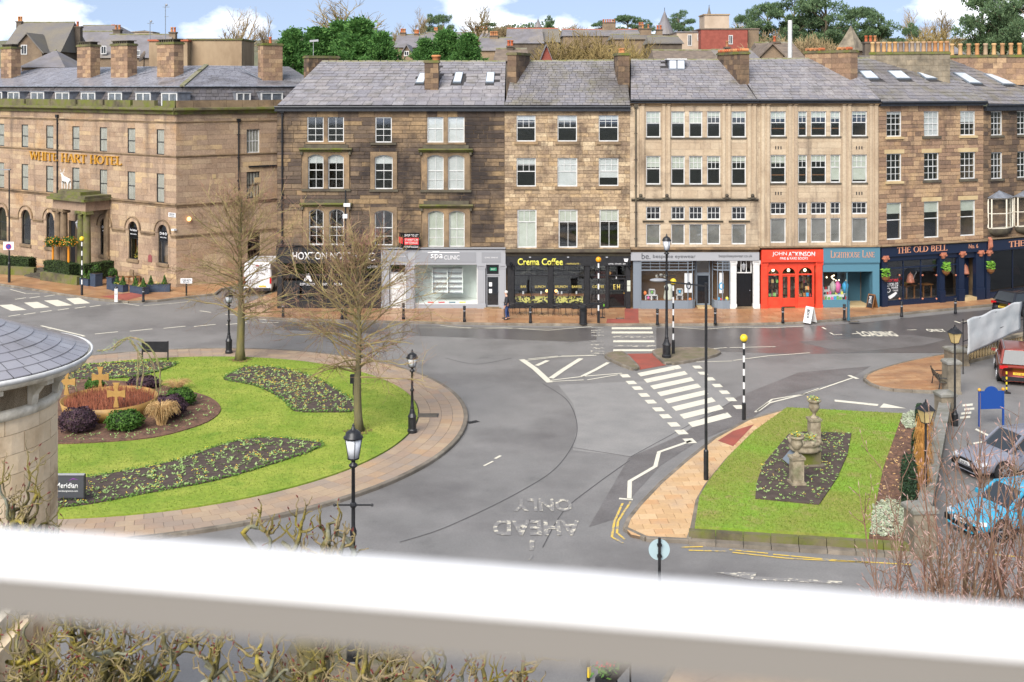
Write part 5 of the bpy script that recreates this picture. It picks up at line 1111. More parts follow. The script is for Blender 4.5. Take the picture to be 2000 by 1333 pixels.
for i in range(26):
 x = u0+.1+(i % 9)*.19; r_ = i//9; z = q[2]+.02+r_*.28; y = .15+r_*.3; w_ = rnd.uniform(.1,.16); hh = rnd.uniform(.14,.24); MB().box(x, x+w_, y, y+.06, z, z+hh).build('gift', rnd.choice(dm), h4)
for r_ in range(3): trim(h4, 'display_step', 'white_frame', (u0+.06,q[1]-.05,.1+r_*.3,.4+r_*.3,q[2],q[2]+.015+r_*.28))
for i in range(9): MB().ball((u0+.25+rnd.uniform(0,1.2), rnd.uniform(.3,1.2), zt-.35-rnd.uniform(0,.5)), .045, 6, 5).build('fairy_light', 'warm_bulb', h4)
for x, c in ((1637,'display_pink'),(1628,'curtain'),(1652,'display_blue')): a = BX(x-5, x+5, 548, 573, .4); MB().lathe([(.14,0),(.2,.3),(.22,.55),(.1,.7),(.05,.78)], 8, ((a[0]+a[1])/2,.5,a[2])).build('hanging_garment', c, h4, True)
# ---------------------------------------------------------------- 5, 6: the navy pub
def brown_house(P, h, rws, ye, ysh, m, seed, bl, xr, mt='mortar_pale'):
 ze, zs = P.p(xr, ye)[1], P.p(xr, ysh)[1]; ashlar(h, 0, P.L, zs, ze, [r4 for rr in rws for r4 in rr], .27, .4, 1.0, m, mt, seed, rough=.015, gap=.024); shell(h, P.L, ze, 7, [zs, rws[1][0][2]-.6, rws[0][0][2]-.6], 'stone_trim'); return ze, zs
h5 = house(P5, 'terrace_house', 'warm brown stone house numbered six above the navy pub front with copper capitals')
X5 = [(1732,1761),(1805,1834),(1876,1905)]
r3, r2, r1 = rows(P5, X5, 218.5,267.5), rows(P5, X5, 300.5,354.5), rows(P5, X5, 396.5,468.5)
ze, zs = brown_house(P5, h5, (r3, r2, r1), 207, 482, 'stone_brown', 25, None, 1745)
for i, r4 in enumerate(r3): window(h5, r4, 3, 2, 2, .5, blind=(.12,1,.45)[i]); sill(h5, r4[0], r4[1], r4[2], .16, .1, 'stone_trim_pale' if i != 1 else 'stone_trim_dark', .14)
for i, r4 in enumerate(r2):
 window(h5, r4, 3, 2, 2, .5, blind=(None,None,None)[i]); sill(h5, r4[0], r4[1], r4[2], .16, .1, 'stone_trim_pale' if i == 0 else 'stone_trim_dark', .14); trim(h5, 'lintel', 'stone_trim_pale', (r4[0]-.2,r4[1]+.2,-.02,.06,r4[3],r4[3]+.27))
for i, r4 in enumerate(r1): window(h5, r4, 1, 1, 1, .47, blind=.3, bmat='blind_pale'); (i and trim(h5, 'lintel', 'stone_trim_pale', (r4[0]-.2,r4[1]+.2,-.02,.06,r4[3],r4[3]+.27)))
trim(h5, 'eaves_board', 'fascia_black', (0, P5.L, -.3, .05, ze-.02, ze+.16)); MB().tube([(0,-.36,ze+.22),(P5.L,-.36,ze+.22)], .08, 8).build('gutter', 'fascia_black', h5)
rt5, q5 = roof(h5, P5, (1718,200), (1925,201), (1796,113), (1640,114), 'slate_mossy', 14, .62, seed=8, yr=84, yl=82, lights=[(.06,.2,.5,.68),(.38,.54,.5,.68),(.70,.87,.5,.70)])
p = inv(P5, AT(1855,155,81.3)); zc = AT(1858,101,81).z; chimney(rt5, (p.x,p.y), (p.x-4.2,p.y+3.2), p.z-.6, zc, .7, 'stone_grey', ch=.36, sw=.6, npots=14, pot_m='pot_buff', pot_h=.72, pot_r=.17)
def pub_window(P, h, x0, x1, y0, y1, n, d=.0):
 q = P.r(x0, x1, y0, y1, d); return shop_glass(h, q[0], q[1], q[2], q[3], d, n, 'navy_paint', transom=q[3]-.45, glass='glass', fw=.06), q
def capital(h, u, z, d):
 mb = MB(); mb.box(u-.2, u+.2, d-.12, d+.05, z, z+.1); mb.lathe([(.1,-.3),(.14,-.2),(.2,-.08),(.22,0)], 10, (u, d-.02, z))
 for s_ in (-1, 1): mb.tube([(u+s_*.17, d-.16, z-.08), (u+s_*.17, d+.05, z-.08)], .07, 8)
 mb.build('capital', 'copper', h)
zf0 = P5.p(1745,500)[1]
fa = trim(h5, 'shop_fascia', 'navy_paint', (.03,P5.L,-.3,.1,zf0,zs)); cornice(h5, 'fascia_cornice', 'stone_trim', 0, P5.L, zs, zs+.14, .45)
a = P5.r(1746,1844,482,494); za = P5.p(1746,494)[1]; zb = P5.p(1746,482.5)[1]; serif_text('THE OLD BELL', P5.u(1746), P5.u(1844), za, zb, -.3, 'letter_copper', fa); text('No. 6', P5.u(1886), P5.u(1904), za+.05, zb-.05, -.303, 'letter_copper', fa)
zc = P5.p(1745,505)[1]
for xa, xb in ((1719,1729),(1832,1841),(1869,1879),(1902,1918)):
 ua, ub = P5.u(xa), P5.u(xb); trim(h5, 'pilaster', 'navy_paint', (ua,ub,-.22,.1,.125,zf0), (ua-.03,ub+.03,-.27,.1,.125,.9)); capital(h5, (ua+ub)/2, zf0-.02, -.26)
trim(h5, 'sub_fascia', 'navy_paint', (P5.u(1729),P5.u(1869),-.14,.1,zf0-.3,zf0-.002)); zlo = P5.p(1730,590)[1]
for xa, xb, n in ((1729,1832,3),(1841,1869,1)):
 ua, ub = P5.u(xa), P5.u(xb); shop_glass(h5, ua, ub, zlo, zf0-.3, .0, n, 'navy_paint', transom=zf0-.8, glass='glass', fw=.06); trim(h5, 'stall_riser', 'navy_paint', (ua,ub,-.12,.08,.125,zlo))
q = (P5.u(1879), P5.u(1902)); door(h5, q[0], q[1], .35, zf0-.4, .5, 'navy_paint', (1,2), knob='copper'); trim(h5, 'doorstep', 'stone_trim_pale', (q[0],q[1],-.3,.5,.12,.35)); trim(h5, 'door_lining', 'navy_paint', (q[0],q[1],-.1,.55,zf0-.4,zf0-.002))
for x0_, s_, yy, yb_, m in ((1729,'COCKTAILS',545.5,551,'letter_red'),(1733,'2 FOR £12',553,560,'letter_white'),(1741,'FEVER',561,565,'letter_white'),(1743,'TREE',567,570,'letter_white')):
 za, zb = P5.p(1740,yb_)[1], P5.p(1740,yy)[1]; text(s_, P5.u(x0_), P5.u(1754), za, zb, -.015, m, h5, bold=.02, depth=.004)
ua = P5.u(1735); za = P5.p(1740,567)[1]; mb = MB()
for i in range(10): t0, t1 = R(i*36), R(i*36+36); mb.xzprism([(ua+.16*math.cos(t0), za+.16*math.sin(t0)), (ua+.16*math.cos(t1), za+.16*math.sin(t1)), (ua+.12*math.cos(t1), za+.12*math.sin(t1)), (ua+.12*math.cos(t0), za+.12*math.sin(t0))], -.02, -.015)
mb.build('emblem', 'letter_white', h5)
za = P5.p(1740,580)[1]; MB().xzprism([(P5.u(1733),za),(P5.u(1749),za+.3),(P5.u(1752),za+.22),(P5.u(1746),za),(P5.u(1738),za-.15)], -.02, -.015).build('emblem', 'letter_white', h5)
for x in (1775, 1808): # tables and bell-shaped ornaments inside
 u_ = P5.u(x, 1.0); t = trim(h5, 'pub_table', 'wood', (u_-.4,u_+.4,.7,1.3,1.15,1.2)); trim(t, 'leg', 'wood', (u_-.35,u_-.28,.8,.87,.1,1.15), (u_+.28,u_+.35,.8,.87,.1,1.15))
def bell(h, P, x, y): u_, z_ = P.p(x, y, .5); MB().lathe([(.3,0),(.27,.08),(.2,.4),(.14,.55),(.04,.62),(.02,.7)], 12, (u_,.5,z_)).build('bell_ornament', 'copper', h, True)
bell(h5, P5, 1778, 552); bell(h5, P5, 1885, 535)
for x in (1757, 1802, 1829, 1867):
 for yy in (538, 584): u_, z_ = P5.p(x, yy, -.1); MB().ball((u_,-.1,z_), .07, 8, 6).build('window_lamp', 'copper', h5)
h6 = house(P6, 'terrace_house', 'dark mottled stone house with timber oriel windows at the right edge of the terrace')
X6 = [(1936,1958),(1987,2011)]
r3, r2 = rows(P6, X6, 218,265), rows(P6, X6, 298,350); ze, zs = P6.p(1947,216)[1], P6.p(1947,468)[1]
ashlar(h6, 0, P6.L, zs, ze, r3+r2, .27, .35, .9, 'stone_darkmix', 'mortar_pale', 26, rough=.02, gap=.024); shell(h6, P6.L, ze, 7, [zs, r2[0][2]-.5], 'stone_trim')
for i, r4 in enumerate(r3+r2): window(h6, r4, 3, 2, 2, .5); sill(h6, r4[0], r4[1], r4[2], .14, .1, 'stone_trim_dark', .12)
trim(h6, 'eaves_board', 'fascia_black', (0, P6.L, -.3, .05, ze-.02, ze+.3)); MB().tube([(0,-.36,ze+.36),(P6.L,-.36,ze+.36)], .08, 8).build('gutter', 'fascia_black', h6)
for i in range(22): trim(h6, 'eaves_bracket', 'fascia_black', (.1+i*.38,.2+i*.38,-.28,-.3+.02,ze,ze+.14))
rt6, q6 = roof(h6, P6, (1925,203), (2150,206), (1960,122), (1796,113), 'slate_mossy', 14, .62, seed=9, yr=88, yl=84, lights=[(.1,.22,.42,.66),(.42,.54,.42,.66)])
p = inv(P6, AT(1992,150,84)); zc = AT(1995,107,83.5).z; chimney(rt6, (p.x+.4,p.y), (p.x-3.2,p.y+3.6), p.z-.6, zc, .7, 'stone_brown', ch=.36, sw=.6, npots=9, pot_m='pot_buff', pot_h=.85, pot_r=.18)
mat('oriel_paint', S(232,224,204), .5)
for xa, xb in ((1930,1973),(1981,2030)):
 ua, ub = P6.u(xa), P6.u(xb); za, zb = P6.p(1950,444)[1], P6.p(1950,388)[1]; m_ = (ua+ub)/2; pl = [(ua,0),(ua+.05,-.25),(m_,-.6),(ub-.05,-.25),(ub,0)]
 fr = MB(); o = fr.prism(pl, za-.05, za).prism(pl, zb, zb+.08)
 for q in pl: fr.tube([(q[0],q[1],za),(q[0],q[1],zb)], .06, 4)
 for a, b in zip(pl[:-1], pl[1:]): fr.bar((a[0],a[1],(za+zb)/2),(b[0],b[1],(za+zb)/2),.05,.05)
 o = fr.build('oriel_window', 'oriel_paint', h6)
 for a, b in zip(pl[:-1], pl[1:]): MB().add([(a[0],a[1]+.02,za),(b[0],b[1]+.02,za),(b[0],b[1]+.02,zb),(a[0],a[1]+.02,zb)], [(0,1,2,3)]).build('pane', 'glass', o)
 k = [(q[0]+(q[0]-m_)*.12, q[1]*1.2-.03) for q in pl]; n = len(k); MB().add([(q[0],q[1],zb+.08) for q in k]+[(m_,.0,zb+.55)], [(i, i+1, n) for i in range(n-1)]).build('oriel_roof', 'lead', o)
 cs = MB(); pr = [(1.0,0),(.98,-.15),(.85,-.35),(.55,-.5),(.2,-.58)]; vs_ = []
 for s_, dz in pr:
  for q in pl: vs_.append((m_+(q[0]-m_)*s_, q[1]*s_, za-.05+dz))
 cs.add(vs_, [(i*n+k_, i*n+k_+1, (i+1)*n+k_+1, (i+1)*n+k_) for i in range(len(pr)-1) for k_ in range(n-1)]); cs.build('oriel_base', 'stone_trim_dark', o, True)
zf0 = P6.p(1947,488)[1]; fa = trim(h6, 'shop_fascia', 'navy_paint', (.03,P6.L,-.3,.1,zf0,zs)); za, zb = P6.p(1963,482)[1], P6.p(1963,471)[1]; serif_text('THE OLD BELL', P6.u(1963), P6.u(2075), za, zb, -.3, 'letter_copper', fa); cornice(h6, 'fascia_cornice', 'stone_trim', 0, P6.L, zs, zs+.14, .4)
ua, ub = .03, P6.u(1929); trim(h6, 'pilaster', 'navy_paint', (ua,ub,-.22,.1,0,zf0)); capital(h6, (ua+ub)/2, zf0-.02, -.26); MB().yzprism([(-.32,zf0+.1),(-.5,zf0+.3),(-.45,zf0+.8),(-.32,zf0+.95)], ua+.05, ub-.05).build('fascia_end', 'copper', h6)
zlo = P6.p(1960,570)[1]; shop_glass(h6, P6.u(1930), P6.L-.3, zlo, zf0-.05, .0, 4, 'navy_paint', glass='glass_dark', fw=.06); trim(h6, 'stall_riser', 'navy_paint', (ub,P6.L,-.12,.08,zlo-.35,zlo)); trim(h6, 'plinth', 'stone_trim_pale', (ub,P6.L,-.1,.08,0,zlo-.35)); bell(h6, P6, 1985, 536)
# hanging baskets
mat('leaf_lime', S(140,200,60), .7, rand=[S(150,206,70), S(120,190,60), S(170,214,84)], trans=.3); mat('twig_green', S(110,120,60), .8)
for k, (P, x, y, lb) in enumerate(((P5,1730,540,'green trailing basket hung at the left end of the navy pub window'), (P5,1848,528,'green basket hung between the two navy pub windows'), (P6,1935,525,'green basket hung at the right-hand pub window'))):
 u_, z_ = P.p(x, y, -.45); b = plant('hanging_basket', lb, P.loc(u_, -.45, z_-.25), .75, .28, 130, 'leaf_lime', k+3, cat='basket', leaf=.1); MB().lathe([(.06,-.1),(.22,.05),(.28,.22)], 10).build('basket', 'wood', b); MB().tube([(0,0,.6),(0,0,1.0)], .01, 4).build('chain', 'iron', b)
# ================================================================ HOTEL
PL = Plane(HL, HC); PR = Plane(HC, (HR.x, HR.y))
hotel = thing('hotel', 'long pinkish stone hotel with round-arched ground windows, columned porch and gilt lettering', 'building', PL.loc(0,0), PL.rz)
def merge(tmp, main):
 M = Matrix.Translation(main.location) @ Matrix.Rotation(main.rotation_euler[2], 4, 'Z'); T_ = Matrix.Translation(tmp.location) @ Matrix.Rotation(tmp.rotation_euler[2], 4, 'Z'); K = M.inverted() @ T_
 for c in list(tmp.children): c.parent = main; c.matrix_local = K @ c.matrix_local
 bpy.data.objects.remove(tmp)
Lh = PL.L; zc = lambda y: PL.p(344, y)[1]
XW = [(-152,-140),(-98,-85),(-48,-35),(-5,8),(42,55),(90,104),(141,155),(194.6,209),(249,264),(306,320.5)]
r3 = [(PL.u(a), PL.u(b), PL.p(313,302.5)[1], PL.p(313,253)[1]) for a, b in XW]; r2 = [(PL.u(a), PL.u(b), PL.p(313,396)[1], PL.p(313,339.5)[1]) for a, b in XW]
XA = [(-150,-134),(-100,-83),(-48,-31),(-4,13),(42,60),(90,106),(196,214),(251,269.5),(309,328)]
r1 = [(PL.u(a), PL.u(b), PL.p(318,515)[1], PL.p(318,439)[1]) for a, b in XA]
dr = (PL.u(134), PL.u(152), .3, PL.p(318,452)[1])
zt = zc(224); blk = [(a-.3, b+.3, d-(b-a)/2-.05, d+.35) for a, b, c, d in r1]
ashlar(hotel, 0, Lh, .0, zt, r3+r2+r1+[dr], .38, .7, 1.7, 'stone_pink', 'mortar_pale', 31, rough=.006, gap=.01, blocks=blk)
shell(hotel, Lh, zt, 7, [zc(404), zc(310)], 'stone_pink')
for i, r4 in enumerate(r3+r2): window(hotel, r4, 1, 1, 1, .5, d=.05, thick=.03, frame='black_paint', fw=.045, blind=1 if i % 4 else .96, bmat='curtain')
for i, r4 in enumerate(r1):
 w = r4[1]-r4[0]; wi = window(hotel, r4, 1, 1, 1, .45, d=.1, frame='black_paint', fw=.06, arch=w/2-.07, glass='glass'); u0, u1, z0, z1 = r4; mb = MB(); ap = arch_pts(u0, u1, z1-w/2, w/2-.001, 12); ao = arch_pts(u0-.3, u1+.3, z1-w/2, w/2+.3, 12)
 for k in range(12): mb.xzprism([ap[k], ap[k+1], ao[k+1], ao[k]], -.06, .12)
 for k in range(12):
  (xa, za), (xb, zb) = ao[k], ao[k+1]; mb.xzprism([(xa,za),(xb,zb),(xb,z1+.36),(xa,z1+.36)], .0, .1)
  (xa, za), (xb, zb) = ap[k], ap[k+1];
 mb.box(u0-.3,u0,-.06,.12,z1-w/2-.05,z1-w/2); mb.box(u1,u1+.3,-.06,.12,z1-w/2-.05,z1-w/2); mb.build('arch', 'stone_pink', hotel)
 mb = MB(); am = arch_pts(u0-.36, u1+.36, z1-w/2, w/2+.36, 12)
 for k in range(12): mb.xzprism([ao[k], ao[k+1], am[k+1], am[k]], -.13, .05)
 mb.build('hood_mould', 'stone_trim', hotel)
 if i >= 6:
  trim(wi, 'sign_panel', 'black_gloss', (u0+.07,u1-.07,.04,.07,z1-w/2-.62,z1-w/2+.1)); text('D·B·D' if i != 7 else 'Fat Badger', u0+.15, u1-.15, z1-w/2-.2, z1-w/2-.02, .038, 'letter_white', wi, bold=.02); text('BAR & GRILL', u0+.2, u1-.2, z1-w/2-.42, z1-w/2-.34, .038, 'letter_white', wi)
 sill(hotel, u0, u1, z0, .2, .12, 'stone_trim', .12)
for y0, y1, pr in ((309,305,.1),(406,399,.16)): cornice(hotel, 'string_course', 'stone_trim', 0, Lh+.1, zc(y0), zc(y1), pr)
iv = sorted((a-.36, b+.36) for a, b, _, _ in r1); x = 0
for a, b in iv+[(Lh, Lh)]:
 if a-x > .05 and not (x < dr[0] < a): cornice(hotel, 'impost', 'stone_trim', x, a, zc(467), zc(460), .1)
 x = b
cornice(hotel, 'frieze', 'stone_trim', 0, Lh, zc(242), zc(238), .08); cornice(hotel, 'main_cornice', 'stone_moss', 0, Lh+.3, zc(224), zc(211), .5)
x = Lh+.2
for xa in [(a+b)/2+25 for a, b in XW]:
 pass
zp0, zp1 = zc(211), zc(197)
pxs = [(-170,-130),(-118,-80),(-70,-28),(-18,6.5),(6.5,50),(53,100),(101,150),(154,203),(207,257),(262,304),(320,345)]
for a, b in pxs: trim(hotel, 'parapet', 'stone_moss', (PL.u(a),min(PL.u(b),Lh),-.12,.2,zp0-.02,zp1))
trim(hotel, 'parapet', 'stone_moss', (0,Lh,-.1,.15,zp0-.06,zp0+.12))
# lettering
a, b = PL.u(61), PL.u(239.5); z0 = PL.p(150,317.5)[1]; z1 = PL.p(150,301.5)[1]; serif_text('WHITE HART HOTEL', a, b, z0, z1, -.03, 'gold_letter', hotel, depth=.1)
downpipe(hotel, PL.u(113.5), zc(405), zc(236))
# mansard, dormers, upper roof
zm = CZ-.05; qm = ((-2,.5,zp0+.0),(Lh-.35,.5,zp0+.0),(Lh-1.13,1.5,zm),(-2,1.5,zm)); rf = MB().add([Vector(v)+Vector((0,.05,-.05)) for v in qm], [(0,1,2,3)]).build('roof', 'slate_bed', hotel)
mat('slate_dark', S(110,106,108), .6, rand=[S(122,118,120), S(100,96,100), S(112,106,104)], c2=S(84,80,78), scale=1)
slates(rf, qm, 'slate_dark', 6, .42, 200, seed=12)
ridge_z = AT(200,129,94).z; dq = 5.6; qu = ((-2,1.3,zm+.02),(Lh-.98,1.3,zm+.02),(Lh-5.2,dq+1.3,ridge_z),(-2,dq+1.3,ridge_z)); slates(rf, qu, 'slate_wet', 18, .5, 300, seed=13)
MB().tube([(-2,1.3,zm),(Lh-1.1,1.3,zm)], .06, 6).build('roll', 'lead', rf); MB().add([(-2,dq+1.3,ridge_z),(Lh-5.2,dq+1.3,ridge_z),(Lh-5.2,dq+6,ridge_z-2.5),(-2,dq+6,ridge_z-2.5)], [(0,1,2,3)]).build('rear_slope', 'slate_bed', rf)
zd0, zd1 = zp0-.12, PL.p(320,181.5)[1]
for a, b in ((-120,-95),(-72,-48),(-25,-3),(8,31),(53,79),(101,128),(151,179),(204,231),(258,287),(308,339)):
 u0, u1 = PL.u(a), PL.u(b); dm_ = MB().box(u0, u1, .35, 1.5, zd0, zd1); d_ = dm_.build('dormer', 'lead', rf); MB().box(u0-.06, u1+.1, .25, 1.6, zd1, zd1+.06).build('dormer_roof', 'lead', d_)
 f = MB(); f.box(u0,u1,.3,.36,zd1-.1,zd1); f.box(u0,u0+.1,.3,.36,zd0,zd1-.1); f.box(u1-.1,u1,.3,.36,zd0,zd1-.1); f.box((u0+u1)/2-.05,(u0+u1)/2+.05,.3,.36,zd0,zd1-.1); f.build('frame', 'white_frame', d_)
 for k in (0, 1): MB().box(u0+.1+k*(u1-u0)/2-k*.05, u0+(u1-u0)/2+k*((u1-u0)/2)-.1+(1-k)*.05, .33, .34, zd0, zd1-.1).build('pane', 'glass', d_)
# chimneys on the long range
for xa, xb, yb_, yt in ((0,42,137,90),(148,198,135,86),(212,272,135,84),(303,362,137,81)):
 Yc = 84+(344-(xa+xb)/2)*13.4/344+4.2; w_ = (xb-xa)*Yc/F; c = Vector((PL.u((xa+xb)/2, 4.0), 4.0, 0)); zt_ = AT((xa+xb)/2, yt, Yc).z; o = chimney(rf, (c.x-w_/2*.9,c.y), (c.x+w_/2*.9,c.y), 14.9, zt_, .9, 'stone_brown', ch=.32, sw=.55)
 mb = MB(); n = 7
 for i in range(n): mb.box(c.x-w_*.42+i*w_*.12, c.x-w_*.42+i*w_*.12+w_*.05, c.y-.35, c.y+.35, zt_, zt_+.18)
 mb.box(c.x-w_*.45, c.x+w_*.45, c.y-.42, c.y+.42, zt_+.18, zt_+.24); mb.build('vent_cap', 'stone_trim_dark', o); flashing(rf, (c.x+w_/2*.9+.05, c.y-.5, 15.1), (c.x+w_/2*.9+1.0, c.y+1.3, 15.95), .25)
# the side range, built in its own axes and then joined to the hotel
side = thing('hotel_side', 'x', 'x', PR.loc(0,0), PR.rz); Ls = PR.L
w3s = [(PR.u(482), PR.u(507.5), PR.p(495,299)[1], PR.p(495,253)[1]), (PR.u(482), PR.u(507.5), PR.p(495,388)[1], PR.p(495,336)[1]), (PR.u(484), PR.u(508.5), PR.p(495,509)[1], PR.p(495,449)[1])]
ashlar(side, 0, Ls, 0, zt, w3s, .38, .7, 1.6, 'stone_pink', 'mortar_pale', 32, rough=.006, gap=.01); shell(side, Ls, zt, 5, [zc(404), zc(310)], 'stone_pink')
for i, r4 in enumerate(w3s): window(side, r4, 4, 1, 1, .5, d=.15, frame='black_paint' if i else 'white_frame', bw=.025, blind=1 if i < 2 else None, bmat='curtain'); sill(side, r4[0], r4[1], r4[2], .12, .08, 'stone_trim')
for y0, y1, pr in ((309,305,.1),(406,399,.16),(467,460,.08)): cornice(side, 'string_course', 'stone_trim', -.05, Ls, zc(y0), zc(y1), pr)
cornice(side, 'frieze', 'stone_trim', 0, Ls, zc(242), zc(238), .08); cornice(side, 'main_cornice', 'stone_moss', -.3, Ls, zc(224), zc(211), .5); n = 9
for i in range(n): trim(side, 'parapet', 'stone_trim', (Ls*i/n+.01,Ls*(i+1)/n-.01,-.12,.2,zp0-.02,zp1))
qm = ((.38,.5,zp0),(Ls,.5,zp0),(Ls,1.5,zm),(1.13,1.5,zm)); rs = MB().add([Vector(v)+Vector((0,.05,-.05)) for v in qm], [(0,1,2,3)]).build('roof', 'slate_bed', side); slates(rs, qm, 'slate_dark', 6, .42, 150, seed=14)
qu = ((.98,1.3,zm+.02),(Ls+1,1.3,zm+.02),(Ls+1,6.9,ridge_z),(5.2,6.9,ridge_z)); slates(rs, qu, 'slate_wet', 18, .5, 200, seed=15); MB().tube([(1.1,1.3,zm),(Ls,1.3,zm)], .06, 6).build('roll', 'lead', rs)
MB().bar((.98,1.32,zm+.05),(5.2,6.9,ridge_z+.05),.35,.12).build('hip_ridge', 'ridge_stone', rs)
for a, b in ((467,495),(515,558)):
 u0, u1 = PR.u(a), PR.u(b); d_ = MB().box(u0, u1, .5, 1.5, zd0, zd1).build('dormer', 'lead', rs); f = MB(); f.box(u0,u1,.44,.5,zd1-.1,zd1); f.box(u0,u0+.1,.44,.5,zd0,zd1-.1); f.box(u1-.1,u1,.44,.5,zd0,zd1-.1); f.box((u0+u1)/2-.05,(u0+u1)/2+.05,.44,.5,zd0,zd1-.1); f.build('frame', 'white_frame', d_); MB().box(u0+.1,u1-.1,.47,.48,zd0,zd1-.1).build('pane', 'glass', d_); MB().box(u0-.06,u1+.1,.4,1.6,zd1,zd1+.06).build('dormer_roof', 'lead', d_)
downpipe(side, PR.u(465), .1, PR.p(465,238)[1]); trim(side, 'cable_tray', 'iron', (PR.u(485),PR.u(543),-.14,-.02,PR.p(515,326)[1],PR.p(515,323)[1])); MB().tube([(PR.u(445),-.05,PR.p(450,403)[1]),(PR.u(462),-.05,PR.p(450,403)[1])], .04, 5).build('pipe', 'iron', side)
for x, y, w_, h_ in ((418,345,7,8),(503,352,12,10)): q = PR.r(x-w_/2, x+w_/2, y-h_/2, y+h_/2); trim(side, 'vent', 'stone_trim_pale', (q[0],q[1],-.03,.02,q[2],q[3]))
q = PR.r(364,372,423,433); MB().ball(((q[0]+q[1])/2,-.12,(q[2]+q[3])/2), .16, 8, 6).build('wall_lamp', 'lamp_amber', side); MB().lathe([(.02,0),(.02,.0)], 4).build('bracket', 'iron', side) if False else None
q = PR.r(346,351,446,450)
Yc = 87.5; c = Vector((PR.u(528,3.2), 3.2, 0)); w_ = 54*Yc/F; o = chimney(rs, (c.x-w_/2*.8,3.2), (c.x+w_/2*.8,3.2), 14.9, AT(530,81,Yc).z, .9, 'stone_brown', ch=.34, sw=.5, npots=1); flashing(rs, (c.x-w_/2*.8-.1,2.9,15.0), (c.x-w_/2*.8-1.0,4.9,15.95), .2)
merge(side, hotel)
# street name plate on the corner
q = PL.r(330,344,416,424.5); o = trim(hotel, 'street_nameplate', 'letter_white', (q[0],q[1],-.05,-.02,q[2],q[3])); text('CRESCENT', q[0]+.08, q[1]-.08, q[2]+.16, q[3]-.04, -.051, 'letter_dark', o); text('ROAD', q[0]+.12, q[1]-.12, q[2]+.04, q[2]+.13, -.051, 'letter_dark', o)
q = PL.r(341,346,447,450.5); trim(hotel, 'security_camera', 'letter_white', (q[0],q[1],-.3,-.05,q[2],q[3])); q = PL.r(290,297,497,512); mat('plaque', S(150,84,84), .5); MB().xzprism([(q[0],q[2]),(q[1],q[2]),(q[1],q[3]-.12),((q[0]+q[1])/2,q[3]),(q[0],q[3]-.12)], -.04, 0).build('wall_plaque', 'plaque', hotel)
# porch
d0 = -2.1; ua, ub = PL.u(103,d0), PL.u(167,d0); ze0, ze1 = PL.p(140,411,d0)[1], PL.p(140,383,d0)[1]; po = MB().box(ua, ub, d0, .1, ze0, ze1-.35).build('porch', 'stone_pink', hotel)
MB().box(ua-.3, ub+.3, d0-.35, .0, ze1-.35, ze1-.15).build('porch_cornice', 'stone_moss', po); MB().box(ua-.15, ub+.15, d0-.15, .0, ze1-.15, ze1+.05).build('porch_top', 'stone_moss', po); MB().box(ua+.5, ub-.8, d0+.1, -.3, ze1+.05, ze1+.3).build('porch_block', 'stone_moss', po)
for u_, m in ((ua+.28,'stone_trim'),(ua+1.0,'stone_trim'),(ub-1.0,'stone_moss'),(ub-.28,'stone_moss')):
 c = MB().lathe([(.4,.55),(.4,.65),(.3,.75),(.29,ze0*.5),(.25,ze0-.3),(.25,ze0-.26),(.3,ze0-.24),(.28,ze0-.2)], 14, (u_,d0+.3,0)); c.box(u_-.33,u_+.33,d0-.03,d0+.63,ze0-.2,ze0); c.box(u_-.42,u_+.42,d0-.12,d0+.72,.0,.55); c.build('column', m, po)
 for s_ in (-1, 1): MB().tube([(u_+s_*.27,d0-.03,ze0-.22),(u_+s_*.27,d0+.63,ze0-.22)], .09, 8).build('volute', m, po)
for u_ in (ua+.28, ub-.28): MB().box(u_-.25, u_+.25, -.2, .05, .3, ze0).build('pilaster', 'stone_trim', po)
door(hotel, dr[0], dr[1], .3, dr[3], .2, 'black_paint', (2,3)); MB().box(ua-.2, ub+.2, d0-.3, 0, 0, .3).build('porch_floor', 'stone_trim', po)
MB().lathe([(.08,0),(.2,.4),(.24,.46),(.1,.62),(.02,.8)], 6, ((ua+ub)/2,d0+.8,ze0-1.5)).build('lantern', 'grey_paint', po)
# white hart
def skinned(name, verts, edges, m, parent=None, root=0, sub=2, smooth=True):
 me = bpy.data.meshes.new(name); me.from_pydata([v[:3] for v in verts], edges, []); o = bpy.data.objects.new(name, me); col.objects.link(o); me.materials.append(MATS[m])
 md = o.modifiers.new('skin', 'SKIN'); md.use_smooth_shade = True; sk = me.skin_vertices[0].data
 for i, v in enumerate(verts): sk[i].radius = (v[3], v[4] if len(v) > 4 else v[3]); sk[i].use_root = (i == root)
 s_ = o.modifiers.new('sub', 'SUBSURF'); s_.levels = s_.render_levels = sub
 if parent: o.parent = parent
 return o
mat('statue_white', S(244,242,236), .6)
pc_ = PL.loc((PL.u(119,-1.3)+PL.u(139,-1.3))/2, -1.3, ze1+.28); ha = thing('stag_statue', 'white stag statue standing on the mossy porch roof of the hotel', 'statue', pc_, PL.rz); MB().box(-.5,.5,-.2,.2,0,.05).build('plinth', 'stone_moss', ha)
V = [(.0,0,.78,.15,.17),(.3,0,.8,.16,.18),(-.28,0,.82,.15,.19),(-.42,0,1.02,.09),(-.5,0,1.22,.07),(-.6,0,1.28,.06),(-.76,0,1.2,.035),
 (.38,.09,.62,.1),(.46,.09,.36,.045),(.4,.09,.06,.04),(.38,-.09,.62,.1),(.36,-.09,.36,.045),(.3,-.09,.06,.04),
 (-.3,.09,.58,.08),(-.27,.09,.32,.045),(-.28,.09,.06,.04),(-.32,-.09,.58,.08),(-.36,-.09,.32,.045),(-.36,-.09,.06,.04),(.5,0,.82,.05),(.56,0,.7,.03)]
Ed = [(0,1),(0,2),(2,3),(3,4),(4,5),(5,6),(1,7),(7,8),(8,9),(1,10),(10,11),(11,12),(2,13),(13,14),(14,15),(2,16),(16,17),(17,18),(1,19),(19,20)]
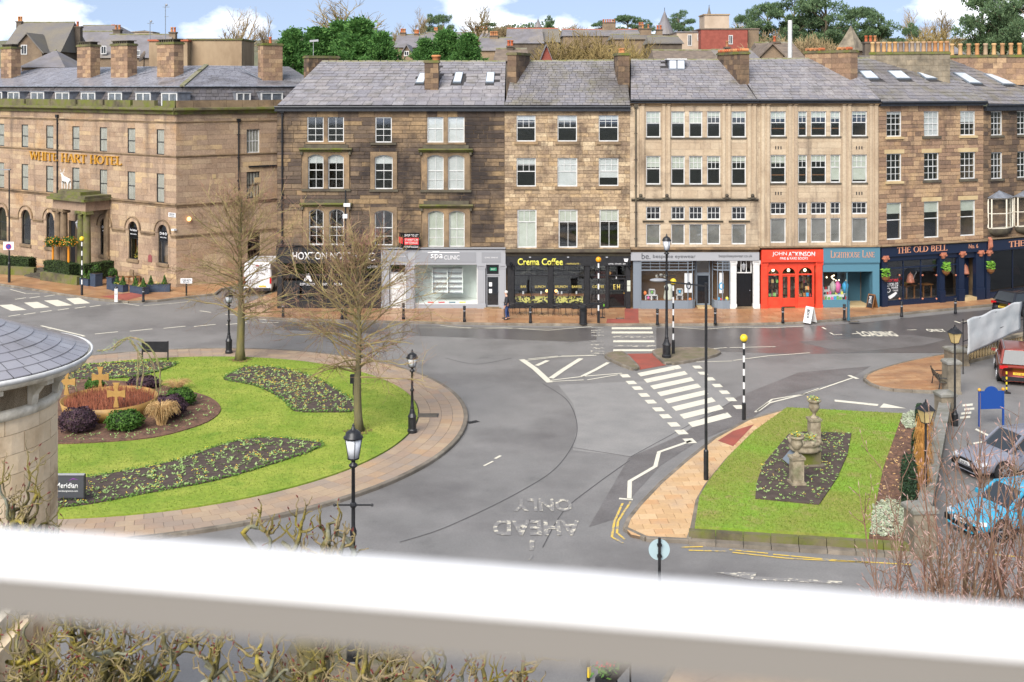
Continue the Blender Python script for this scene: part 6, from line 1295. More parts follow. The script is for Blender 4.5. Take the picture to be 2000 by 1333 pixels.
skinned('body', V, Ed, 'statue_white', ha)
an = MB()
for s_ in (-1, 1): an.tube([(-.52,s_*.04,1.28),(-.46,s_*.14,1.45),(-.5,s_*.2,1.62)], [.018,.014,.008], 5); an.tube([(-.46,s_*.14,1.45),(-.62,s_*.16,1.52)], [.014,.006], 5); an.tube([(-.48,s_*.06,1.28),(-.42,s_*.13,1.31)], [.03,.01], 5)
an.build('antlers', 'statue_white', ha)
# ================================================================ ROUND BAY (near left building)
BC = Vector((-10.54, 22.0)); zg = 9.36; rw, re = 1.92, 2.48
bay = thing('stone_bay', 'rounded pale stone bay with slate cone roof and white bracketed eaves at the left edge', 'building', (BC.x, BC.y, 0))
nseg = 48
def arcw(r0, r1, a0, a1, z0, z1, n=3):
 mb = MB(); vs_ = []
 for i in range(n+1):
  t = a0+(a1-a0)*i/n
  for r_ in (r0, r1):
   for z in (z0, z1): vs_.append((r_*math.cos(t), r_*math.sin(t), z))
 fs_ = [(0,2,3,1),(n*4,n*4+1,n*4+3,n*4+2)]
 for i in range(n): a = i*4; b = a+4; fs_ += [(a+2,b+2,b+3,a+3),(a,a+1,b+1,b),(a+1,a+3,b+3,b+1),(a,b,b+2,a+2)]
 return mb.add(vs_, fs_)
wl = MB().lathe([(rw-.02,0),(rw-.02,9.2)], 48).build('wall', 'mortar_pale', bay); rnd = RAND(2); z = 0; ch = .36
for j in range(24):
 n = 15; off = (j % 2)*math.pi/n
 meb = arcw(rw-.1, rw, .004, 2*math.pi/n-.004, .005, ch-.005).mesh('stone', 'bay_stone')
 for i in range(n):
  a = off+i*2*math.pi/n; mid = (a+math.pi/n) % (2*math.pi)
  if mid > 4.0 or mid < .6: inst('stone', meb, wl, (0,0,j*ch), (1,1,1), (0,0,a))
zf = 24*ch
MB().lathe([(rw,zf-.1),(rw+.06,zf-.08),(rw+.1,zf+.06),(rw+.02,zf+.1)], 64).build('string_course', 'cream_paint', bay, True)
MB().lathe([(rw-.02,zf),(rw-.02,zg-.12)], 48).build('frieze', 'bay_stone', bay)
MB().lathe([(rw,zg-.2),(re-.2,zg-.16),(re-.02,zg-.12),(re+.02,zg-.02),(re+.02,zg+.04),(re-.06,zg+.04),(re-.1,zg-.06)], 64).build('eaves', 'cream_paint', bay, True)
MB().lathe([(re+.02,zg-.04),(re+.08,zg),(re+.08,zg+.07),(re+.05,zg+.07),(re+.04,zg+.02)], 64).build('gutter', 'white_frame', bay, True)
br = MB().yzprism([(-.06,-.52),(.06,-.52),(.1,-.3),(.24,-.12),(.42,-.08),(.42,0),(-.06,0)], -.08, .08).mesh('bracket', 'cream_paint')
for i in range(14): a = i*2*math.pi/14+.12; inst('bracket', br, bay, (math.cos(a)*rw, math.sin(a)*rw, zg-.16), (1,1,1), (0,0,a-math.pi/2))
hc = .95; rfb = MB().lathe([(re+.0,zg+.05),(.02,zg+hc)], 64).build('roof', 'slate_bed', bay); nr = 10
for j in range(nr):
 r0 = re*(1-j/nr)+.0; r1 = max(.02, re*(1-(j+1.25)/nr)); n = max(5, int(2*math.pi*r0/.34)); da = 2*math.pi/n; za = zg+.06+hc*(j/nr)+.025; zb = zg+.06+hc*min(1, (j+1.25)/nr)+.006
 me = MB().add([(r0*math.cos(g), r0*math.sin(g), za) for g in (.003, da/2, da-.003)]+[(r1*math.cos(g), r1*math.sin(g), zb) for g in (da-.003, da/2, .003)]+[(r0*math.cos(g), r0*math.sin(g), za-.018) for g in (.003, da/2, da-.003)], [(0,1,4,5),(1,2,3,4),(6,7,1,0),(7,8,2,1)]).mesh('slate', 'slate_wet')
 for i in range(n):
  a = i*da+(j % 2)*da/2
  if math.sin(a) < .5 or math.cos(a) > -.2: inst('slate', me, rfb, (0,0,0), (1,1,1), (0,0,a))
# lower porch roof of the same building
lo = thing('porch_block', 'low stone block with pale lead roof at the bottom left corner', 'building', (-6.6, 13.3, 0)); MB().box(-1.4,.95,-.6,.6,0,8.25).build('wall', 'bay_stone', lo); MB().box(-1.6,.8,-.9,.75,8.25,8.42).build('eaves', 'cream_paint', lo); MB().add([(-1.6,-.9,8.42),(.8,-.9,8.42),(.6,.75,8.5),(-1.6,.75,8.6)], [(0,1,2,3)]).build('roof', 'lead', lo)
# ================================================================ THE WHITE RAIL BEFORE THE WINDOW
hr = .25
def rp(x, y): t = hr/(y-H0); return Vector(((x-1000)*t, F*t))
fl, fr, nl, nr_ = rp(-400,1003), rp(2400,1220), rp(-400,1078), rp(2400,1300)
rl = thing('window_rail', 'white painted rail crossing the view just outside the window, out of focus', 'rail', (0, .6, CZ-hr)); q = [(v.x, v.y-.6) for v in (nl, nr_, fr, fl)]
MB().prism(q, -.004, 0).build('rail_top', 'rail_white', rl); mat('rail_under', S(156,150,142,.5), .7)
MB().prism([(q[0][0],q[0][1]+.002),(q[1][0],q[1][1]+.002),(q[2][0],q[2][1]-.01),(q[3][0],q[3][1]-.01)], -.026, -.004).build('rail_underside', 'rail_under', rl)
# ================================================================ STREET FURNITURE
mat('globe_yellow', S(250,220,60), .3, c2=S(240,200,40), scale=6); mat('globe_orange', S(250,170,30), .3)
mat('lantern_glass', S(236,240,246), .3, c2=S(216,222,230), scale=3); mat('lantern_amber', S(222,196,140), .3, c2=S(206,180,120), scale=4)
def old_lamp(name, label, base, h, glass='lantern_glass', arms=True, ladder=0.6, lant=.86, fat=1.0):
 t = thing(name, label, 'street lamp', base, 0, 'old-fashioned street lamps'); zl = h-lant
 MB().lathe([(.2*fat,0),(.2*fat,.12),(.17*fat,.16),(.17*fat,.62),(.19*fat,.66),(.12*fat,.8),(.09*fat,.95),(.075*fat,1.0)], 10).build('base', 'iron', t)
 MB().lathe([(.075*fat,.98),(.085*fat,1.05),(.065*fat,1.1),(.05*fat,zl*.62),(.085*fat,zl*.63),(.085*fat,zl*.65),(.05*fat,zl*.67),(.045*fat,zl-.25),(.11*fat,zl-.2),(.11*fat,zl-.16),(.05*fat,zl-.12),(.06,zl)], 12).build('column', 'iron', t, True)
 if arms:
  mb = MB().tube([(-.45,0,zl*ladder+.9),(.45,0,zl*ladder+.9)], .022, 6); mb.ball((-.47,0,zl*ladder+.9), .04, 6, 4); mb.ball((.47,0,zl*ladder+.9), .04, 6, 4); mb.ball((0,0,zl*ladder+.9), .09, 8, 6); mb.build('ladder_bar', 'iron', t)
 gl = MB().lathe([(.135,zl),(.215,zl+.5*lant/.86)], 10).build('lantern', glass, t, True); zt = zl+.5*lant/.86
 MB().lathe([(.25,zt),(.25,zt+.035),(.2,zt+.07),(.19,zt+.14),(.1,zt+.2),(.05,zt+.23),(.05,zt+.27),(.03,zt+.28),(.035,zt+.32),(.0,zt+.38)], 12).build('cap', 'iron', t, True); MB().lathe([(.05,zl-.04),(.15,zl-.02),(.15,zl+.015)], 10).build('collar', 'iron', t)
 fr = MB()
 for i in range(5): a = i*2*math.pi/5; fr.bar((.14*math.cos(a),.14*math.sin(a),zl), (.222*math.cos(a),.222*math.sin(a),zt), .014)
 fr.build('lantern_frame', 'iron', gl); return t
def square_lamp(name, label, base, h):
 t = thing(name, label, 'street lamp', base, .3, 'square-lantern lamps by the car park wall')
 MB().lathe([(.14,0),(.14,.5),(.09,.56),(.06,.7),(.045,.75),(.04,h-.75)], 10).build('column', 'iron', t); zl = h-.78
 def fr4(r0, z0, r1, z1, nm, m, p): return MB().add([(i*r0,j*r0,z0) for i, j in ((-1,-1),(1,-1),(1,1),(-1,1))]+[(i*r1,j*r1,z1) for i, j in ((-1,-1),(1,-1),(1,1),(-1,1))], [(0,3,2,1),(4,5,6,7),(0,1,5,4),(1,2,6,5),(2,3,7,6),(3,0,4,7)]).build(nm, m, p)
 l = fr4(.11, zl, .2, zl+.42, 'lantern', 'lantern_amber', t); fb = MB()
 for i, j in ((-1,-1),(1,-1),(1,1),(-1,1)): fb.bar((i*.112,j*.112,zl),(i*.203,j*.203,zl+.42),.02)
 fb.box(-.12,.12,-.12,.12,zl-.03,zl); fb.build('lantern_frame', 'iron', l); fr4(.24, zl+.42, .1, zl+.6, 'cap', 'iron', t); MB().lathe([(.1,zl+.6),(.08,zl+.66),(.03,zl+.68),(.03,zl+.74),(0,zl+.8)], 8).build('finial', 'iron', t); return t
b0 = G(690,1300); old_lamp('street_lamp', 'tall black lamp with white lantern in the foreground, crossed by the white rail', b0, AT(690,828,b0.y).z)
b0 = G(1302,698,.13); old_lamp('street_lamp', 'tall ornate black lamp on the refuge island before the eyewear shop', b0, AT(1302,457,b0.y).z-.13, fat=1.25)
b0 = G(805,845,.13); old_lamp('street_lamp', 'short black lamp on the round garden footway, right of the bare tree', b0, AT(805,694,b0.y).z, lant=.6, arms=False)
b0 = G(447,690,.13); old_lamp('street_lamp', 'short black lamp beside the trunk of the left bare tree', b0, AT(447,574,b0.y).z, lant=.6, arms=False)
b0 = G(1865,832); square_lamp('street_lamp', 'amber square lantern on a black post behind the blue board', b0, AT(1865,634,b0.y).z)
b0 = G(1808,1000); square_lamp('street_lamp', 'amber square lantern on a black post beside the planted strip', b0, AT(1808,780,b0.y).z)
def beacon(label, base, h, globe='globe_yellow', r_=.17):
 t = thing('belisha_beacon', label, 'beacon', base, 0, 'striped crossing beacons'); n = 9; z0 = .75; zs = h-2*r_
 MB().lathe([(.085,0),(.085,.7),(.05,.75)], 10).build('base', 'black_paint', t)
 for i in range(n): a, b = z0+(zs-z0)*i/n, z0+(zs-z0)*(i+1)/n; MB().lathe([(.048,a),(.048,b)], 10).build('band', 'white_paint' if i % 2 == 0 else 'black_paint', t)
 MB().lathe([(.05,zs-.04),(.1,zs),(.1,zs+.03),(.05,zs+.04)], 10).build('collar', 'black_paint', t); MB().ball((0,0,zs+r_), r_, 14, 10).build('globe', globe, t, True); return t
for x, yt, yb, g, lb in ((1453,653,820,'globe_yellow','striped beacon with yellow globe at the near end of the long crossing'), (1169,502,631,'globe_orange','striped beacon with orange globe before the black coffee shop'), (1315,544,691,'globe_yellow','striped beacon with yellow globe beside the refuge island lamp'), (160,462,577,'globe_yellow','striped beacon with yellow globe in front of the hotel hedge')):
 b0 = G(x, yb, .125); beacon(lb, b0, AT(x, yt, b0.y).z-.125, g)
b0 = G(1379,937,.13); t = thing('lighting_column', 'plain tall black lighting column with side arm at the lawn edge', 'street light', b0); H_ = AT(1379,553,b0.y).z-.13
MB().lathe([(.09,0),(.09,1.05),(.055,1.1),(.05,H_-.02),(.05,H_)], 12).build('column', 'iron', t); MB().tube([(0,0,H_-.12),(-1.2,.0,H_+.02),(-1.75,0,H_+.08)], .03, 6).build('arm', 'iron', t); MB().ball((-1.75,0,H_+.1), .2, 10, 6, (1.6,.8,.35)).build('lamp_head', 'grey_panel', t, True)
b0 = G(18,552,.125); t = thing('lighting_column', 'tall black lighting column with parking plates left of the hotel steps', 'street light', b0); H_ = AT(18,336,b0.y).z
MB().lathe([(.1,0),(.1,1.4),(.06,1.5),(.05,H_)], 10).build('column', 'iron', t); MB().box(-.7,.1,-.12,.12,H_,H_+.07).build('lamp_head', 'grey_panel', t); z = AT(18,485,b0.y).z
MB().box(-.38,.38,-.12,-.1,z-.8*.3,z+.35).build('sign_plate', 'letter_white', t); mat('sign_blue', S(40,80,170), .5); MB().tube([(0,-.13,z+.0),(0,-.122,z+.0)], .22, 16).build('sign_disc', 'board_red', t); MB().tube([(0,-.14,z),(0,-.131,z)], .17, 16).build('sign_disc', 'sign_blue', t); MB().bar((-.12,-.145,z+.12),(.12,-.145,z-.12),.01,.05,(0,1,0)).build('sign_bar', 'board_red', t)
b0 = G(675,624,.125); t = thing('camera_mast', 'black mast with white cameras in front of the black café', 'mast', b0); H_ = AT(675,376,b0.y).z; MB().lathe([(.1,0),(.1,1.2),(.06,1.3),(.05,H_)], 8).build('mast', 'iron', t); z = AT(675,405,b0.y).z; MB().box(-.1,.3,-.2,.0,z-.08,z+.12).build('camera', 'letter_white', t); MB().box(-.16,.12,-.15,.1,z-.8,z-.55).build('camera_box', 'letter_white', t)
# bollards
pb_ = thing('bollard', 'x', 'bollard', (0,0,0), 0, 'black bollards along the footways'); MB().lathe([(.1,0),(.1,.12),(.085,.16),(.075,.75),(.1,.79),(.1,.83),(.07,.86),(.1,.92),(.09,.97),(.03,1.0)], 12).build('post', 'iron', pb_, True); MB().lathe([(.079,.66),(.079,.72)], 12).build('band', 'grey_paint', pb_)
BL = [(280,590,'black bollard on the hotel corner before the planters'),(553,620,'black bollard at the left end of the black café'),(668,624,'black bollard in front of the black café beside the camera mast'),(788,624,'black bollard before the white door of the grey clinic'),(907,629,'black bollard between the clinic window and its glazed door'),(1036,632,'black bollard before the coffee shop windows, right of the walking man'),(1284,635,'black bollard before the bow window of the eyewear shop'),(1397,634,'black bollard before the eyewear shop right-hand window'),(1529,631,'black bollard before the orange-red bookshop'),(1649,626,'black bollard beside the teal post'),(1761,619.5,'black bollard before the large navy pub window'),(1866,613,'black bollard before the pub doorway')]
for i, (x, y, lb) in enumerate(BL):
 p = G(x, y, .125); sc = .98+ (0.02 if i % 2 else 0)
 if i == 0: pb_.location = p; pb_['label'] = lb; first = pb_
 else: dup(first, p, 0, lb, scale=sc)
p = G(1657,626,.125); t = thing('teal_post', 'slim teal post beside a bollard before the gift shop', 'post', p); MB().box(-.07,.07,-.07,.07,0,1.15).build('post', 'teal_dark', t); MB().box(-.08,.08,-.08,.08,1.15,1.2).build('cap', 'teal_dark', t)
p = G(227,590,.125); t = thing('information_post', 'white information post with black cap at the hotel crossing', 'post', p); MB().box(-.1,.1,-.05,.05,0,.9).build('panel', 'letter_white', t); MB().lathe([(.1,.9),(.11,.95),(.08,1.0)], 10).build('cap', 'iron', t); text('HARROGATE', -.06, .06, .5, .56, -.052, 'letter_dark', t)
p = G(364,578,.125); t = thing('street_sign', 'white street name plate on a black post by the side road', 'sign', p); MB().tube([(0,0,0),(0,0,.85)], .06, 8).build('post', 'iron', t); o = MB().box(-.38,.42,-.08,-.05,.85,1.2).build('plate', 'letter_white', t); text('COLD BATH', -.3, .34, 1.03, 1.14, -.082, 'letter_dark', o, bold=.01); text('ROAD', -.2, .24, .9, 1.0, -.082, 'letter_dark', o, bold=.01)
# litter bin
p = G(1139,633,.125); t = thing('litter_bin', 'round black litter bin on the footway before the coffee shop', 'bin', p); MB().lathe([(.25,0),(.25,.05),(.23,.07),(.23,.95),(.27,.97),(.27,1.08),(.2,1.14)], 14).build('body', 'black_paint', t); MB().lathe([(.245,.78),(.245,.84)], 14).build('band', 'iron', t); MB().box(-.13,.13,-.26,-.22,.82,.93).build('opening', 'black_gloss', t)
# café tables and chairs
def chair():
 t = thing('cafe_chair', 'x', 'chair', (0,0,0), 0, 'café chairs before the coffee shop')
 for i, j in ((-1,-1),(1,-1),(1,1),(-1,1)): MB().tube([(i*.18,j*.18,.44),(i*.21,j*.21,0)], .013, 5).build('leg', 'iron', t)
 MB().box(-.21,.21,-.2,.2,.44,.465).build('seat', 'black_paint', t); MB().tube([(-.2,.19,.46),(-.21,.24,.78),(-.1,.28,.86),(.1,.28,.86),(.21,.24,.78),(.2,.19,.46)], .014, 5).build('back_frame', 'iron', t)
 for k in (-.1,0,.1): MB().tube([(k,.2,.47),(k,.275,.85)], .009, 4).build('slat', 'iron', t)
 MB().tube([(-.22,-.16,.44),(-.24,-.14,.64),(-.23,.22,.66)], .013, 5).build('armrest', 'iron', t); MB().tube([(.22,-.16,.44),(.24,-.14,.64),(.23,.22,.66)], .013, 5).build('armrest', 'iron', t); return t
def table():
 t = thing('cafe_table', 'x', 'table', (0,0,0), 0, 'café tables before the coffee shop'); MB().lathe([(.34,.71),(.35,.72),(.35,.735),(.34,.74)], 16).build('tabletop', 'black_paint', t)
 MB().tube([(0,0,.04),(0,0,.71)], .022, 6).build('stem', 'iron', t)
 for k in range(4): a = k*math.pi/2+.4; MB().tube([(0,0,.14),(.27*math.cos(a),.27*math.sin(a),.0)], .014, 5).build('foot', 'iron', t)
 return t
ct, cc = table(), chair(); wh = ['nearest the walking man', 'second from the walking man', 'third from the walking man', 'beside the round litter bin']
fst = True; nch = 0
for i, (x, y) in enumerate(((1015,615),(1058,616),(1105,617),(1155,617))):
 p = G(x, y, .125); lb = 'small black café table ' + wh[i]
 if i == 0: ct.location = p; ct['label'] = lb
 else: dup(ct, p, 0, lb)
 for k, (dx, dy, rz) in enumerate(((-.55,.15,R(70)),(.58,.05,R(-80)))):
  lb = ('left' if k == 0 else 'right') + ' metal chair at the café table ' + wh[i]; q = p+Vector((dx,dy,0))
  if fst: cc.location = q; cc.rotation_euler = (0,0,rz); cc['label'] = lb; fst = False
  else: dup(cc, q, rz, lb)
# barrier stands by the coffee shop
for x, y, lb in ((985,622,'thin black barrier post behind the walking man'), (1177,621,'thin barrier post with green tag beside the orange beacon')):
 p = G(x, y, .125); t = thing('barrier_post', lb, 'post', p); MB().lathe([(.17,0),(.17,.02),(.04,.05),(.025,.08),(.025,.95),(.045,.97),(.04,1.0)], 10).build('post', 'iron', t)
 if x > 1100: MB().box(.03,.12,-.02,.02,.7,.85).build('tag', 'leaf_lime', t)
# A-boards
for x, y, h_, m, mp_, wd, lb, s_, rz in ((1582,630,.95,'white_paint','letter_dark',.55,'white A-board on the footway before the bookshop','BOOKS',R(-50)), (1703,602,.9,'wood','letter_white',.5,'wooden A-board with blackboard face beside the teal entrance','BALLOO',R(-50))):
 p = G(x, y, .125); t = thing('a_board', lb, 'sign', p, rz)
 for s2 in (-1, 1): o = MB().obox((0,s2*.16,h_/2), (wd/2,0,0), (0,.015,0), (0,-s2*.15,h_/2)).build('panel', m, t); (m == 'wood' and MB().obox((0,s2*(.16+.018),h_/2), (wd/2-.05,0,0), (0,.004,0), (0,-s2*.15*.86,h_/2*.86)).build('blackboard', 'black_paint', o))
 TEXTS.append((s_, -h_*.35, h_*.35, -.1, .1, 0, mp_, o if False else t, 'lettering', .02, False, .004, Matrix.Translation((0,-.2,h_*.5)) @ Matrix.Rotation(R(-9.5),4,'X') @ Matrix.Rotation(R(90),4,'Y')))
# signs in the garden
p = G(136,983,.16); t = thing('sponsor_sign', 'dark sponsor sign with white lettering in the near flower bed', 'sign', p); sc = p.y/F; w_ = 59*sc; zt = AT(136,928,p.y).z-.16; zb = AT(136,975,p.y).z-.16+.05
o = MB().box(-w_/2,w_/2,-.02,.02,zb,zt).build('board', 'slategrey_paint' if False else 'letter_dark', t); MB().box(-w_/2,w_/2,-.05,.05,zt,zt+.04).build('cap', 'grey_paint', t)
for s_ in (-1, 1): MB().box(s_*w_/2-.03,s_*w_/2+.03,-.03,.03,0,zt+.03).build('post', 'black_paint', t)
text('Meridian', -w_*.45, w_*.28, zb+(zt-zb)*.42, zb+(zt-zb)*.66, -.022, 'letter_white', o, bold=.012, depth=.004); text('meridiangranite.com', -w_*.4, w_*.28, zb+(zt-zb)*.24, zb+(zt-zb)*.34, -.022, 'letter_white', o, depth=.004); mat('swoosh', S(130,60,150), .5); MB().xzprism([(-w_*.05,zt-.2),(w_*.12,zt-.1),(w_*.3,zt-.16),(w_*.12,zt-.14)], -.026, -.02).build('emblem', 'swoosh', o)
p = G(303,707,.16); t = thing('sponsor_sign', 'plain black back of a sign board at the far side of the round garden', 'sign', p); sc = p.y/F; w_ = 50*sc; MB().box(-w_/2,w_/2,-.02,.02,.5,1.05).build('board', 'black_paint', t)
for s_ in (-1, 1): MB().box(s_*w_/2-.03,s_*w_/2+.03,-.03,.03,0,1.07).build('post', 'black_paint', t)
p = G(690,772,.16); t = thing('garden_post', 'small dark post with box behind the right bare tree trunk', 'post', p); MB().tube([(0,0,0),(0,0,.9)], .03, 6).build('post', 'iron', t); MB().box(-.14,.14,-.1,.1,.55,.95).build('box', 'iron', t)
# round sign backs
p = Vector((3.88,31,.0)); z = AT(1288,1075,31).z; t = thing('road_sign', 'grey round back of a road sign on a black pole below the lawn', 'sign', p); MB().tube([(0,-.02,0),(0,-.02,z+.33)], .04, 8).build('pole', 'iron', t); mat('sign_back', S(176,200,206), .5); MB().tube([(0,.03,z),(0,.045,z)], .28, 24).build('disc', 'sign_back', t); MB().box(-.06,.06,-.07,.03,z+.12,z+.17).build('clip', 'iron', t); MB().box(-.06,.06,-.07,.03,z-.17,z-.12).build('clip', 'iron', t)
p = Vector((1.86,28.7,0)); t = thing('road_sign', 'low round sign seen edgeways at the bottom of the picture', 'sign', p, R(55)); MB().tube([(0,0,0),(0,0,1.0)], .045, 8).build('pole', 'iron', t); MB().tube([(0,.04,.62),(0,.06,.62)], .33, 24).build('disc', 'grey_paint', t); MB().box(-.05,.05,-.05,.0,.1,.35).build('marker', 'globe_yellow', t)
# urns and fountain of the right-hand bed
mat('stone_urn', S(176,164,140), .9, c2=S(130,118,96), scale=4, c3=S(120,124,90), s3=1.5, r3=(.55,.75), bump=.4, bscale=20)
mat('leaf_green', S(100,150,60), .7, rand=[S(110,160,66), S(84,136,50), S(130,174,80)], trans=.25); mat('petal_yellow', S(244,216,60), .6, rand=[S(248,222,70), S(240,196,50), S(250,236,150)]); mat('leaf_bed', S(140,170,90), .7, rand=[S(172,200,120), S(146,178,100), S(190,212,146), S(128,162,86)], trans=.2)
def flowers_on(t, c, r_, n, seed):
 rnd = RAND(seed); a, b = MB(), MB()
 for i in range(n):
  q = Vector((c[0]+rnd.gauss(0,r_*.5), c[1]+rnd.gauss(0,r_*.5), c[2]+rnd.uniform(-.02,.14))); s_ = rnd.uniform(.03,.06); d1 = Vector((rnd.gauss(0,1),rnd.gauss(0,1),rnd.gauss(0,.4))).normalized(); d2 = d1.cross(Vector((0,0,1))).normalized()+Vector((0,0,rnd.uniform(-.3,.3)))
  (b if i % 3 == 0 else a).add([q-d1*s_, q+d2*s_, q+d1*s_, q-d2*s_], [(0,1,2,3)])
 a.build('leaves', 'leaf_bed', t); b.build('blooms', 'petal_yellow', t)
for x, yb, lb, sd_ in ((1556,945,'weathered stone urn of yellow flowers on the nearer pedestal of the lawn bed',3), (1590,865,'weathered stone urn of yellow flowers on the farther pedestal of the lawn bed',4)):
 p = G(x, yb, .33); t = thing('stone_urn', lb, 'urn', p, .12, 'stone urns in the lawn bed'); t.scale = (.8,.8,.9); MB().box(-.33,.33,-.33,.33,0,.1).build('plinth', 'stone_urn', t); o = MB().box(-.25,.25,-.25,.25,.1,1.0).build('pedestal', 'stone_urn', t)
 for k in range(4): a = k*math.pi/2; MB().obox((math.sin(a)*.255,-math.cos(a)*.255,.55), (math.cos(a)*.16,math.sin(a)*.16,0), (math.sin(a)*.012,-math.cos(a)*.012,0), (0,0,.34)).build('pedestal_panel', 'stone_urn', o)
 MB().box(-.31,.31,-.31,.31,1.0,1.09).build('pedestal_cap', 'stone_urn', t); MB().lathe([(.2,1.09),(.2,1.14),(.09,1.2),(.07,1.3),(.14,1.36),(.25,1.5),(.27,1.62),(.23,1.72),(.26,1.78),(.35,1.84),(.35,1.89),(.28,1.89)], 16).build('urn', 'stone_urn', t, True); flowers_on(t, (0,0,1.9), .28, 90, sd_)
p = G(1572,905,.33); t = thing('planted_fountain', 'mossy round stone basin of flowers on a square block between the urns', 'fountain', p, .12); t.scale = (.82,.82,.9); MB().box(-.85,.75,-.6,.6,0,.06).build('slab', 'stone_grey', t); MB().box(-.55,.6,-.45,.45,.06,.55).build('block', 'stone_moss', t); MB().lathe([(.6,.55),(.72,.6),(.74,.7),(.66,.76),(.68,.82),(.76,.9),(.74,.98),(.6,1.0)], 20).build('basin', 'stone_urn', t, True)
for i in range(9): a = i*2*math.pi/9; MB().ball((.68*math.cos(a),.68*math.sin(a),1.0), .12, 7, 5, (1,1,.8)).build('rim_stone', 'stone_urn', t)
flowers_on(t, (.1,0,1.05), .5, 150, 9); MB().obox((-.72,.0,.3), (.2,0,.2), (0,.35,0), (.02,0,-.02)).build('plaque', 'slategrey_paint', t)
# ---------------------------------------------------------------- crown planter
mat('crown_gold', S(190,150,84), .5, c2=S(170,130,70), scale=2); mat('twig_red', S(150,88,64), .9, rand=[S(160,92,66), S(130,74,56), S(176,110,80)])
cp = Vector((X(214,51.7), 51.7, .2)); t = thing('crown_planter', 'gilt crown-shaped planter ring with crosses in the centre of the round garden', 'planter', cp)
MB().lathe([(1.9,0),(2.05,.62),(2.02,.62),(1.86,.05)], 48).build('ring', 'crown_gold', t, True); MB().lathe([(1.88,.4),(.1,.46)], 24).build('soil', 'soil', t); rnd = RAND(17); mb = MB()
for i in range(1700):
 a = rnd.uniform(0,6.28); r_ = 1.85*rnd.random()**.5; q = Vector((r_*math.cos(a), r_*math.sin(a), .42)); e = q+Vector((rnd.gauss(0,.06), rnd.gauss(0,.06), rnd.uniform(.2,.42))); mb.tube([q, e], [.011,.006], 3, False)
mb.build('stems', 'twig_red', t, kind='stuff')
def cross(p, s_, th=.05):
 half = [(.0,0),(.1,.0),(.09,.12),(.05,.3),(.05,.4),(.12,.43),(.35,.38),(.35,.68),(.12,.62),(.06,.66),(.1,.88),(.14,.95)]
 po = [(x*s_, z*s_) for x, z in half]+[(-x*s_, z*s_) for x, z in reversed(half)]
 return [(q[0]+p[0], q[1]+p[2]) for q in po]
for px, py, Y, s_ in ((227,796,50.0,1.1), (196,762,53.5,1.1), (130,772,51.5,1.1)):
 q = AT(px, py, Y)-cp; mb = MB().xzprism(cross(q, s_), q.y-.03, q.y+.03); mb.build('cross', 'crown_gold', t)
mat('rose_stem', S(176,150,120), .9, c2=S(140,150,90), scale=5)
ar = thing('rose_arch', 'wire arches wound with bare climbing rose over the crown planter', 'arch', cp); rnd = RAND(4)
for k, (pts) in enumerate(([(268,760),(270,700),(262,672),(248,662),(232,668),(215,682),(190,686)], [(312,770),(313,735),(305,700),(285,672),(255,660),(232,672),(222,684)], [(275,756),(280,715),(272,690),(255,668)], [(306,762),(300,720),(290,692),(270,672)], [(125,760),(132,735),(145,745),(150,770)])):
 Ys = 51.2+k*.35; base_ = [AT(x, y, Ys)-cp for x, y in smooth_poly(pts, 4, False)]
 for m_ in range(3): MB().tube([q+Vector((rnd.gauss(0,.025), rnd.gauss(0,.03), rnd.gauss(0,.025))) for q in base_], .018, 4).build('stem', 'rose_stem', ar)
 tw = MB()
 for q in base_[::2]:
  for _ in range(3): tw.tube([q, q+Vector((rnd.gauss(0,.12), rnd.gauss(0,.1), rnd.gauss(0,.1)))], [.008,.004], 3)
 tw.build('shoot', 'leaf_bed' if k != 4 else 'rose_stem', ar, kind='stuff')
# ---------------------------------------------------------------- car park wall, piers, bench, board
mat('pier_cap', S(150,148,142), .85, c2=S(120,118,104), scale=2, bump=.3)
def pier(label, x, yb, yt, w_, wall=None):
 p = G(x, yb); h_ = AT(x, yt, p.y).z; t = thing('gate_pier', label, 'pier', p, .12, 'stone piers by the car park'); z = 0; k = 0; n = max(3, round(h_*.9/.32)); hh = (h_-.18)/n
 for i in range(n): MB().box(-w_/2,w_/2,-w_/2,w_/2,i*hh+.004,(i+1)*hh-.004).build('stone', 'stone_grey', t)
 MB().box(-w_/2-.03,w_/2+.03,-w_/2-.03,w_/2+.03,0,.12).build('plinth', 'stone_grey', t); MB().lathe([(w_*.82,h_-.18),(w_*.82,h_-.08),(w_*.6,h_),(w_*.1,h_+.04)], 4).build('cap', 'pier_cap', t); [setattr(c, 'rotation_euler', (0,0,math.pi/4)) for c in t.children if c.name.startswith('cap')]; return t
pier('stone pier behind the iron bench', 1858, 768, 702, .62); pier('stone pier at the top of the coped wall, near the bench', 1846, 822, 764, .66); pier('stone pier at the near end of the planted strip', 1797, 1084, 984, .72); pier('flat-topped stone pier at the start of the balustrade', 1868, 712, 678, .9)
pa, pb2 = G(1846,822), G(1797,1084); d_ = (pb2-pa); t = thing('coped_wall', 'low stone wall with coping between the planted strip and the car park', 'wall', pa, math.atan2(d_.y, d_.x)); L_ = d_.length; n = int(L_/.9)
for i in range(n):
 for j in range(2): MB().box(L_*i/n+.005+j*.0, L_*(i+1)/n-.005, -.16, .16, j*.36+.004, (j+1)*.36-.004).build('stone', 'stone_grey', t)
 MB().box(L_*i/n+.004, L_*(i+1)/n-.004, -.24, .24, .72, .86).build('coping_stone', 'pier_cap', t)
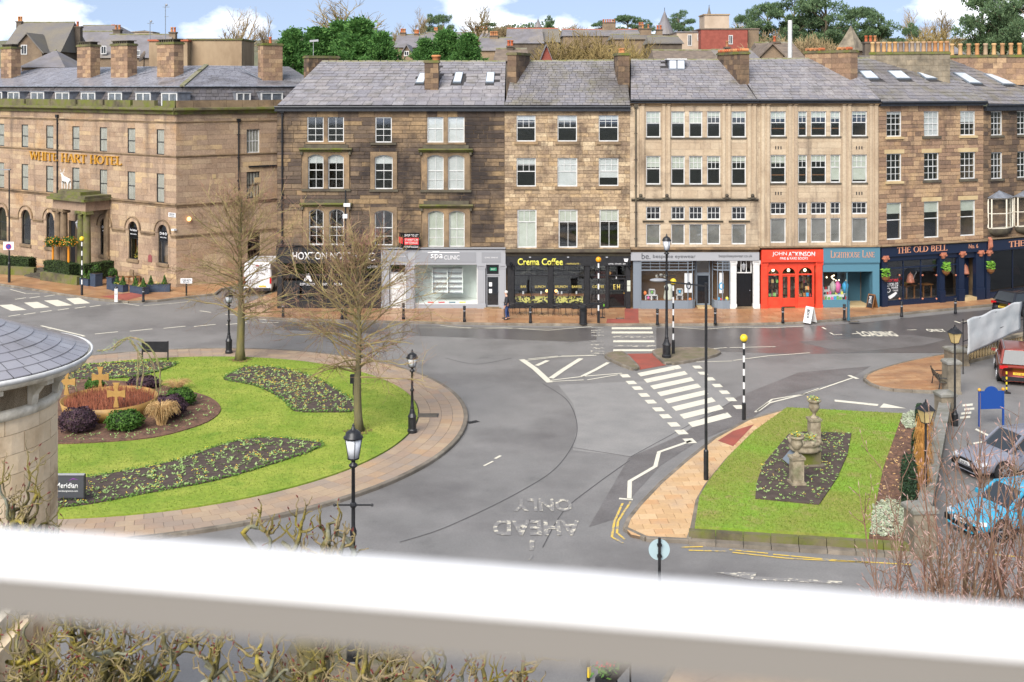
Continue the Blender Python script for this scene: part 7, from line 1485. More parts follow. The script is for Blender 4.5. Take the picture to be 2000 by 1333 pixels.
pa, pb2 = G(1878,712), G(2040,673); d_ = pb2-pa; t = thing('balustrade', 'stone balustrade running behind the white sheet', 'balustrade', pa, math.atan2(d_.y, d_.x)); L_ = d_.length; MB().box(0,L_,-.14,.14,0,.15).build('base', 'stone_grey', t); MB().box(0,L_,-.15,.15,.78,.92).build('rail', 'stone_grey', t); me = MB().lathe([(.08,.15),(.06,.22),(.1,.36),(.09,.46),(.05,.62),(.08,.74),(.08,.78)], 10).mesh('baluster', 'stone_trim_pale', True)
for i in range(int(L_/.26)): inst('baluster', me, t, (.15+i*.26,0,0))
# iron bench
p = G(1838,757,.125); t = thing('bench', 'old iron and timber bench with its back to the stone pier', 'bench', p, R(82))
for s_ in (-.75,.75): mb = MB(); mb.tube([(s_,-.25,0),(s_,-.22,.4),(s_,.2,.42),(s_,.27,.0)], .03, 5); mb.tube([(s_,.2,.42),(s_,.32,.85)], .03, 5); mb.tube([(s_,-.24,.42),(s_,-.26,.62),(s_,.24,.62)], .025, 5); mb.build('end_frame', 'iron', t)
for k in range(4): MB().box(-.78,.78,-.24+k*.12,-.15+k*.12,.42,.45).build('seat_slat', 'stone_trim_dark', t)
for k in range(3): MB().obox((0,.25+k*.035,.52+k*.13), (.78,0,0), (0,.012,0), (0,.015,.045)).build('back_slat', 'stone_trim_dark', t)
# blue notice board
mat('board_blue', S(30,74,150), .4)
p = G(1936,833); t = thing('notice_board', 'blue arched board on two posts with gilt balls beside the car park', 'sign', p, .1); z0, z1 = AT(1936,799,p.y).z, AT(1936,764,p.y).z; po = [(-.5,z0),(.5,z0),(.5,z1)]+[(.28-.0*i+(-.28+.28*math.cos(math.pi*i/8)), z1+.17*math.sin(math.pi*i/8)) for i in range(9)]+[(-.5,z1)]; po = [(-.5,z0),(.5,z0),(.5,z1),(.3,z1)]+[(.28*math.cos(math.pi*i/8), z1+.2*math.sin(math.pi*i/8)) for i in range(1,8)]+[(-.3,z1),(-.5,z1)]
MB().xzprism(po, -.02, .02).build('board', 'board_blue', t)
for s_ in (-1, 1): MB().box(s_*.53-.035,s_*.53+.035,-.035,.035,0,z1).build('post', 'board_blue', t); MB().ball((s_*.53,0,z1+.06), .075, 10, 7).build('ball', 'gold_letter', t, True)
p = G(1966,768); t = thing('hazard_post', 'thin yellow and black striped post behind the red car', 'post', p); MB().lathe([(.2,0),(.2,.03),(.05,.06)], 10).build('foot', 'black_paint', t)
for i in range(8): MB().lathe([(.04,.05+i*.12),(.04,.05+(i+1)*.12)], 8).build('band', 'globe_yellow' if i % 2 else 'black_paint', t)
# white sheet on a scaffold frame
a, b = G(1881,731), G(1999,700); d_ = (b-a); L_ = d_.length; t = thing('sheeted_frame', 'crumpled white plastic sheet tied to a black pole frame by the balustrade', 'sheet', a, math.atan2(d_.y, d_.x)); hh = 2.75
for x_ in (0, L_*.56, L_): MB().tube([(x_,0,0 if x_ != L_*.56 else .7),(x_,0,hh+.3*(x_/L_))], .03, 6).build('pole', 'iron', t)
for z in (hh-.2, hh-1.1): MB().tube([(0,-.03,z),(L_,-.03,z+.45)], .025, 6).build('rail', 'iron', t)
mat('plastic_sheet', S(236,238,238), .4, c2=S(214,220,222), scale=1.5, trans=.3); mb = MB(); nx, nz = 22, 14; vs_ = []; rnd = RAND(3)
for j in range(nz+1):
 for i in range(nx+1):
  s_ = i/nx; f = j/nz; x_ = .25+s_*(L_-.65)+.02*math.sin(f*5+s_*3); zb_ = .95+.62*s_; zt_ = hh-.05+.42*s_+.05*math.sin(s_*17); vs_.append((x_, -.07-.03*math.sin(s_*5+f*3)-.018*abs(math.sin(f*5.5))-.012*math.sin(s_*21-f*7)+rnd.uniform(-.008,.008), zb_+(zt_-zb_)*f))
mb.add(vs_, [(j*(nx+1)+i, j*(nx+1)+i+1, (j+1)*(nx+1)+i+1, (j+1)*(nx+1)+i) for j in range(nz) for i in range(nx)]); so_ = mb.build('sheet', 'plastic_sheet', t, True); sm_ = so_.modifiers.new('s', 'SOLIDIFY'); sm_.thickness = .004
# kerb wall below the lawn
pa, pb2 = G(1345,1056), G(1780,1083); d_ = pb2-pa; t = thing('edging_wall', 'low mossy stone edging along the near side of the lawn', 'wall', pa, math.atan2(d_.y, d_.x)); L_ = d_.length; n = 8
for i in range(n): MB().box(L_*i/n+.01,L_*(i+1)/n-.01,-.12,.14,.0,.34).build('stone', 'stone_moss', t); MB().box(L_*i/n+.01,L_*(i+1)/n-.01,-.42,-.12,.0,.13).build('kerbstone', 'kerb_stone', t)
# ---------------------------------------------------------------- hotel forecourt
mat('planter_blue', S(66,80,100), .6, c2=S(54,66,84), scale=3); mat('pot_stone', S(188,176,156), .9, c2=S(150,138,116), scale=3)
mat('box_leaf', S(70,110,36), .75, rand=[S(84,126,40), S(60,100,32), S(98,138,50), S(50,86,30)], trans=.2); mat('hedge_leaf', S(56,76,32), .8, rand=[S(62,84,34), S(46,66,28), S(74,94,40), S(40,56,26)], trans=.15)
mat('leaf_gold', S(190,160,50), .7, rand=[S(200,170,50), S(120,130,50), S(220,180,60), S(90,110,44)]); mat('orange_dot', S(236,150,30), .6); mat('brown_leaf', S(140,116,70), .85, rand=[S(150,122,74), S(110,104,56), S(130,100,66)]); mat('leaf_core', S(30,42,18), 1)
mat('purple_leaf', S(74,52,66), .8, rand=[S(84,58,72), S(60,42,56), S(98,70,80), S(52,38,50)], trans=.15); mat('straw', S(206,168,112), .9, rand=[S(214,178,120), S(190,148,96), S(226,194,140)])
def leafy(t, nm, m, pts_fn, n, s_, seed, core=None, asp=.55):
 rnd = RAND(seed); mb = MB()
 for i in range(n):
  p_, o_ = pts_fn(rnd); d1 = Vector((rnd.gauss(0,1), rnd.gauss(0,1), rnd.gauss(0,1))); nn = (o_+d1*.55).normalized(); a = nn.orthogonal().normalized(); a.rotate(Matrix.Rotation(rnd.uniform(0,6.28), 3, nn)); b = nn.cross(a); k = s_*rnd.uniform(.6,1.35)
  mb.add([p_-a*k, p_+b*k*asp, p_+a*k, p_-b*k*asp], [(0,1,2,3)])
 return mb.build(nm, m, t)
def ball_fn(c, r_, sz=(1,1,1), shell_=.82):
 def f(rnd):
  while True:
   d = Vector((rnd.gauss(0,1), rnd.gauss(0,1), rnd.gauss(0,1))).normalized()
   if d.z > -.6: break
  lump = 1+.06*math.sin(d.x*7+c[0]*3)+.06*math.sin(d.y*9+c[1])+.05*math.sin(d.z*11); k = rnd.uniform(shell_, 1.03)*lump; return Vector((c[0]+d.x*r_*sz[0]*k, c[1]+d.y*r_*sz[1]*k, c[2]+d.z*r_*sz[2]*k)), d
 return f
def bush(label, base, w_, h_, m, seed, n=900, s_=.06, name='bush'):
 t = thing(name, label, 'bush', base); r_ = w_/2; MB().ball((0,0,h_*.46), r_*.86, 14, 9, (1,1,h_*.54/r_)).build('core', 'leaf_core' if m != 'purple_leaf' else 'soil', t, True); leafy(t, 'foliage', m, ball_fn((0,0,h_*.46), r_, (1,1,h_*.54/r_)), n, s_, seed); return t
for i, (x, y, xw, yt, m, lb) in enumerate(((234,847,73,802,'box_leaf','round clipped green bush in front of the crown planter'), (142,851,72,796,'purple_leaf','dark purple rounded bush at the left front of the crown planter'), (327,821,60,771,'purple_leaf','dark purple rounded bush at the right of the crown planter'), (346,798,56,758,'box_leaf','round green bush at the far right of the crown planter'), (273,763,62,741,'purple_leaf','dark purple bush behind the crown planter'), (180,764,34,748,'box_leaf','small green bush behind the crown planter'))):
 p = G(x, y, .2); sc = p.y/F; bush(lb, p+Vector((0,xw*sc*.4,0)), xw*sc, max(.5,(AT(x, yt, p.y+xw*sc*.4).z-.2)*1.0), m, i+40, 2200, .055)
def tuft(name, label, base, h_, spread, n, m, seed, cat='grass', width=.012):
 t = thing(name, label, cat, base); rnd = RAND(seed); mb = MB()
 for i in range(n):
  a = rnd.uniform(0,6.28); r_ = rnd.random()**.5*spread*.3; b = Vector((r_*math.cos(a), r_*math.sin(a), 0)); l = h_*rnd.uniform(.6,1.1); o_ = Vector((math.cos(a), math.sin(a), 0))*spread*rnd.uniform(.3,1); mb.tube([b, b+o_*.35+Vector((0,0,l*.75)), b+o_*.8+Vector((0,0,l*.85)), b+o_*1.05+Vector((0,0,l*.6))], [width,width*.8,width*.6,width*.3], 3, False)
 mb.build('blades', m, t); return t
p = G(309,836,.2); tuft('ornamental_grass', 'straw-coloured ornamental grass at the right front of the crown planter', p+Vector((0,.5,0)), 1.0, .65, 420, 'straw', 5, width=.014); p = G(345,760,.2); tuft('ornamental_grass', 'pale feathery grass beyond the far right bush', p, .5, .7, 160, 'straw', 6, width=.008)
def planter_box(label, x, yb, w_, d_, h_, rz=PL.rz):
 p = G(x, yb, .125); t = thing('planter', label, 'planter', p, rz, 'slate-blue planters before the hotel'); MB().box(-w_/2,w_/2,0,d_,0,h_).build('box', 'planter_blue', t); MB().box(-w_/2-.02,w_/2+.02,-.02,d_+.02,h_-.07,h_).build('rim', 'planter_blue', t); MB().box(-w_/2+.05,w_/2-.05,.05,d_-.05,h_,h_+.01).build('soil', 'soil', t); return t, p
def cone_fn(h_, r_, z0=0.0):
 def f(rnd): t_ = rnd.random()**1.4; a = rnd.uniform(0,6.28); rr = r_*(1-t_)*rnd.uniform(.75,1.05); return Vector((rr*math.cos(a), rr*math.sin(a), z0+h_*t_)), Vector((math.cos(a), math.sin(a), .4))
 return f
def topiary(label, base, h_, r_, m, seed, kind='cone', z0=0.0, n=260, name='topiary', s_=.05):
 t = thing(name, label, 'topiary', base)
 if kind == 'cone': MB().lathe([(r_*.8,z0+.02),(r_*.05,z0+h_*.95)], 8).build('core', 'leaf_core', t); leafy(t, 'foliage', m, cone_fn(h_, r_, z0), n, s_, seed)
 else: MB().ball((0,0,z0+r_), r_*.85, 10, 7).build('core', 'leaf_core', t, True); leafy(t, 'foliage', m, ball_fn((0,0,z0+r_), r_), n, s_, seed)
 return t
pls = [(163,558,1.1,.5,.5,'low slate-blue planter beside the beacon'),(181,560,.62,.6,.9,'tall slate-blue planter with a clipped ball, next to the low wall'),(213,566,.6,.6,.85,'tall slate-blue planter with a clipped ball, behind the troughs'),(229,570,1.3,.45,.5,'left trough of the three slate-blue troughs'),(267,574,1.6,.45,.5,'middle trough of the three slate-blue troughs'),(307,571,1.7,.45,.52,'right trough of the three slate-blue troughs')]
for i, (x, y, w_, d_, h_, lb) in enumerate(pls):
 t, p = planter_box(lb, x, y, w_, d_, h_, PL.rz if i < 5 else PL.rz+.75); e = Vector((math.cos(t.rotation_euler[2]), math.sin(t.rotation_euler[2]), 0)); n_ = Vector((-e.y, e.x, 0))
 if h_ > .7: topiary('small clipped green ball in the planter ' + ('by the low wall' if i == 1 else 'behind the troughs'), p+n_*d_/2+Vector((0,0,h_)), .6, .32, 'box_leaf', 60+i, 'ball')
 else:
  for k in range(2): topiary(('left' if k == 0 else 'right') + ' small green cone in the ' + lb.replace('of the three slate-blue troughs','trough'), p+n_*d_/2+e*(k-.5)*w_*.55+Vector((0,0,h_)), .62, .24, 'box_leaf', 70+i*2+k)
  fl = thing('bedding_plants', 'white and green winter bedding in the ' + lb.replace('of the three slate-blue troughs','trough'), 'flowers', p+n_*d_/2+Vector((0,0,h_))); flowers_on(fl, (0,0,.02), .35, 50, i)
for i, (x, yb, yp, yt, r_, m, lb) in enumerate(((269,545,526,486,.55,'leaf_gold','golden conical topiary in a stone pot at the middle arched window'),(322,550,528,500,.55,'brown_leaf','browned conical shrub in a stone pot at the right arched window'))):
 p = G(x, yb, .125); z = AT(x, yp, p.y).z; t = thing('stone_pot', 'stone pot under the ' + ('middle' if i == 0 else 'right') + ' arched hotel window', 'pot', p); MB().lathe([(.3,0),(.34,.06),(.42,z*.7),(.5,z-.1),(.5,z-.02),(.42,z-.02)], 16).build('pot', 'pot_stone', t, True); topiary(lb, p+Vector((0,0,z-.05)), AT(x, yt, p.y).z-z+.1, r_, m, 80+i, n=500, s_=.07)
p = G(209,540,.125); topiary('golden conical topiary behind the long hedge', p+Vector((.4,1.6,.9)), 1.35, .42, 'leaf_gold', 84, n=400, s_=.06)
for i, x in enumerate((103.5, 134)):
 p = PL.loc(PL.u(x,-2.8), -2.8, .3); z = AT(x, 482, p.y).z; t = thing('decorated_tree', ('left' if i == 0 else 'right') + ' round-headed tree hung with orange baubles at the hotel porch', 'tree', p); MB().tube([(0,0,0),(0,0,z-.3)], [.1,.08], 8).build('trunk', 'orange_dot', t); leafy(t, 'crown', 'box_leaf', ball_fn((0,0,z+.0), .62, (1,1,.75), .5), 700, .07, 90+i); leafy(t, 'baubles', 'orange_dot', ball_fn((0,0,z+.0), .64, (1,1,.75), .95), 130, .045, 92+i, asp=1)
def hedge(label, a, b, w_, h_, seed, z0=.125, dens=110):
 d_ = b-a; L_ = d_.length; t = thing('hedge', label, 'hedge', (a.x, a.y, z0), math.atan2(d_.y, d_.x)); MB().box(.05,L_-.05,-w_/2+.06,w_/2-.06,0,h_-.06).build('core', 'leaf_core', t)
 def f(rnd):
  k = rnd.random()
  if k < .45: return Vector((rnd.uniform(0,L_), -w_/2+rnd.uniform(0,.05), rnd.uniform(0,h_))), Vector((0,-1,.1))
  if k < .8: return Vector((rnd.uniform(0,L_), rnd.uniform(-w_/2,w_/2), h_-rnd.uniform(0,.05))), Vector((0,0,1))
  return Vector((L_-rnd.uniform(0,.05), rnd.uniform(-w_/2,w_/2), rnd.uniform(0,h_))) if k < .9 else Vector((rnd.uniform(0,.05), rnd.uniform(-w_/2,w_/2), rnd.uniform(0,h_))), Vector((1 if k < .9 else -1,0,0))
 leafy(t, 'foliage', 'hedge_leaf', f, int(L_*dens*4), .06, seed); return t
ha_, hb_, hc_ = G(86,548), G(150,557), G(238,543); wl_ = G(78,551), G(150,561)
hedge('dark clipped hedge along the street before the hotel porch', ha_+Vector((.2,.3,0)), hb_+Vector((-.3,.3,0)), .9, .95, 51, .55); hedge('dark clipped hedge returning to the hotel wall', hb_+Vector((.1,.5,0)), hc_+Vector((0,.6,0)), .8, 1.1, 52, .3)
hedge('dark clipped hedge left of the hotel steps', G(-60,530)+Vector((0,.3,0)), G(66,538)+Vector((-.2,.3,0)), .9, .9, 53, .4)
for a, b, lb in ((wl_[0], wl_[1], 'low mossy wall below the hotel hedge'), (G(-60,536), G(66,543), 'low mossy wall left of the hotel steps')):
 d_ = b-a; t = thing('garden_wall', lb, 'wall', (a.x,a.y,.12), math.atan2(d_.y, d_.x)); n = 6
 for i in range(n): MB().box(d_.length*i/n+.005,d_.length*(i+1)/n-.005,0,.35,0,.62).build('stone', 'stone_moss', t)
t = thing('hotel_steps', 'dark stone steps up to the hotel porch', 'steps', G(40,541,.12)+Vector((.2,.2,0)), PL.rz)
for i in range(4): MB().box(0,2.6,i*.35,i*.35+.36,0,.13*(i+1)).build('step', 'stone_trim_dark', t)
for i, x in enumerate((205, 217, 237, 252)): # forecourt seats
 p = G(x, 556, .125)+Vector((.3,.8,0)); t = thing('forecourt_chair', ('first','second','third','fourth')[i] + ' woven brown chair from the left on the hotel forecourt', 'chair', p, PL.rz+(i % 2)*2.4, 'woven chairs on the hotel forecourt'); MB().box(-.25,.25,-.25,.25,.4,.46).build('seat', 'wood', t); MB().xzprism([(-.25,.46),(.25,.46),(.25,.8),(.15,.92),(-.15,.92),(-.25,.8)], .2, .26).build('backrest', 'stone_trim', t)
 for a, b in ((-1,-1),(1,-1),(1,1),(-1,1)): MB().box(a*.22-.025,a*.22+.025,b*.22-.025,b*.22+.025,0,.4).build('leg', 'wood', t)
# ================================================================ PLANTING
def inside(p_, poly):
 x, y = p_; c = False; n = len(poly)
 for i in range(n):
  a, b = poly[i], poly[(i+1)%n]
  if (a[1] > y) != (b[1] > y) and x < (b[0]-a[0])*(y-a[1])/(b[1]-a[1])+a[0]: c = not c
 return c
def scatter(poly, n, rnd):
 xs = [q[0] for q in poly]; ys = [q[1] for q in poly]; o = []; k = 0
 while len(o) < n and k < n*20:
  k += 1; q = (rnd.uniform(min(xs),max(xs)), rnd.uniform(min(ys),max(ys)))
  if inside(q, poly): o.append(q)
 return o
mat('grass_blade', S(124,164,44), .9, rand=[S(140,164,56), S(122,152,46), S(158,174,70), S(110,144,42), S(166,172,88)], trans=.3)
mat('edging_leaf', S(100,140,60), .8, rand=[S(112,150,66), S(88,128,50), S(130,162,80)], trans=.2)
def bedding(poly, z, n, seed, yellow=.12, s_=.1, edge=True, clump=None):
 rnd = RAND(seed); a, b, e = MB(), MB(), MB(); P_ = [(q.x, q.y) for q in poly]
 for (x, y) in scatter(P_, n, rnd):
  k = rnd.randint(4, 7)
  for i in range(k):
   t = rnd.uniform(0, 6.28); l = s_*rnd.uniform(.6,1.3); d1 = Vector((math.cos(t), math.sin(t), rnd.uniform(.1,.7))); d2 = Vector((-math.sin(t), math.cos(t), 0)); q = Vector((x, y, z)); a.add([q, q+d1*l*.5+d2*l*.28, q+d1*l, q+d1*l*.5-d2*l*.28], [(0,1,2,3)])
  if rnd.random() < yellow:
   for i in range(3): q = Vector((x+rnd.gauss(0,.04), y+rnd.gauss(0,.04), z+rnd.uniform(.08,.13))); b.add([q+Vector((.022,0,.0)), q+Vector((0,.022,.01)), q-Vector((.022,0,-.01)), q-Vector((0,.022,0))], [(0,1,2,3)])
 if edge:
  n_ = len(P_)
  for i in range(n_):
   p0, p1 = Vector(P_[i]), Vector(P_[(i+1)%n_]); m_ = int((p1-p0).length/.05)
   for k in range(m_):
    for _ in range(2):
     q = p0.lerp(p1, rnd.random()); c = Vector((q.x+rnd.gauss(0,.05), q.y+rnd.gauss(0,.05), z+rnd.uniform(-.03,.07))); d1 = Vector((rnd.gauss(0,1), rnd.gauss(0,1), rnd.gauss(0,.8))).normalized(); d2 = d1.orthogonal().normalized(); l = rnd.uniform(.03,.06); e.add([c-d1*l, c+d2*l*.7, c+d1*l, c-d2*l*.7], [(0,1,2,3)])
 for mb, nm, m, lb in ((a,'bedding_plants','leaf_bed','small green bedding plants set over a dark soil bed'), (b,'blooms','petal_yellow','yellow blooms dotted over a soil bed'), (e,'bed_edging','edging_leaf','low leafy green edging round a soil bed')):
  if mb.v: o = mb.build(nm, m, None, kind='stuff'); o['label'] = lb; o['category'] = 'planting'
def ar(poly): return area([(q.x, q.y) for q in poly])
bedding(BED_A, .205, int(ar(BED_A)*20), 1, .4); bedding(BED_B, .205, int(ar(BED_B)*18), 2, .2); bedding(BED_C, .205, int(ar(BED_C)*16), 3, .35); bedding(BED_R, .345, int(ar(BED_R)*16), 4, .1, .075, False)
rim = [q for q in BED_M]; rnd = RAND(6)
a = MB()
for i in range(len(BED_M)):
 p0, p1 = BED_M[i], BED_M[(i+1)%len(BED_M)]
 for k in range(int((p1-p0).length/.12)):
  q = p0.lerp(p1, rnd.random()); c = q.lerp(Vector((cp.x, cp.y, .2)), rnd.uniform(.05,.28))
  for _ in range(4): t = rnd.uniform(0,6.28); l = rnd.uniform(.05,.12); d1 = Vector((math.cos(t), math.sin(t), .5)); d2 = Vector((-math.sin(t), math.cos(t), 0)); b = Vector((c.x+rnd.gauss(0,.06), c.y+rnd.gauss(0,.06), .2)); a.add([b, b+d1*l*.5+d2*l*.3, b+d1*l, b+d1*l*.5-d2*l*.3], [(0,1,2,3)])
o = a.build('bedding_plants', 'leaf_bed', None, kind='stuff'); o['label'] = 'low plants at the rim of the mulched centre bed'; o['category'] = 'planting'
def grass(poly, z, n, seed, holes, lb):
 rnd = RAND(seed); mb = MB(); H_ = [[(q.x, q.y) for q in h] for h in holes]
 for (x, y) in scatter([(q.x, q.y) for q in poly], n, rnd):
  if any(inside((x, y), h) for h in H_): continue
  t = rnd.uniform(0,6.28); w_ = rnd.uniform(.008,.016); h_ = rnd.uniform(.03,.065); c, s_ = math.cos(t)*w_, math.sin(t)*w_; mb.add([(x-c,y-s_,z),(x+c,y+s_,z),(x+rnd.gauss(0,.02),y+rnd.gauss(0,.02),z+h_)], [(0,1,2)])
 o = mb.build('grass', 'grass_blade', None, kind='stuff'); o['label'] = lb; o['category'] = 'grass'
grass([q for q in ring(11.6, 48) if True], .16, 42000, 1, (BED_A, BED_B, BED_C, BED_M), 'mown green grass of the round garden'); grass(LAWN_R, .30, 22000, 2, (BED_R,), 'mown green grass of the right-hand lawn')
# ---------------------------------------------------------------- bare trees
mat('bark', S(126,118,88), .95, c2=S(104,98,70), scale=3, c3=S(140,130,70), s3=1.2, r3=(.5,.7), bump=.6, bscale=30, stretch=(1,1,.25)); mat('branch_olive', S(174,160,104), .9, c2=S(140,124,90), scale=2); mat('twig_redbrown', S(150,104,94), .9, c2=S(146,124,90), scale=.6)
def wander(rnd, p_, d, L_, n, bend, up=0.0):
 pts = [Vector(p_)]; d = Vector(d).normalized()
 for i in range(n): d = (d+Vector((rnd.gauss(0,bend), rnd.gauss(0,bend), rnd.gauss(0,bend)+up))).normalized(); pts.append(pts[-1]+d*(L_/n))
 return pts
def taper(r0, r1, n): return [r0+(r1-r0)*i/(n-1) for i in range(n)]
def garden_tree(label, base, H_, spread, h0, seed, rt_=.25, twist=0.0, n1=70):
 rnd = RAND(seed); t = thing('bare_tree', label, 'tree', base); mb = MB(); n = 14
 tp = [Vector((.04*math.sin(i*.7+seed), .04*math.cos(i*.9), H_*i/n)) for i in range(n+1)]; rr = [rt_*(1.35 if i == 0 else 1)*(1-.5*i/n*(1 if i/n < .6 else 1.0)) if i/n < .35 else rt_*.82*(1-i/n)+.02 for i in range(n+1)]
 mb.tube(tp, rr, 10); mb.build('trunk', 'bark', t, True); b1, b2 = MB(), MB()
 def trunk_at(z): k = min(n-1e-6, z/H_*n); i = int(k); return tp[i].lerp(tp[i+1], k-i)
 for i in range(n1):
  f = (i+rnd.random())/n1; z = h0+(H_-h0)*f**.9*.97; a = i*2.4+rnd.gauss(0,.4); prof = math.sin(math.pi*min(1,(.28+f*.72)))**.8 if f > .3 else .75+.3*f
  L_ = spread*max(.22,prof)*rnd.uniform(.7,1.1); ev = rnd.uniform(.15,.6)+f*.9; d = Vector((math.cos(a), math.sin(a), ev)); pts = wander(rnd, trunk_at(z), d, L_, 7, .1, -.06 if f < .5 else .02); b1.tube(pts, taper(.045*(1-f*.5), .009, 8), 5, False)
  for k in range(9):
   j = rnd.randint(1, 7); q = pts[j-1].lerp(pts[j], rnd.random()); d2 = ((pts[min(j+1,7)]-pts[j-1]).normalized()+Vector((rnd.gauss(0,.6), rnd.gauss(0,.6), rnd.gauss(.05,.45)))); l2 = L_*rnd.uniform(.25,.5); p2 = wander(rnd, q, d2, l2, 5, .18, .02); b1.tube(p2, taper(.013,.006,6), 3, False)
   for m_ in range(6):
    jj = rnd.randint(1,5); q3 = p2[jj-1].lerp(p2[jj], rnd.random()); p3 = wander(rnd, q3, (p2[jj]-p2[jj-1]).normalized()+Vector((rnd.gauss(0,.6), rnd.gauss(0,.6), rnd.gauss(0,.5))), l2*rnd.uniform(.3,.7), 3, .2); b2.tube(p3, taper(.006,.0035,4), 3, False)
 b1.build('branches', 'branch_olive', t); b2.build('twigs', 'twig_redbrown', t); mb = MB(); rnd = RAND(1)
 for i in range(60): a_ = rnd.uniform(0,6.28); r_ = rnd.uniform(.2,.6); c = Vector((r_*math.cos(a_), r_*math.sin(a_), .02)); mb.add([c+Vector((.05,0,.01)), c+Vector((0,.04,.02)), c-Vector((.05,0,0)), c-Vector((0,.04,0))], [(0,1,2,3)])
 mb.build('fallen_leaves', 'brown_leaf', t); return t
p = G(470,704,.16); garden_tree('bare tree on the left of the round garden, before the white van', p, AT(470,383,p.y).z-.1, 4.2, 1.9, 5, .22); p = G(700,843,.16); garden_tree('bare tree on the right of the round garden, before the black café', p, AT(700,478,p.y).z-.1, 3.9, 2.2, 9, .18)
# upright reddish stems at the right
mat('stem_red', S(142,104,90), .9, c2=S(120,100,76), scale=1.5, c3=S(164,140,120), s3=2, r3=(.5,.7)); mat('bud', S(196,160,150), .8)
def upright_tree(label, base, z0, z1, w_, ns, seed):
 rnd = RAND(seed); t = thing('upright_bare_tree', label, 'tree', base); mb, bd, tk = MB(), MB(), MB()
 tk.tube([(0,0,0),(.05,0,z0*.5),(0,.05,z0)], [.16,.13,.11], 8); tk.build('trunk', 'bark', t)
 for i in range(ns):
  a = rnd.uniform(0,6.28); f = rnd.random(); l = (z1-z0)*rnd.uniform(.35,1)**1.0; d = Vector((math.cos(a)*w_*rnd.uniform(.05,.5), math.sin(a)*w_*.5*rnd.uniform(.1,1), (z1-z0)*.45)); st = Vector((rnd.gauss(0,w_*.16), rnd.gauss(0,w_*.12), z0-rnd.uniform(0,1.2))); pts = wander(rnd, st, d, l, 9, .09, .04); r0 = rnd.uniform(.014,.035); mb.tube([Vector((0,0,z0*.6)).lerp(pts[0], .5)]+pts, [r0*1.2]+taper(r0,.005,10), 5, False)
  for k in range(9):
   j = rnd.randint(2,9); q = pts[j-1].lerp(pts[j], rnd.random()); p2 = wander(rnd, q, (pts[j]-pts[j-1]).normalized()+Vector((rnd.gauss(0,.5), rnd.gauss(0,.5), .25)), rnd.uniform(.25,.8), 4, .14, .07); mb.tube(p2, taper(.009,.004,5), 3, False); e = p2[-1]; dd = (p2[-1]-p2[-2]).normalized(); bd.tube([e-dd*.02, e+dd*.02, e+dd*.07], [.004,.008,.002], 4)
   for m_ in range(2): q3 = p2[rnd.randint(1,3)]; p3 = wander(rnd, q3, Vector((rnd.gauss(0,.7), rnd.gauss(0,.7), .5)), rnd.uniform(.1,.3), 2, .15, .1); mb.tube(p3, taper(.006,.003,3), 3, False); e = p3[-1]; dd = (p3[-1]-p3[-2]).normalized(); bd.tube([e-dd*.02, e+dd*.02, e+dd*.06], [.003,.009,.002], 4)
 mb.build('stems', 'stem_red', t); bd.build('buds', 'bud', t, kind='stuff'); return t
upright_tree('upright bare reddish tree in front of the grey and blue cars', (7.75,20.5,0), 4.6, 9.6, 1.5, 46, 3); upright_tree('upright bare reddish tree at the right edge, before the blue car', (9.0,20.0,0), 4.4, 9.4, 1.4, 44, 4); upright_tree('thin upright bare tree standing before the near stone pier', (6.75,20.8,0), 4.0, 8.3, .7, 15, 8)
# lichen-covered crowns below the window
mat('lichen_branch', S(112,104,62), .95, c2=S(190,170,54), scale=2.0, ramp=(.53,.68), c3=S(150,154,140), s3=1.7, r3=(.5,.66), bump=.5, bscale=40); mat('lichen_twig', S(150,134,100), .95, c2=S(130,118,52), scale=2.5, ramp=(.45,.6)); mat('red_bud', S(120,56,48), .8)
def gnarled(label, base, z0, limbs, seed, top, rise=.1, nsec=9):
 rnd = RAND(seed); t = thing('gnarled_tree', label, 'tree', base); tk = MB(); tk.tube([(0,0,0),(.1,0,z0*.5),(0,0,z0)], [.26,.2,.19], 10); tk.build('trunk', 'bark', t); lb, tw, bd = MB(), MB(), MB(); hd = Vector((0,0,z0))
 def spur(q, d, l, r_, lev):
  p_ = wander(rnd, q, d, l, 6 if lev else 8, .36, rise); (lb if lev == 0 else tw).tube(p_, taper(r_, r_*.55, len(p_)), 5 if lev == 0 else 4, False)
  if lev >= 2:
   if rnd.random() < .6: return
   e = p_[-1]; dd = (p_[-1]-p_[-2]).normalized(); bd.tube([e-dd*.01, e+dd*.015, e+dd*.04], [.004,.010,.002], 4); return
  for k in range(3 if lev == 0 else 2): j = rnd.randint(1, len(p_)-1); spur(p_[j], Vector((rnd.gauss(0,1), rnd.gauss(0,.8), rnd.uniform(-.2,1.1))), l*rnd.uniform(.35,.7), r_*.55, lev+1)
  spur(p_[-1], (p_[-1]-p_[-2]), l*.5, r_*.5, lev+1)
 for (dx, dy, dz) in limbs:
  e = hd+Vector((dx,dy,dz)); L_ = (e-hd).length; pts = [hd]; n = 9
  for i in range(1, n+1): f = i/n; pts.append(hd.lerp(e, f)+Vector((rnd.gauss(0,.07), rnd.gauss(0,.07), .12*math.sin(f*3.1)+rnd.gauss(0,.07)))*(1 if i < n else .5))
  lb.tube(pts, taper(.085,.022,n+1), 7, False)
  for k in range(nsec): j = rnd.randint(2, n); spur(pts[j-1].lerp(pts[j], rnd.random()), Vector((rnd.gauss(0,.8), rnd.gauss(0,.6), rnd.uniform(.1,1.2))), rnd.uniform(.35,top), rnd.uniform(.02,.036), 0)
 lb.build('branches', 'lichen_branch', t, True); tw.build('twigs', 'lichen_twig', t, kind='stuff'); bd.build('buds', 'red_bud', t, kind='stuff'); return t
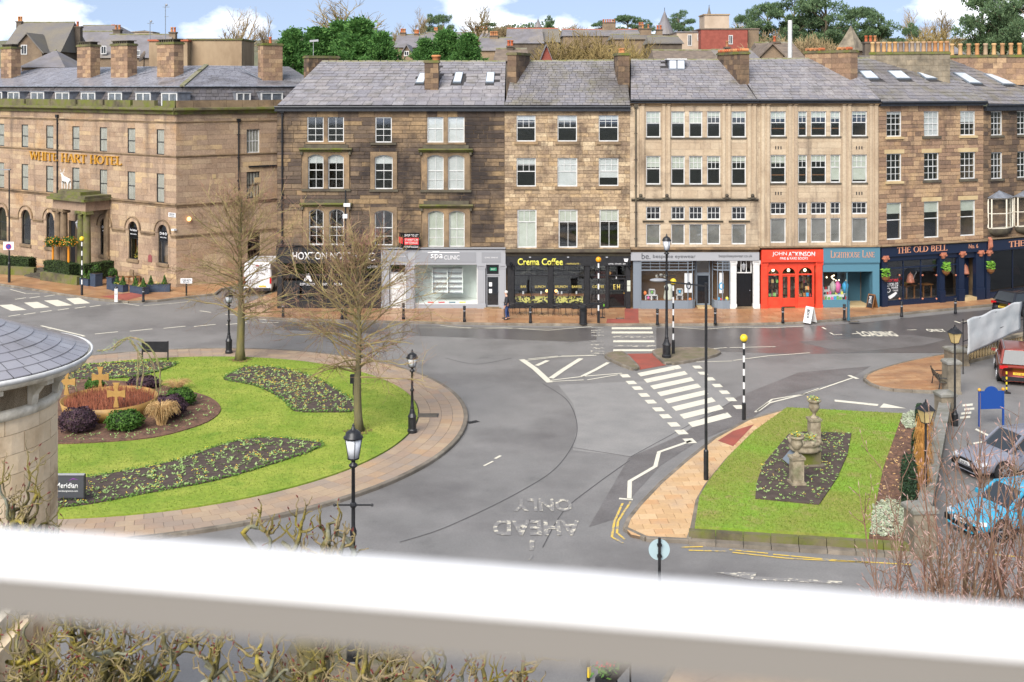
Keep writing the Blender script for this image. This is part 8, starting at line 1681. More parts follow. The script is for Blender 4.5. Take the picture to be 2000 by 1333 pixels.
gnarled('gnarled lichen-covered tree crown at the bottom left', (-4.6,12.6,0), 7.5, [(-1.3,.1,.9),(-.7,-.3,1.0),(-.2,.3,1.1),(.5,-.2,1.0),(1.1,.2,.9),(1.6,-.1,.8),(.9,-.4,.5),(-1.0,-.4,.5),(.2,-.5,.6)], 3, .62)
gnarled('gnarled lichen-covered tree crown at the bottom centre left', (-2.1,12.4,0), 7.42, [(-1.2,.2,.9),(-.6,-.2,1.0),(0,.3,1.0),(.7,-.1,.9),(1.3,.1,.8),(1.7,-.3,.6),(-.9,-.4,.6),(.4,-.5,.5)], 7, .6)
gnarled('lichen-covered branch tips at the bottom centre', (.0,12.6,0), 7.15, [(-.6,.1,.9),(.1,.2,.8),(.35,-.2,.75),(-.2,-.3,.7)], 11, .5, nsec=5)
gnarled('crooked bare tree with red buds against the stone bay', (-6.0,14.2,0), 7.9, [(-.6,.2,1.3),(-.1,.1,1.5),(.25,-.1,1.2),(.55,.1,.8),(-.4,-.2,.8),(.3,0,1.6)], 15, .62, rise=.18, nsec=6)
gnarled('bare tips with lichen rising above the rail, left of the foreground lamp', (-2.3,13.6,0), 8.2, [(-.9,.1,1.1),(-.4,0,1.0),(.2,.1,1.25),(.5,0,1.0)], 19, .45, rise=.2, nsec=4)
t = gnarled('dark twiggy branches reaching in at the far left edge', (-19.5,39,0), 6.2, [(.6,.2,1.4),(1.1,0,.9),(1.4,.1,.4),(.3,-.2,1.9),(1.6,.2,-.1),(.9,-.1,2.4)], 23, .9, nsec=8)
# mulch strip: silver plants, orange grasses, small conifers
mat('silver_leaf', S(196,204,176), .85, rand=[S(204,212,184), S(176,190,156), S(216,220,200), S(158,170,130)], trans=.2); mat('orange_grass', S(214,160,84), .9, rand=[S(220,168,90), S(196,140,70), S(206,150,90)]); mat('yew', S(40,66,40), .85, rand=[S(44,72,44), S(34,56,36), S(54,84,50)]); mat('litter', S(140,92,68), .95, rand=[S(150,94,70), S(124,78,60), S(160,120,90), S(130,104,80)])
def cover(poly, n, m, lb, seed, h_=.22, s_=.06):
 rnd = RAND(seed); mb = MB()
 for (x, y) in scatter([(q.x, q.y) for q in poly], n, rnd):
  c = Vector((x, y, .29+h_*rnd.random()**.7*(.6+.4*math.sin(x*9)*math.sin(y*8)))); d1 = Vector((rnd.gauss(0,1), rnd.gauss(0,1), rnd.gauss(0,.7))).normalized(); d2 = d1.orthogonal().normalized(); l = s_*rnd.uniform(.5,1.3); mb.add([c-d1*l, c+d2*l*.35, c+d1*l, c-d2*l*.35], [(0,1,2,3)])
 o = mb.build('ground_cover', m, None, kind='stuff'); o['label'] = lb; o['category'] = 'planting'
cover(GP([(1705,1010),(1735,995),(1770,1010),(1778,1040),(1775,1072),(1700,1064)]), 2600, 'silver_leaf', 'silvery ground cover at the near end of the planted strip', 1); cover(GP([(1766,824),(1790,822),(1792,850),(1770,852),(1760,840)]), 1200, 'silver_leaf', 'silvery ground cover at the far end of the planted strip', 2); cover(MULCH, 1500, 'litter', 'fallen leaves scattered over the mulch strip', 3, .02, .022); cover(MULCH, 260, 'straw', 'dry stalks lying on the mulch strip', 4, .04, .06)
for i, (x, yb, yt, w_, lb) in enumerate(((1775,995,890,.55,'dark columnar yew in the planted strip, nearest the camera'), (1792,895,842,.42,'dark columnar yew in the planted strip, middle one'), (1797,828,792,.36,'dark columnar yew at the far end of the planted strip'))):
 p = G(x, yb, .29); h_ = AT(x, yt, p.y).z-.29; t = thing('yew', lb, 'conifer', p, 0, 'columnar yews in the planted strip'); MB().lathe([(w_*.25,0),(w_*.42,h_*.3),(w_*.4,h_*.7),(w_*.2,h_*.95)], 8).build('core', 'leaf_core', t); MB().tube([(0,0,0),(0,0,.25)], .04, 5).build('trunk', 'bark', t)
 def f(rnd, h_=h_, w_=w_): k = rnd.random(); a = rnd.uniform(0,6.28); r_ = w_*.5*(math.sin(math.pi*(.18+.7*k))**.6)*rnd.uniform(.8,1.08); return Vector((r_*math.cos(a), r_*math.sin(a), .05+k*h_)), Vector((math.cos(a)*.4, math.sin(a)*.4, 1))
 leafy(t, 'foliage', 'yew', f, 1300, .075, 30+i, asp=.3)
for i, (x, yb) in enumerate(((1800,975),(1804,935),(1803,900),(1806,870))): p = G(x, yb, .29); tuft('ornamental_grass', ('first','second','third','fourth')[i] + ' clump of upright orange grass from the near end of the planted strip', p, 1.35, .3, 260, 'orange_grass', 50+i, width=.012)
# flower rail at the bottom edge
p = Vector((2.45,27.6,0)); t = thing('railing_planter', 'planter of green and red flowers on a dark railing at the bottom edge', 'planter', p, R(62)); MB().box(-.9,.9,-.15,.15,.75,1.0).build('trough', 'black_paint', t)
for k in (-.85,0,.85): MB().tube([(k,0,0),(k,0,1.15)], .025, 6).build('post', 'iron', t)
rnd = RAND(3); leafy(t, 'leaves', 'leaf_green', lambda r_: (Vector((r_.uniform(-.9,.9), r_.gauss(0,.1), 1.0+r_.uniform(0,.25))), Vector((0,0,1))), 420, .07, 5); leafy(t, 'blooms', 'display_red', lambda r_: (Vector((r_.uniform(-.9,.9), r_.gauss(0,.1), 1.15+r_.uniform(0,.15))), Vector((0,0,1))), 40, .04, 6, asp=1)
# ================================================================ VEHICLES AND THE MAN
mat('tyre', S(34,34,36), .85); mat('alloy', S(190,192,196), .35, metal=.7); mat('car_glass', S(56,62,68), .2, spec=.3); mat('lamp_red', S(200,30,36), .2); mat('lamp_clear', S(226,230,236), .12, spec=.8); mat('plate_yellow', S(244,204,60), .5); mat('plate_white', S(240,240,240), .5); mat('trim_black', S(30,31,33), .5); mat('chrome', S(210,212,216), .15, metal=.9)
mat('paint_red', S(150,66,52), .3, coat=.6, metal=.25); mat('paint_grey', S(150,152,164), .3, coat=.6, metal=.3); mat('paint_blue', S(60,176,214), .28, coat=.6, metal=.1); mat('paint_black', S(30,32,40), .25, coat=.6); mat('paint_white', S(236,238,240), .35, coat=.4)
def car(label, loc, rz, L_, W_, H_, paint, belt, prof, cab, plate, plates=None, wheel=.34, name='parked_car', cat='car', rails=False, wb=.58):
 t = thing(name, label, cat, loc, rz); hw = W_/2; mb = MB(); n = len(prof); zb = .24; ring_n = 0; vs_ = []
 for (f, zt, k) in prof:
  x = (f-.5)*L_; h = hw*k; sec = [(h*.86,zb),(h*.97,zb+.08),(h,zb+.28),(h*.985,zt*.72),(h*.95,zt-.07),(h*.86,zt-.01),(h*.5,zt+.015)]; sec = sec+[(-a, b) for a, b in reversed(sec)]; ring_n = len(sec); vs_ += [(x, a, b) for a, b in sec]
 fs_ = [(i*ring_n+j, i*ring_n+j+1, (i+1)*ring_n+j+1, (i+1)*ring_n+j) for i in range(n-1) for j in range(ring_n-1)]+[(i*ring_n+ring_n-1, i*ring_n, (i+1)*ring_n, (i+1)*ring_n+ring_n-1) for i in range(n-1)]+[tuple(range(ring_n)), tuple((n-1)*ring_n+j for j in reversed(range(ring_n)))]
 body = mb.add(vs_, fs_).build('body', paint, t, True); sb_ = body.modifiers.new('s', 'SUBSURF'); sb_.levels = sb_.render_levels = 1
 xb = [(f-.5)*L_ for f in cab]; h0, h1 = hw*.9, hw*.70; zr = H_-.03
 lo = [(xb[0],h0*.94),(xb[3],h0*.9)]; c = MB()
 pts = {};
 q = [(xb[0],-h0*.92,belt),(xb[3],-h0*.88,belt-.02),(xb[3],h0*.88,belt-.02),(xb[0],h0*.92,belt),(xb[1],-h1,zr),(xb[2],-h1,zr),(xb[2],h1,zr),(xb[1],h1,zr)]
 q = [Vector(v) for v in q]; c.add(q, [(0,1,5,4),(1,2,6,5),(2,3,7,6),(3,0,4,7)]); gl = c.build('cabin_glass', 'car_glass', t)
 rf_ = MB(); nx_ = 8; rows_ = []
 for i in range(nx_+1):
  f = i/nx_; x = xb[1]+(xb[2]-xb[1])*f; bul = .05*math.sin(math.pi*f)
  rows_.append([(x, h1*s_*1.02, zr-.02+(.045+bul)*(1-(abs(s_))**3)) for s_ in (-1,-.8,-.4,0,.4,.8,1)])
 rf_.add([v for r_ in rows_ for v in r_], [(i*7+j, (i+1)*7+j, (i+1)*7+j+1, i*7+j+1) for i in range(nx_) for j in range(6)]); ro = rf_.build('roof', paint, t, True); so2 = ro.modifiers.new('s', 'SOLIDIFY'); so2.thickness = .03
 pl = MB()
 for a, b in ((0,4),(1,5),(2,6),(3,7)): pl.bar(q[a], q[b], .09, .07)
 for s_ in (0, 3): m_ = (.46,.74) if L_ > 4.3 else (.5,);
 for f in ((.36,.68) if cab[0] < .1 else (.52,)):
  for (i0, i1, j0, j1) in ((0,1,4,5),(3,2,7,6)): pl.bar(q[i0].lerp(q[i1], f), q[j0].lerp(q[j1], f), .07, .05)
 for (i0, i1) in ((4,5),(7,6)): pl.bar(q[i0], q[i1], .06, .06)
 pl.build('pillars', paint, t);
 for s_ in (-1, 1):
  MB().bar((xb[0]+.1, s_*hw*.93, belt), (xb[3]-.1, s_*hw*.91, belt-.02), .03, .04).build('waist_trim', 'chrome', t)
  MB().obox((xb[3]-.25, s_*(hw+.08), belt+.06), (.06,0,0), (0,.1,0), (0,0,.07)).build('mirror', paint, t)
  if rails: MB().tube([(xb[1]+.1,s_*h1*.95,zr+.05),(xb[1]+.25,s_*h1*.95,zr+.1),(xb[2]-.3,s_*h1*.95,zr+.1),(xb[2]-.1,s_*h1*.95,zr+.03)], .025, 6).build('roof_rail', 'chrome', t)
  for xf in (-wb/2, wb/2):
   xw = xf*L_*.98+.02; yw = s_*(hw-.1); MB().tube([(xw,s_*(hw-.02),wheel),(xw,s_*(hw+.006),wheel)], wheel*1.16, 20).build('wheel_arch', 'trim_black', t)
   w = MB().tube([(xw,yw-s_*.1,wheel),(xw,yw+s_*.02,wheel),(xw,yw+s_*.115,wheel),(xw,yw+s_*.125,wheel)], [wheel*.97,wheel,wheel*.98,wheel*.85], 20).build('wheel', 'tyre', t, True); rm = MB(); rm.tube([(xw,yw+s_*.12,wheel),(xw,yw+s_*.131,wheel)], wheel*.2, 10)
   for k in range(5): a = k*2*math.pi/5; rm.bar((xw,yw+s_*.13,wheel), (xw+wheel*.68*math.cos(a),yw+s_*.13,wheel+wheel*.68*math.sin(a)), .05, .02, (0,1,0))
   for k in range(14): a, b = k*2*math.pi/14, (k+1)*2*math.pi/14; rm.bar((xw+wheel*.68*math.cos(a),yw+s_*.13,wheel+wheel*.68*math.sin(a)), (xw+wheel*.68*math.cos(b),yw+s_*.13,wheel+wheel*.68*math.sin(b)), .02, .04, (0,1,0))
   rm.build('rim', 'alloy', w)
 xr, xf_ = -L_/2, L_/2; zr0 = prof[1][1]; zf0 = prof[-2][1]
 for s_ in (-1, 1):
  MB().obox((xr+.07, s_*hw*.72, zr0-.12), (.06,0,0), (0,hw*.2,0), (0,0,.075)).build('tail_light', 'lamp_red', t); MB().obox((xf_-.2, s_*hw*.70, zf0-.1), (.14,-s_*.05,.0), (0,hw*.17,0), (0,0,.06)).build('headlight', 'lamp_clear', t); MB().obox((xf_-.03, s_*hw*.66, .42), (.05,0,0), (0,hw*.16,0), (0,0,.09)).build('bumper_intake', 'trim_black', t)
 MB().box(xr-.01, xr+.12, -hw*.82, hw*.82, .26, .46).build('rear_bumper', 'trim_black', t); MB().box(xf_-.12, xf_+.0, -hw*.36, hw*.36, zf0-.28, zf0-.08).build('grille', 'trim_black', t); MB().box(xf_-.12, xf_+.005, -hw*.5, hw*.5, .28, .4).build('front_bumper_lip', 'trim_black', t)
 pr = MB().box(xr-.03, xr, -.26, .26, zr0*.62-.055, zr0*.62+.055).build('number_plate', 'plate_yellow', t); MB().box(xf_-.0, xf_+.03, -.26, .26, .47, .58).build('number_plate', 'plate_white', t)
 TEXTS.append((plate, -.2, .2, -.04, .04, 0, 'letter_dark', t, 'plate_lettering', .02, False, .002, Matrix.Translation((xr-.033,0,zr0*.62)) @ Matrix.Rotation(R(-90),4,'Z'))); TEXTS.append((plate, -.2, .2, -.04, .04, 0, 'letter_dark', t, 'plate_lettering', .02, False, .002, Matrix.Translation((xf_+.033,0,.525)) @ Matrix.Rotation(R(90),4,'Z')))
 return t
SUV = [(0,.86,.8),(.02,1.0,.9),(.08,1.06,.97),(.3,1.08,1),(.6,1.06,1),(.72,1.05,.99),(.9,.98,.94),(.97,.9,.86),(1,.7,.74)]; EST = [(0,.76,.8),(.02,.9,.9),(.08,.96,.97),(.3,.97,1),(.6,.96,1),(.72,.94,.99),(.9,.84,.94),(.97,.74,.86),(1,.58,.74)]; CPE = [(0,.72,.8),(.03,.92,.9),(.1,.96,.96),(.25,.95,1),(.6,.92,1),(.7,.9,.99),(.9,.78,.94),(.97,.68,.86),(1,.52,.74)]
car('red-brown sport utility car seen from behind in the car park', (X(1961,58.8)+.6, 58.8, 0), R(70), 4.45, 1.86, 1.68, 'paint_red', 1.04, SUV, (.02,.09,.62,.75), 'AX19 GJU', rails=True, wheel=.36)
p = G(1954,616); e_ = Vector((P6.e.x, P6.e.y, 0)); car('black estate car parked at the kerb at the right edge', p+e_*2.3+Vector((.1,-.2,0)), P6.rz, 4.85, 1.86, 1.5, 'paint_black', .95, EST, (.03,.1,.6,.73), 'YD20 LXA', wheel=.34)
car('grey estate car nosing towards the low wall, behind the reddish stems', (X(1884,43.5)+2.3, 44.4, 0), R(197), 4.6, 1.84, 1.52, 'paint_grey', .96, EST, (.03,.12,.55,.7), 'BD68 ZKL', wheel=.35)
car('bright blue car nearest the camera, behind the reddish stems', (X(1882,37.6)+2.1, 38.7, 0), R(199), 4.35, 1.8, 1.4, 'paint_blue', .9, CPE, (.1,.26,.55,.7), 'YH17 PMO', wheel=.34)
# white van seen from behind
p = Vector((X(503,81.6), 81.6, 0)); t = thing('white_van', 'white van parked in the side road beyond the left bare tree', 'van', p+Vector((0,2.6,0)), R(90)); mb = MB(); vs_ = []; W_, H_ = 1.95, 2.25
for x, zt, k in ((-2.6,H_-.12,.96),(-2.52,H_,1),(.6,H_,1),(1.3,H_-.25,.97),(1.75,1.35,.95),(2.5,1.1,.9),(2.62,.7,.85)):
 h = W_/2*k; vs_ += [(x,a,b) for a, b in ((h*.95,.3),(h,.5),(h,zt*.6),(h*.93,zt-.12),(h*.82,zt),(-h*.82,zt),(-h*.93,zt-.12),(-h,zt*.6),(-h,.5),(-h*.95,.3))]
mb.add(vs_, [(i*10+j, i*10+(j+1)%10, (i+1)*10+(j+1)%10, (i+1)*10+j) for i in range(6) for j in range(10)]+[tuple(range(10)), tuple(60+j for j in reversed(range(10)))]); mb.build('body', 'paint_white', t)
for s_ in (-1, 1):
 MB().box(-2.64,-2.61,s_*.02 if s_ > 0 else -.86,.86 if s_ > 0 else -.02,.5,2.0).build('rear_door', 'paint_white', t); MB().box(-2.66,-2.6,s_*.9-.06,s_*.9+.06,.8,1.25).build('tail_light', 'lamp_red', t)
 for xw in (-1.7,1.7): MB().tube([(xw,s_*.8,.34),(xw,s_*.99,.34)], .34, 16).build('wheel', 'tyre', t)
 MB().box(.5,1.35,s_*.955-.01,s_*.955+.01,1.35,1.85).build('side_window', 'car_glass', t)
MB().box(-2.7,-2.58,-.9,.9,.3,.48).build('bumper', 'trim_black', t); MB().box(-2.66,-2.64,-.6,-.1,.55,.66).build('number_plate', 'plate_yellow', t); MB().box(-2.66,-2.6,-.12,.12,2.0,2.07).build('brake_light', 'lamp_red', t)
for s_ in (-1, 1): MB().box(-2.5,.4,s_*.979-.004,s_*.979+.004,.9,1.75).build('side_panel', 'grey_panel', t)
# ---------------------------------------------------------------- the man
mat('skin', S(222,172,146), .6); mat('jacket', S(58,58,64), .85, c2=S(46,46,52), scale=12); mat('jeans', S(54,78,128), .9, c2=S(40,60,104), scale=14); mat('hair_white', S(226,222,214), .9); mat('shoe', S(60,54,50), .7)
p = G(990,625,.125); man = thing('person', 'white-haired person in a dark jacket and jeans walking past the coffee shop', 'person', p, R(180))
# x forward
V = [(0,0,.92,.15,.12),(0,0,1.1,.15,.13),(0.02,0,1.32,.17,.12),(0.02,0,1.46,.07,.07),(.05,0,1.55,.05),(.07,0,1.62,.085,.075),(.07,0,1.70,.08,.07),
 (.0,.09,.84,.095),(.05,.1,.48,.065),(.02,.1,.1,.045),(.14,.1,.04,.035),(0,-.09,.84,.095),(-.03,-.1,.48,.065),(-.12,-.1,.11,.045),(-.0,-.1,.05,.035),
 (.02,.2,1.38,.065),(.0,.25,1.1,.05),(.1,.23,.88,.038),(.14,.22,.8,.03),(.02,-.2,1.38,.065),(.0,-.25,1.1,.05),(.1,-.23,.88,.038),(.14,-.22,.8,.03)]
Ed = [(0,1),(1,2),(2,3),(3,4),(4,5),(5,6),(0,7),(7,8),(8,9),(9,10),(0,11),(11,12),(12,13),(13,14),(2,15),(15,16),(16,17),(17,18),(2,19),(19,20),(20,21),(21,22)]
skinned('body', V, Ed, 'skin', man)
J = [(0,0,.86,.19,.15),(0,0,1.1,.175,.15),(0.02,0,1.34,.2,.14),(0.02,0,1.45,.09,.09),(.02,.21,1.38,.085),(.0,.265,1.1,.07),(.09,.24,.9,.055),(.02,-.21,1.38,.085),(.0,-.265,1.1,.07),(.09,-.24,.9,.055)]
skinned('jacket', J, [(0,1),(1,2),(2,3),(2,4),(4,5),(5,6),(2,7),(7,8),(8,9)], 'jacket', man)
T_ = [(0,0,.92,.16,.13),(.0,.09,.82,.11),(.05,.1,.48,.08),(.02,.1,.12,.06),(0,-.09,.82,.11),(-.03,-.1,.48,.08),(-.12,-.1,.13,.06)]; skinned('trousers', T_, [(0,1),(1,2),(2,3),(0,4),(4,5),(5,6)], 'jeans', man)
MB().ball((.035,0,1.70), .105, 12, 8, (1.0,.9,1.0)).build('hair', 'hair_white', man, True); f = MB(); f.ball((.15,0,1.645), .022, 6, 5, (1.3,.8,1)); f.build('nose', 'skin', man, True); MB().ball((.14,.035,1.675), .01, 6, 4).build('eye', 'jacket', man); MB().ball((.14,-.035,1.675), .01, 6, 4).build('eye', 'jacket', man)
for s_ in (-1, 1): MB().ball((.06,s_*.085,1.65), .025, 6, 5, (.8,.5,1.3)).build('ear', 'skin', man, True)
for (x, y, z) in ((.08,.1,.045),(-.06,-.1,.05)): MB().ball((x,y,z), .06, 10, 6, (2.2,.9,.8)).build('shoe', 'shoe', man, True)
for s_ in (-1, 1):
 hb = (.15, s_*.225, .8)
 for k in range(4): MB().tube([(hb[0]-.03+k*.018,hb[1],hb[2]),(hb[0]-.02+k*.02,hb[1]-s_*.01,hb[2]-.05),(hb[0]-.03+k*.018,hb[1]-s_*.025,hb[2]-.085+abs(k-1.5)*.008)], [.011,.010,.007], 5).build('finger', 'skin', man)
 MB().tube([(hb[0]+.02,hb[1]-s_*.015,hb[2]+.02),(hb[0]+.05,hb[1]-s_*.03,hb[2]-.03)], [.012,.008], 5).build('thumb', 'skin', man)
# ================================================================ THE TOWN AND TREES BEHIND
HP0 = [(92,1),(100,3),(118,9),(140,13.5),(180,18),(250,23),(350,29),(600,40),(1200,58)]
HN = [(88,0),(96,5),(104,10.5),(112,13.5),(130,15.5),(150,17),(180,19),(250,23.5),(350,29),(600,40),(1200,58)]
def hz(Y, x=None):
 HP = HN if (x is not None and x > -24) else HP0
 if x is not None and -32 < x <= -24: k = (x+32)/8; return hz(Y, -99)*(1-k)+hz(Y, 0)*k
 for (a, b), (c, d) in zip(HP[:-1], HP[1:]):
  if Y <= c: return b+(d-b)*max(0, (Y-a)/(c-a))
 return HP[-1][1]
mb = MB(); ys = [91,96,104,112,118,130,140,160,180,215,250,300,350,470,600,900,1200]; nx = 90; vs_ = []; rnd = RAND(5)
for Y in ys:
 for i in range(nx+1): x_ = -.75*Y-40+(1.5*Y+80)*i/nx; vs_.append((x_, Y, hz(Y, x_)-1.5+1.2*math.sin(x_*.05+Y*.02)))
mb.add(vs_, [(j*(nx+1)+i, j*(nx+1)+i+1, (j+1)*(nx+1)+i+1, (j+1)*(nx+1)+i) for j in range(len(ys)-1) for i in range(nx)]); struct('hill', mb, 'hill', smooth=True)
mat('bg_stone', S(150,130,106), .9, c2=S(116,100,84), scale=.8, bump=.3, bscale=6, c3=S(176,150,120), s3=.4, fine=.2); mat('bg_stone_dark', S(116,104,90), .9, c2=S(90,80,70), scale=1, bump=.3, bscale=6, fine=.25); mat('bg_slate', S(138,134,138), .65, c2=S(120,116,116), scale=.8, c3=S(150,140,124), s3=.3, fine=.12, bscale=6); mat('bg_slate_dark', S(118,114,112), .7, c2=S(132,124,108), scale=.5, fine=.15, bscale=6); mat('brick_red', S(166,92,78), .9, c2=S(146,78,66), scale=2, fine=.2, bscale=8); mat('render_pale', S(206,186,164), .9, c2=S(186,166,144), scale=.8); mat('concrete', S(176,152,122), .9, c2=S(146,124,98), scale=.5, c3=S(190,168,136), s3=.3, stretch=(1,1,.4)); mat('tile_brown', S(140,124,108), .85, c2=S(110,98,88), scale=2, fine=.2, bscale=5); mat('ridge_red', S(186,104,74), .85)
def bghouse(name, label, x0, x1, yr, ye, Y, wall='bg_stone', roofm='bg_slate', dep=6.0, gable=False, wins=(), stacks=(), ridge='ridge_stone', hip=0.0, flat=False):
 s_ = Y/F; u0, u1 = (x0-1000)*s_, (x1-1000)*s_; ze, zr = CZ-(ye-H0)*s_, CZ-(yr-H0)*(Y+(0 if gable else dep/2))/F; g = hz(Y)-3; t = thing(name, label, 'building', ((u0+u1)/2, Y, g), 0, 'buildings on the hillside behind the terrace'); w = (u1-u0)/2; ze -= g; zr -= g
 wl = MB()
 if gable: wl.xzprism([(-w,0),(w,0),(w,ze),(0,zr),(-w,ze)], 0, dep)
 else: wl.box(-w, w, 0, dep, 0, ze)
 wo = wl.build('wall', wall, t); rf_ = MB(); o_ = .25
 if flat: rf_.box(-w-.1, w+.1, -.1, dep+.1, ze, ze+.15)
 elif gable:
  for s2 in (-1, 1): rf_.add([(0,-o_,zr+.1),(s2*(w+o_),-o_,ze-o_*(zr-ze)/w+.1),(s2*(w+o_),dep+o_,ze-o_*(zr-ze)/w+.1),(0,dep+o_,zr+.1),(0,-o_,zr-.05),(s2*(w+o_),-o_,ze-o_*(zr-ze)/w-.05)], [(0,1,2,3),(0,4,5,1)])
 else:
  h_ = hip*w; rf_.add([(-w-o_,-o_,ze-.1),(w+o_,-o_,ze-.1),(w-h_,dep/2,zr),(-w+h_,dep/2,zr),(-w-o_,dep+o_,ze-.1),(w+o_,dep+o_,ze-.1)], [(0,1,2,3),(3,2,5,4),(1,5,2),(0,3,4)]); MB().tube([(-w+h_,dep/2,zr),(w-h_,dep/2,zr)], .1, 6).build('ridge', ridge, t)
 ro = rf_.build('roof', roofm, t)
 for (a, b, c, d) in wins:
  ua, ub, za, zb = ((a-1000)*s_-(u0+u1)/2, (b-1000)*s_-(u0+u1)/2, CZ-(d-H0)*s_-g, CZ-(c-H0)*s_-g); f = MB(); f.box(ua,ub,-.05,.05,za,zb); f = f.build('window', 'white_frame', t); n = 2; MB().box(ua+.08,(ua+ub)/2-.03,-.07,-.05,za+.1,zb-.08).build('pane', 'car_glass', f); MB().box((ua+ub)/2+.03,ub-.08,-.07,-.05,za+.1,zb-.08).build('pane', 'car_glass', f)
 for (a, b, yt, np_) in stacks:
  ua, ub = (a-1000)*s_-(u0+u1)/2, (b-1000)*s_-(u0+u1)/2; zt = CZ-(yt-H0)*(Y+dep/2)/F-g; c = MB().box(ua,ub,dep/2-.4,dep/2+.4,ze,zt).build('chimney', wall if wall != 'brick_red' else 'brick_red', ro); MB().box(ua-.08,ub+.08,dep/2-.48,dep/2+.48,zt-.15,zt).build('cap', 'bg_stone_dark', c); pots(c, [(ua+(ub-ua)*(i+.5)/np_, dep/2, zt) for i in range(np_)], .55, .16, 'terracotta')
 return t
N_ = 'hillside_house'
bghouse(N_, 'large gothic grey-roofed building at the far left skyline', 6, 116, 44, 100, 126, 'bg_stone_dark', 'bg_slate_dark', 9, stacks=((114,129,52,1),(0,10,42,2)))
bghouse(N_, 'stone gable with white window before the gothic roof', 24, 82, 66, 100, 124, 'bg_stone', 'bg_slate_dark', 4, True, wins=((41,53,88,107),))
bghouse(N_, 'steep slate roof right of the gothic building', 128, 205, 62, 108, 134, 'bg_stone_dark', 'bg_slate', 8, stacks=((200,214,58,2),))
bghouse(N_, 'long slate roof behind the hotel chimneys', 190, 318, 68, 112, 130, 'bg_stone', 'bg_slate', 8, wins=((197,208,90,106),(266,274,98,110)), stacks=((312,324,63,2),))
bghouse(N_, 'distant pale roofed block with shallow hips', 120, 222, 50, 64, 185, 'render_pale', 'bg_slate', 12, hip=.3, stacks=((192,199,55,2),))
bghouse('church_tower', 'square pale stone church tower with pyramid cap on the skyline', 252, 298, 60, 62, 230, 'render_pale', 'bg_stone_dark', 4.6, hip=.98)
bghouse(N_, 'low pyramid slate roof just behind the hotel roof', 42, 124, 99, 130, 106, 'bg_stone', 'bg_slate', 6, hip=.95)
bghouse('roof_plant_block', 'flat-topped rendered block standing behind the hotel roof', 367, 472, 78, 79, 103, 'concrete', 'stone_moss', 5, flat=True); bghouse('roof_plant_block', 'smaller rendered block with rusty sheet behind the hotel chimney', 291, 366, 80, 81, 102, 'concrete', 'ridge_red', 4, flat=True)
bghouse(N_, 'small slate roof between the two evergreen groups', 772, 826, 68, 92, 165, 'bg_stone', 'bg_slate', 7, stacks=((778,788,64,3),(806,814,66,3))); bghouse(N_, 'stone gable low between the evergreens', 782, 806, 88, 108, 118, 'bg_stone', 'bg_slate', 5, True, wins=((789,799,100,110),)); bghouse(N_, 'row of roofs above the right evergreen', 828, 962, 64, 80, 200, 'render_pale', 'bg_slate', 8, stacks=((845,852,60,3),(925,952,58,6)))
bghouse(N_, 'slate roof with terracotta stack right of the evergreens', 938, 1000, 74, 98, 150, 'bg_stone', 'bg_slate', 7, stacks=((956,972,70,4),)); bghouse(N_, 'grey-roofed hall with red ridge on the skyline', 990, 1060, 56, 84, 190, 'bg_stone_dark', 'bg_slate', 9, ridge='ridge_red'); bghouse(N_, 'second grey-roofed hall with red ridge', 1034, 1092, 56, 82, 192, 'bg_stone', 'bg_slate_dark', 9, ridge='ridge_red')
bghouse(N_, 'low brown roof behind the narrow buff house', 968, 1030, 96, 118, 112, 'bg_stone_dark', 'tile_brown', 6, stacks=((990,1003,90,2),)); bghouse(N_, 'brick gable beside the bare shrubs', 1056, 1078, 88, 116, 112, 'brick_red', 'bg_slate', 6, True)
bghouse(N_, 'long red-ridged roofs above the bare shrubs', 1100, 1250, 58, 70, 205, 'bg_stone', 'bg_slate', 8, ridge='ridge_red', stacks=((1180,1206,44,6),(1252,1262,50,3))); bghouse(N_, 'stone house with stepped walls and stacks before the cone spire', 1196, 1300, 68, 76, 150, 'bg_stone', 'bg_slate_dark', 7, stacks=((1256,1278,56,2),(1288,1300,58,2))); bghouse(N_, 'dark stone range under the cone spire', 1270, 1332, 72, 84, 135, 'bg_stone_dark', 'bg_slate_dark', 6)
bghouse(N_, 'grey rendered wing with white windows left of the red brick block', 1322, 1370, 60, 64, 142, 'render_pale', 'bg_slate', 6, flat=True, wins=((1343,1351,68,90),(1362,1367,66,80))); bghouse(N_, 'red brick block with one white window on the skyline', 1369, 1460, 57, 58, 140, 'brick_red', 'tile_brown', 7, flat=True, wins=((1423,1431,69,87),)); bghouse(N_, 'buff stone end of the red brick block', 1461, 1482, 57, 58, 141, 'bg_stone', 'tile_brown', 6, flat=True); bghouse('lift_tower', 'pale rendered lift tower above the red brick block', 1376, 1424, 29, 30, 144, 'render_pale', 'concrete', 4, flat=True)
bghouse(N_, 'dark tiled low roofs behind the cream building', 1282, 1400, 99, 116, 104, 'bg_stone_dark', 'tile_brown', 6); bghouse(N_, 'slate range of small gables behind the cream building', 1400, 1480, 98, 114, 106, 'bg_stone_dark', 'bg_slate', 6, stacks=((1428,1436,92,1),)); bghouse(N_, 'brown tiled gable left of the white flue', 1486, 1530, 86, 108, 108, 'bg_stone', 'tile_brown', 6, True); bghouse(N_, 'brown tiled roof behind the white flue', 1490, 1568, 84, 112, 112, 'bg_stone', 'tile_brown', 8, stacks=((1522,1540,82,1),)); bghouse(N_, 'low brick range behind the pub roof', 1680, 1744, 98, 112, 104, 'bg_stone_dark', 'bg_slate_dark', 6, flat=True, stacks=((1707,1734,82,3),))
bghouse(N_, 'stone house below the bare trees at the right', 1740, 1880, 84, 104, 118, 'bg_stone', 'bg_slate', 7)
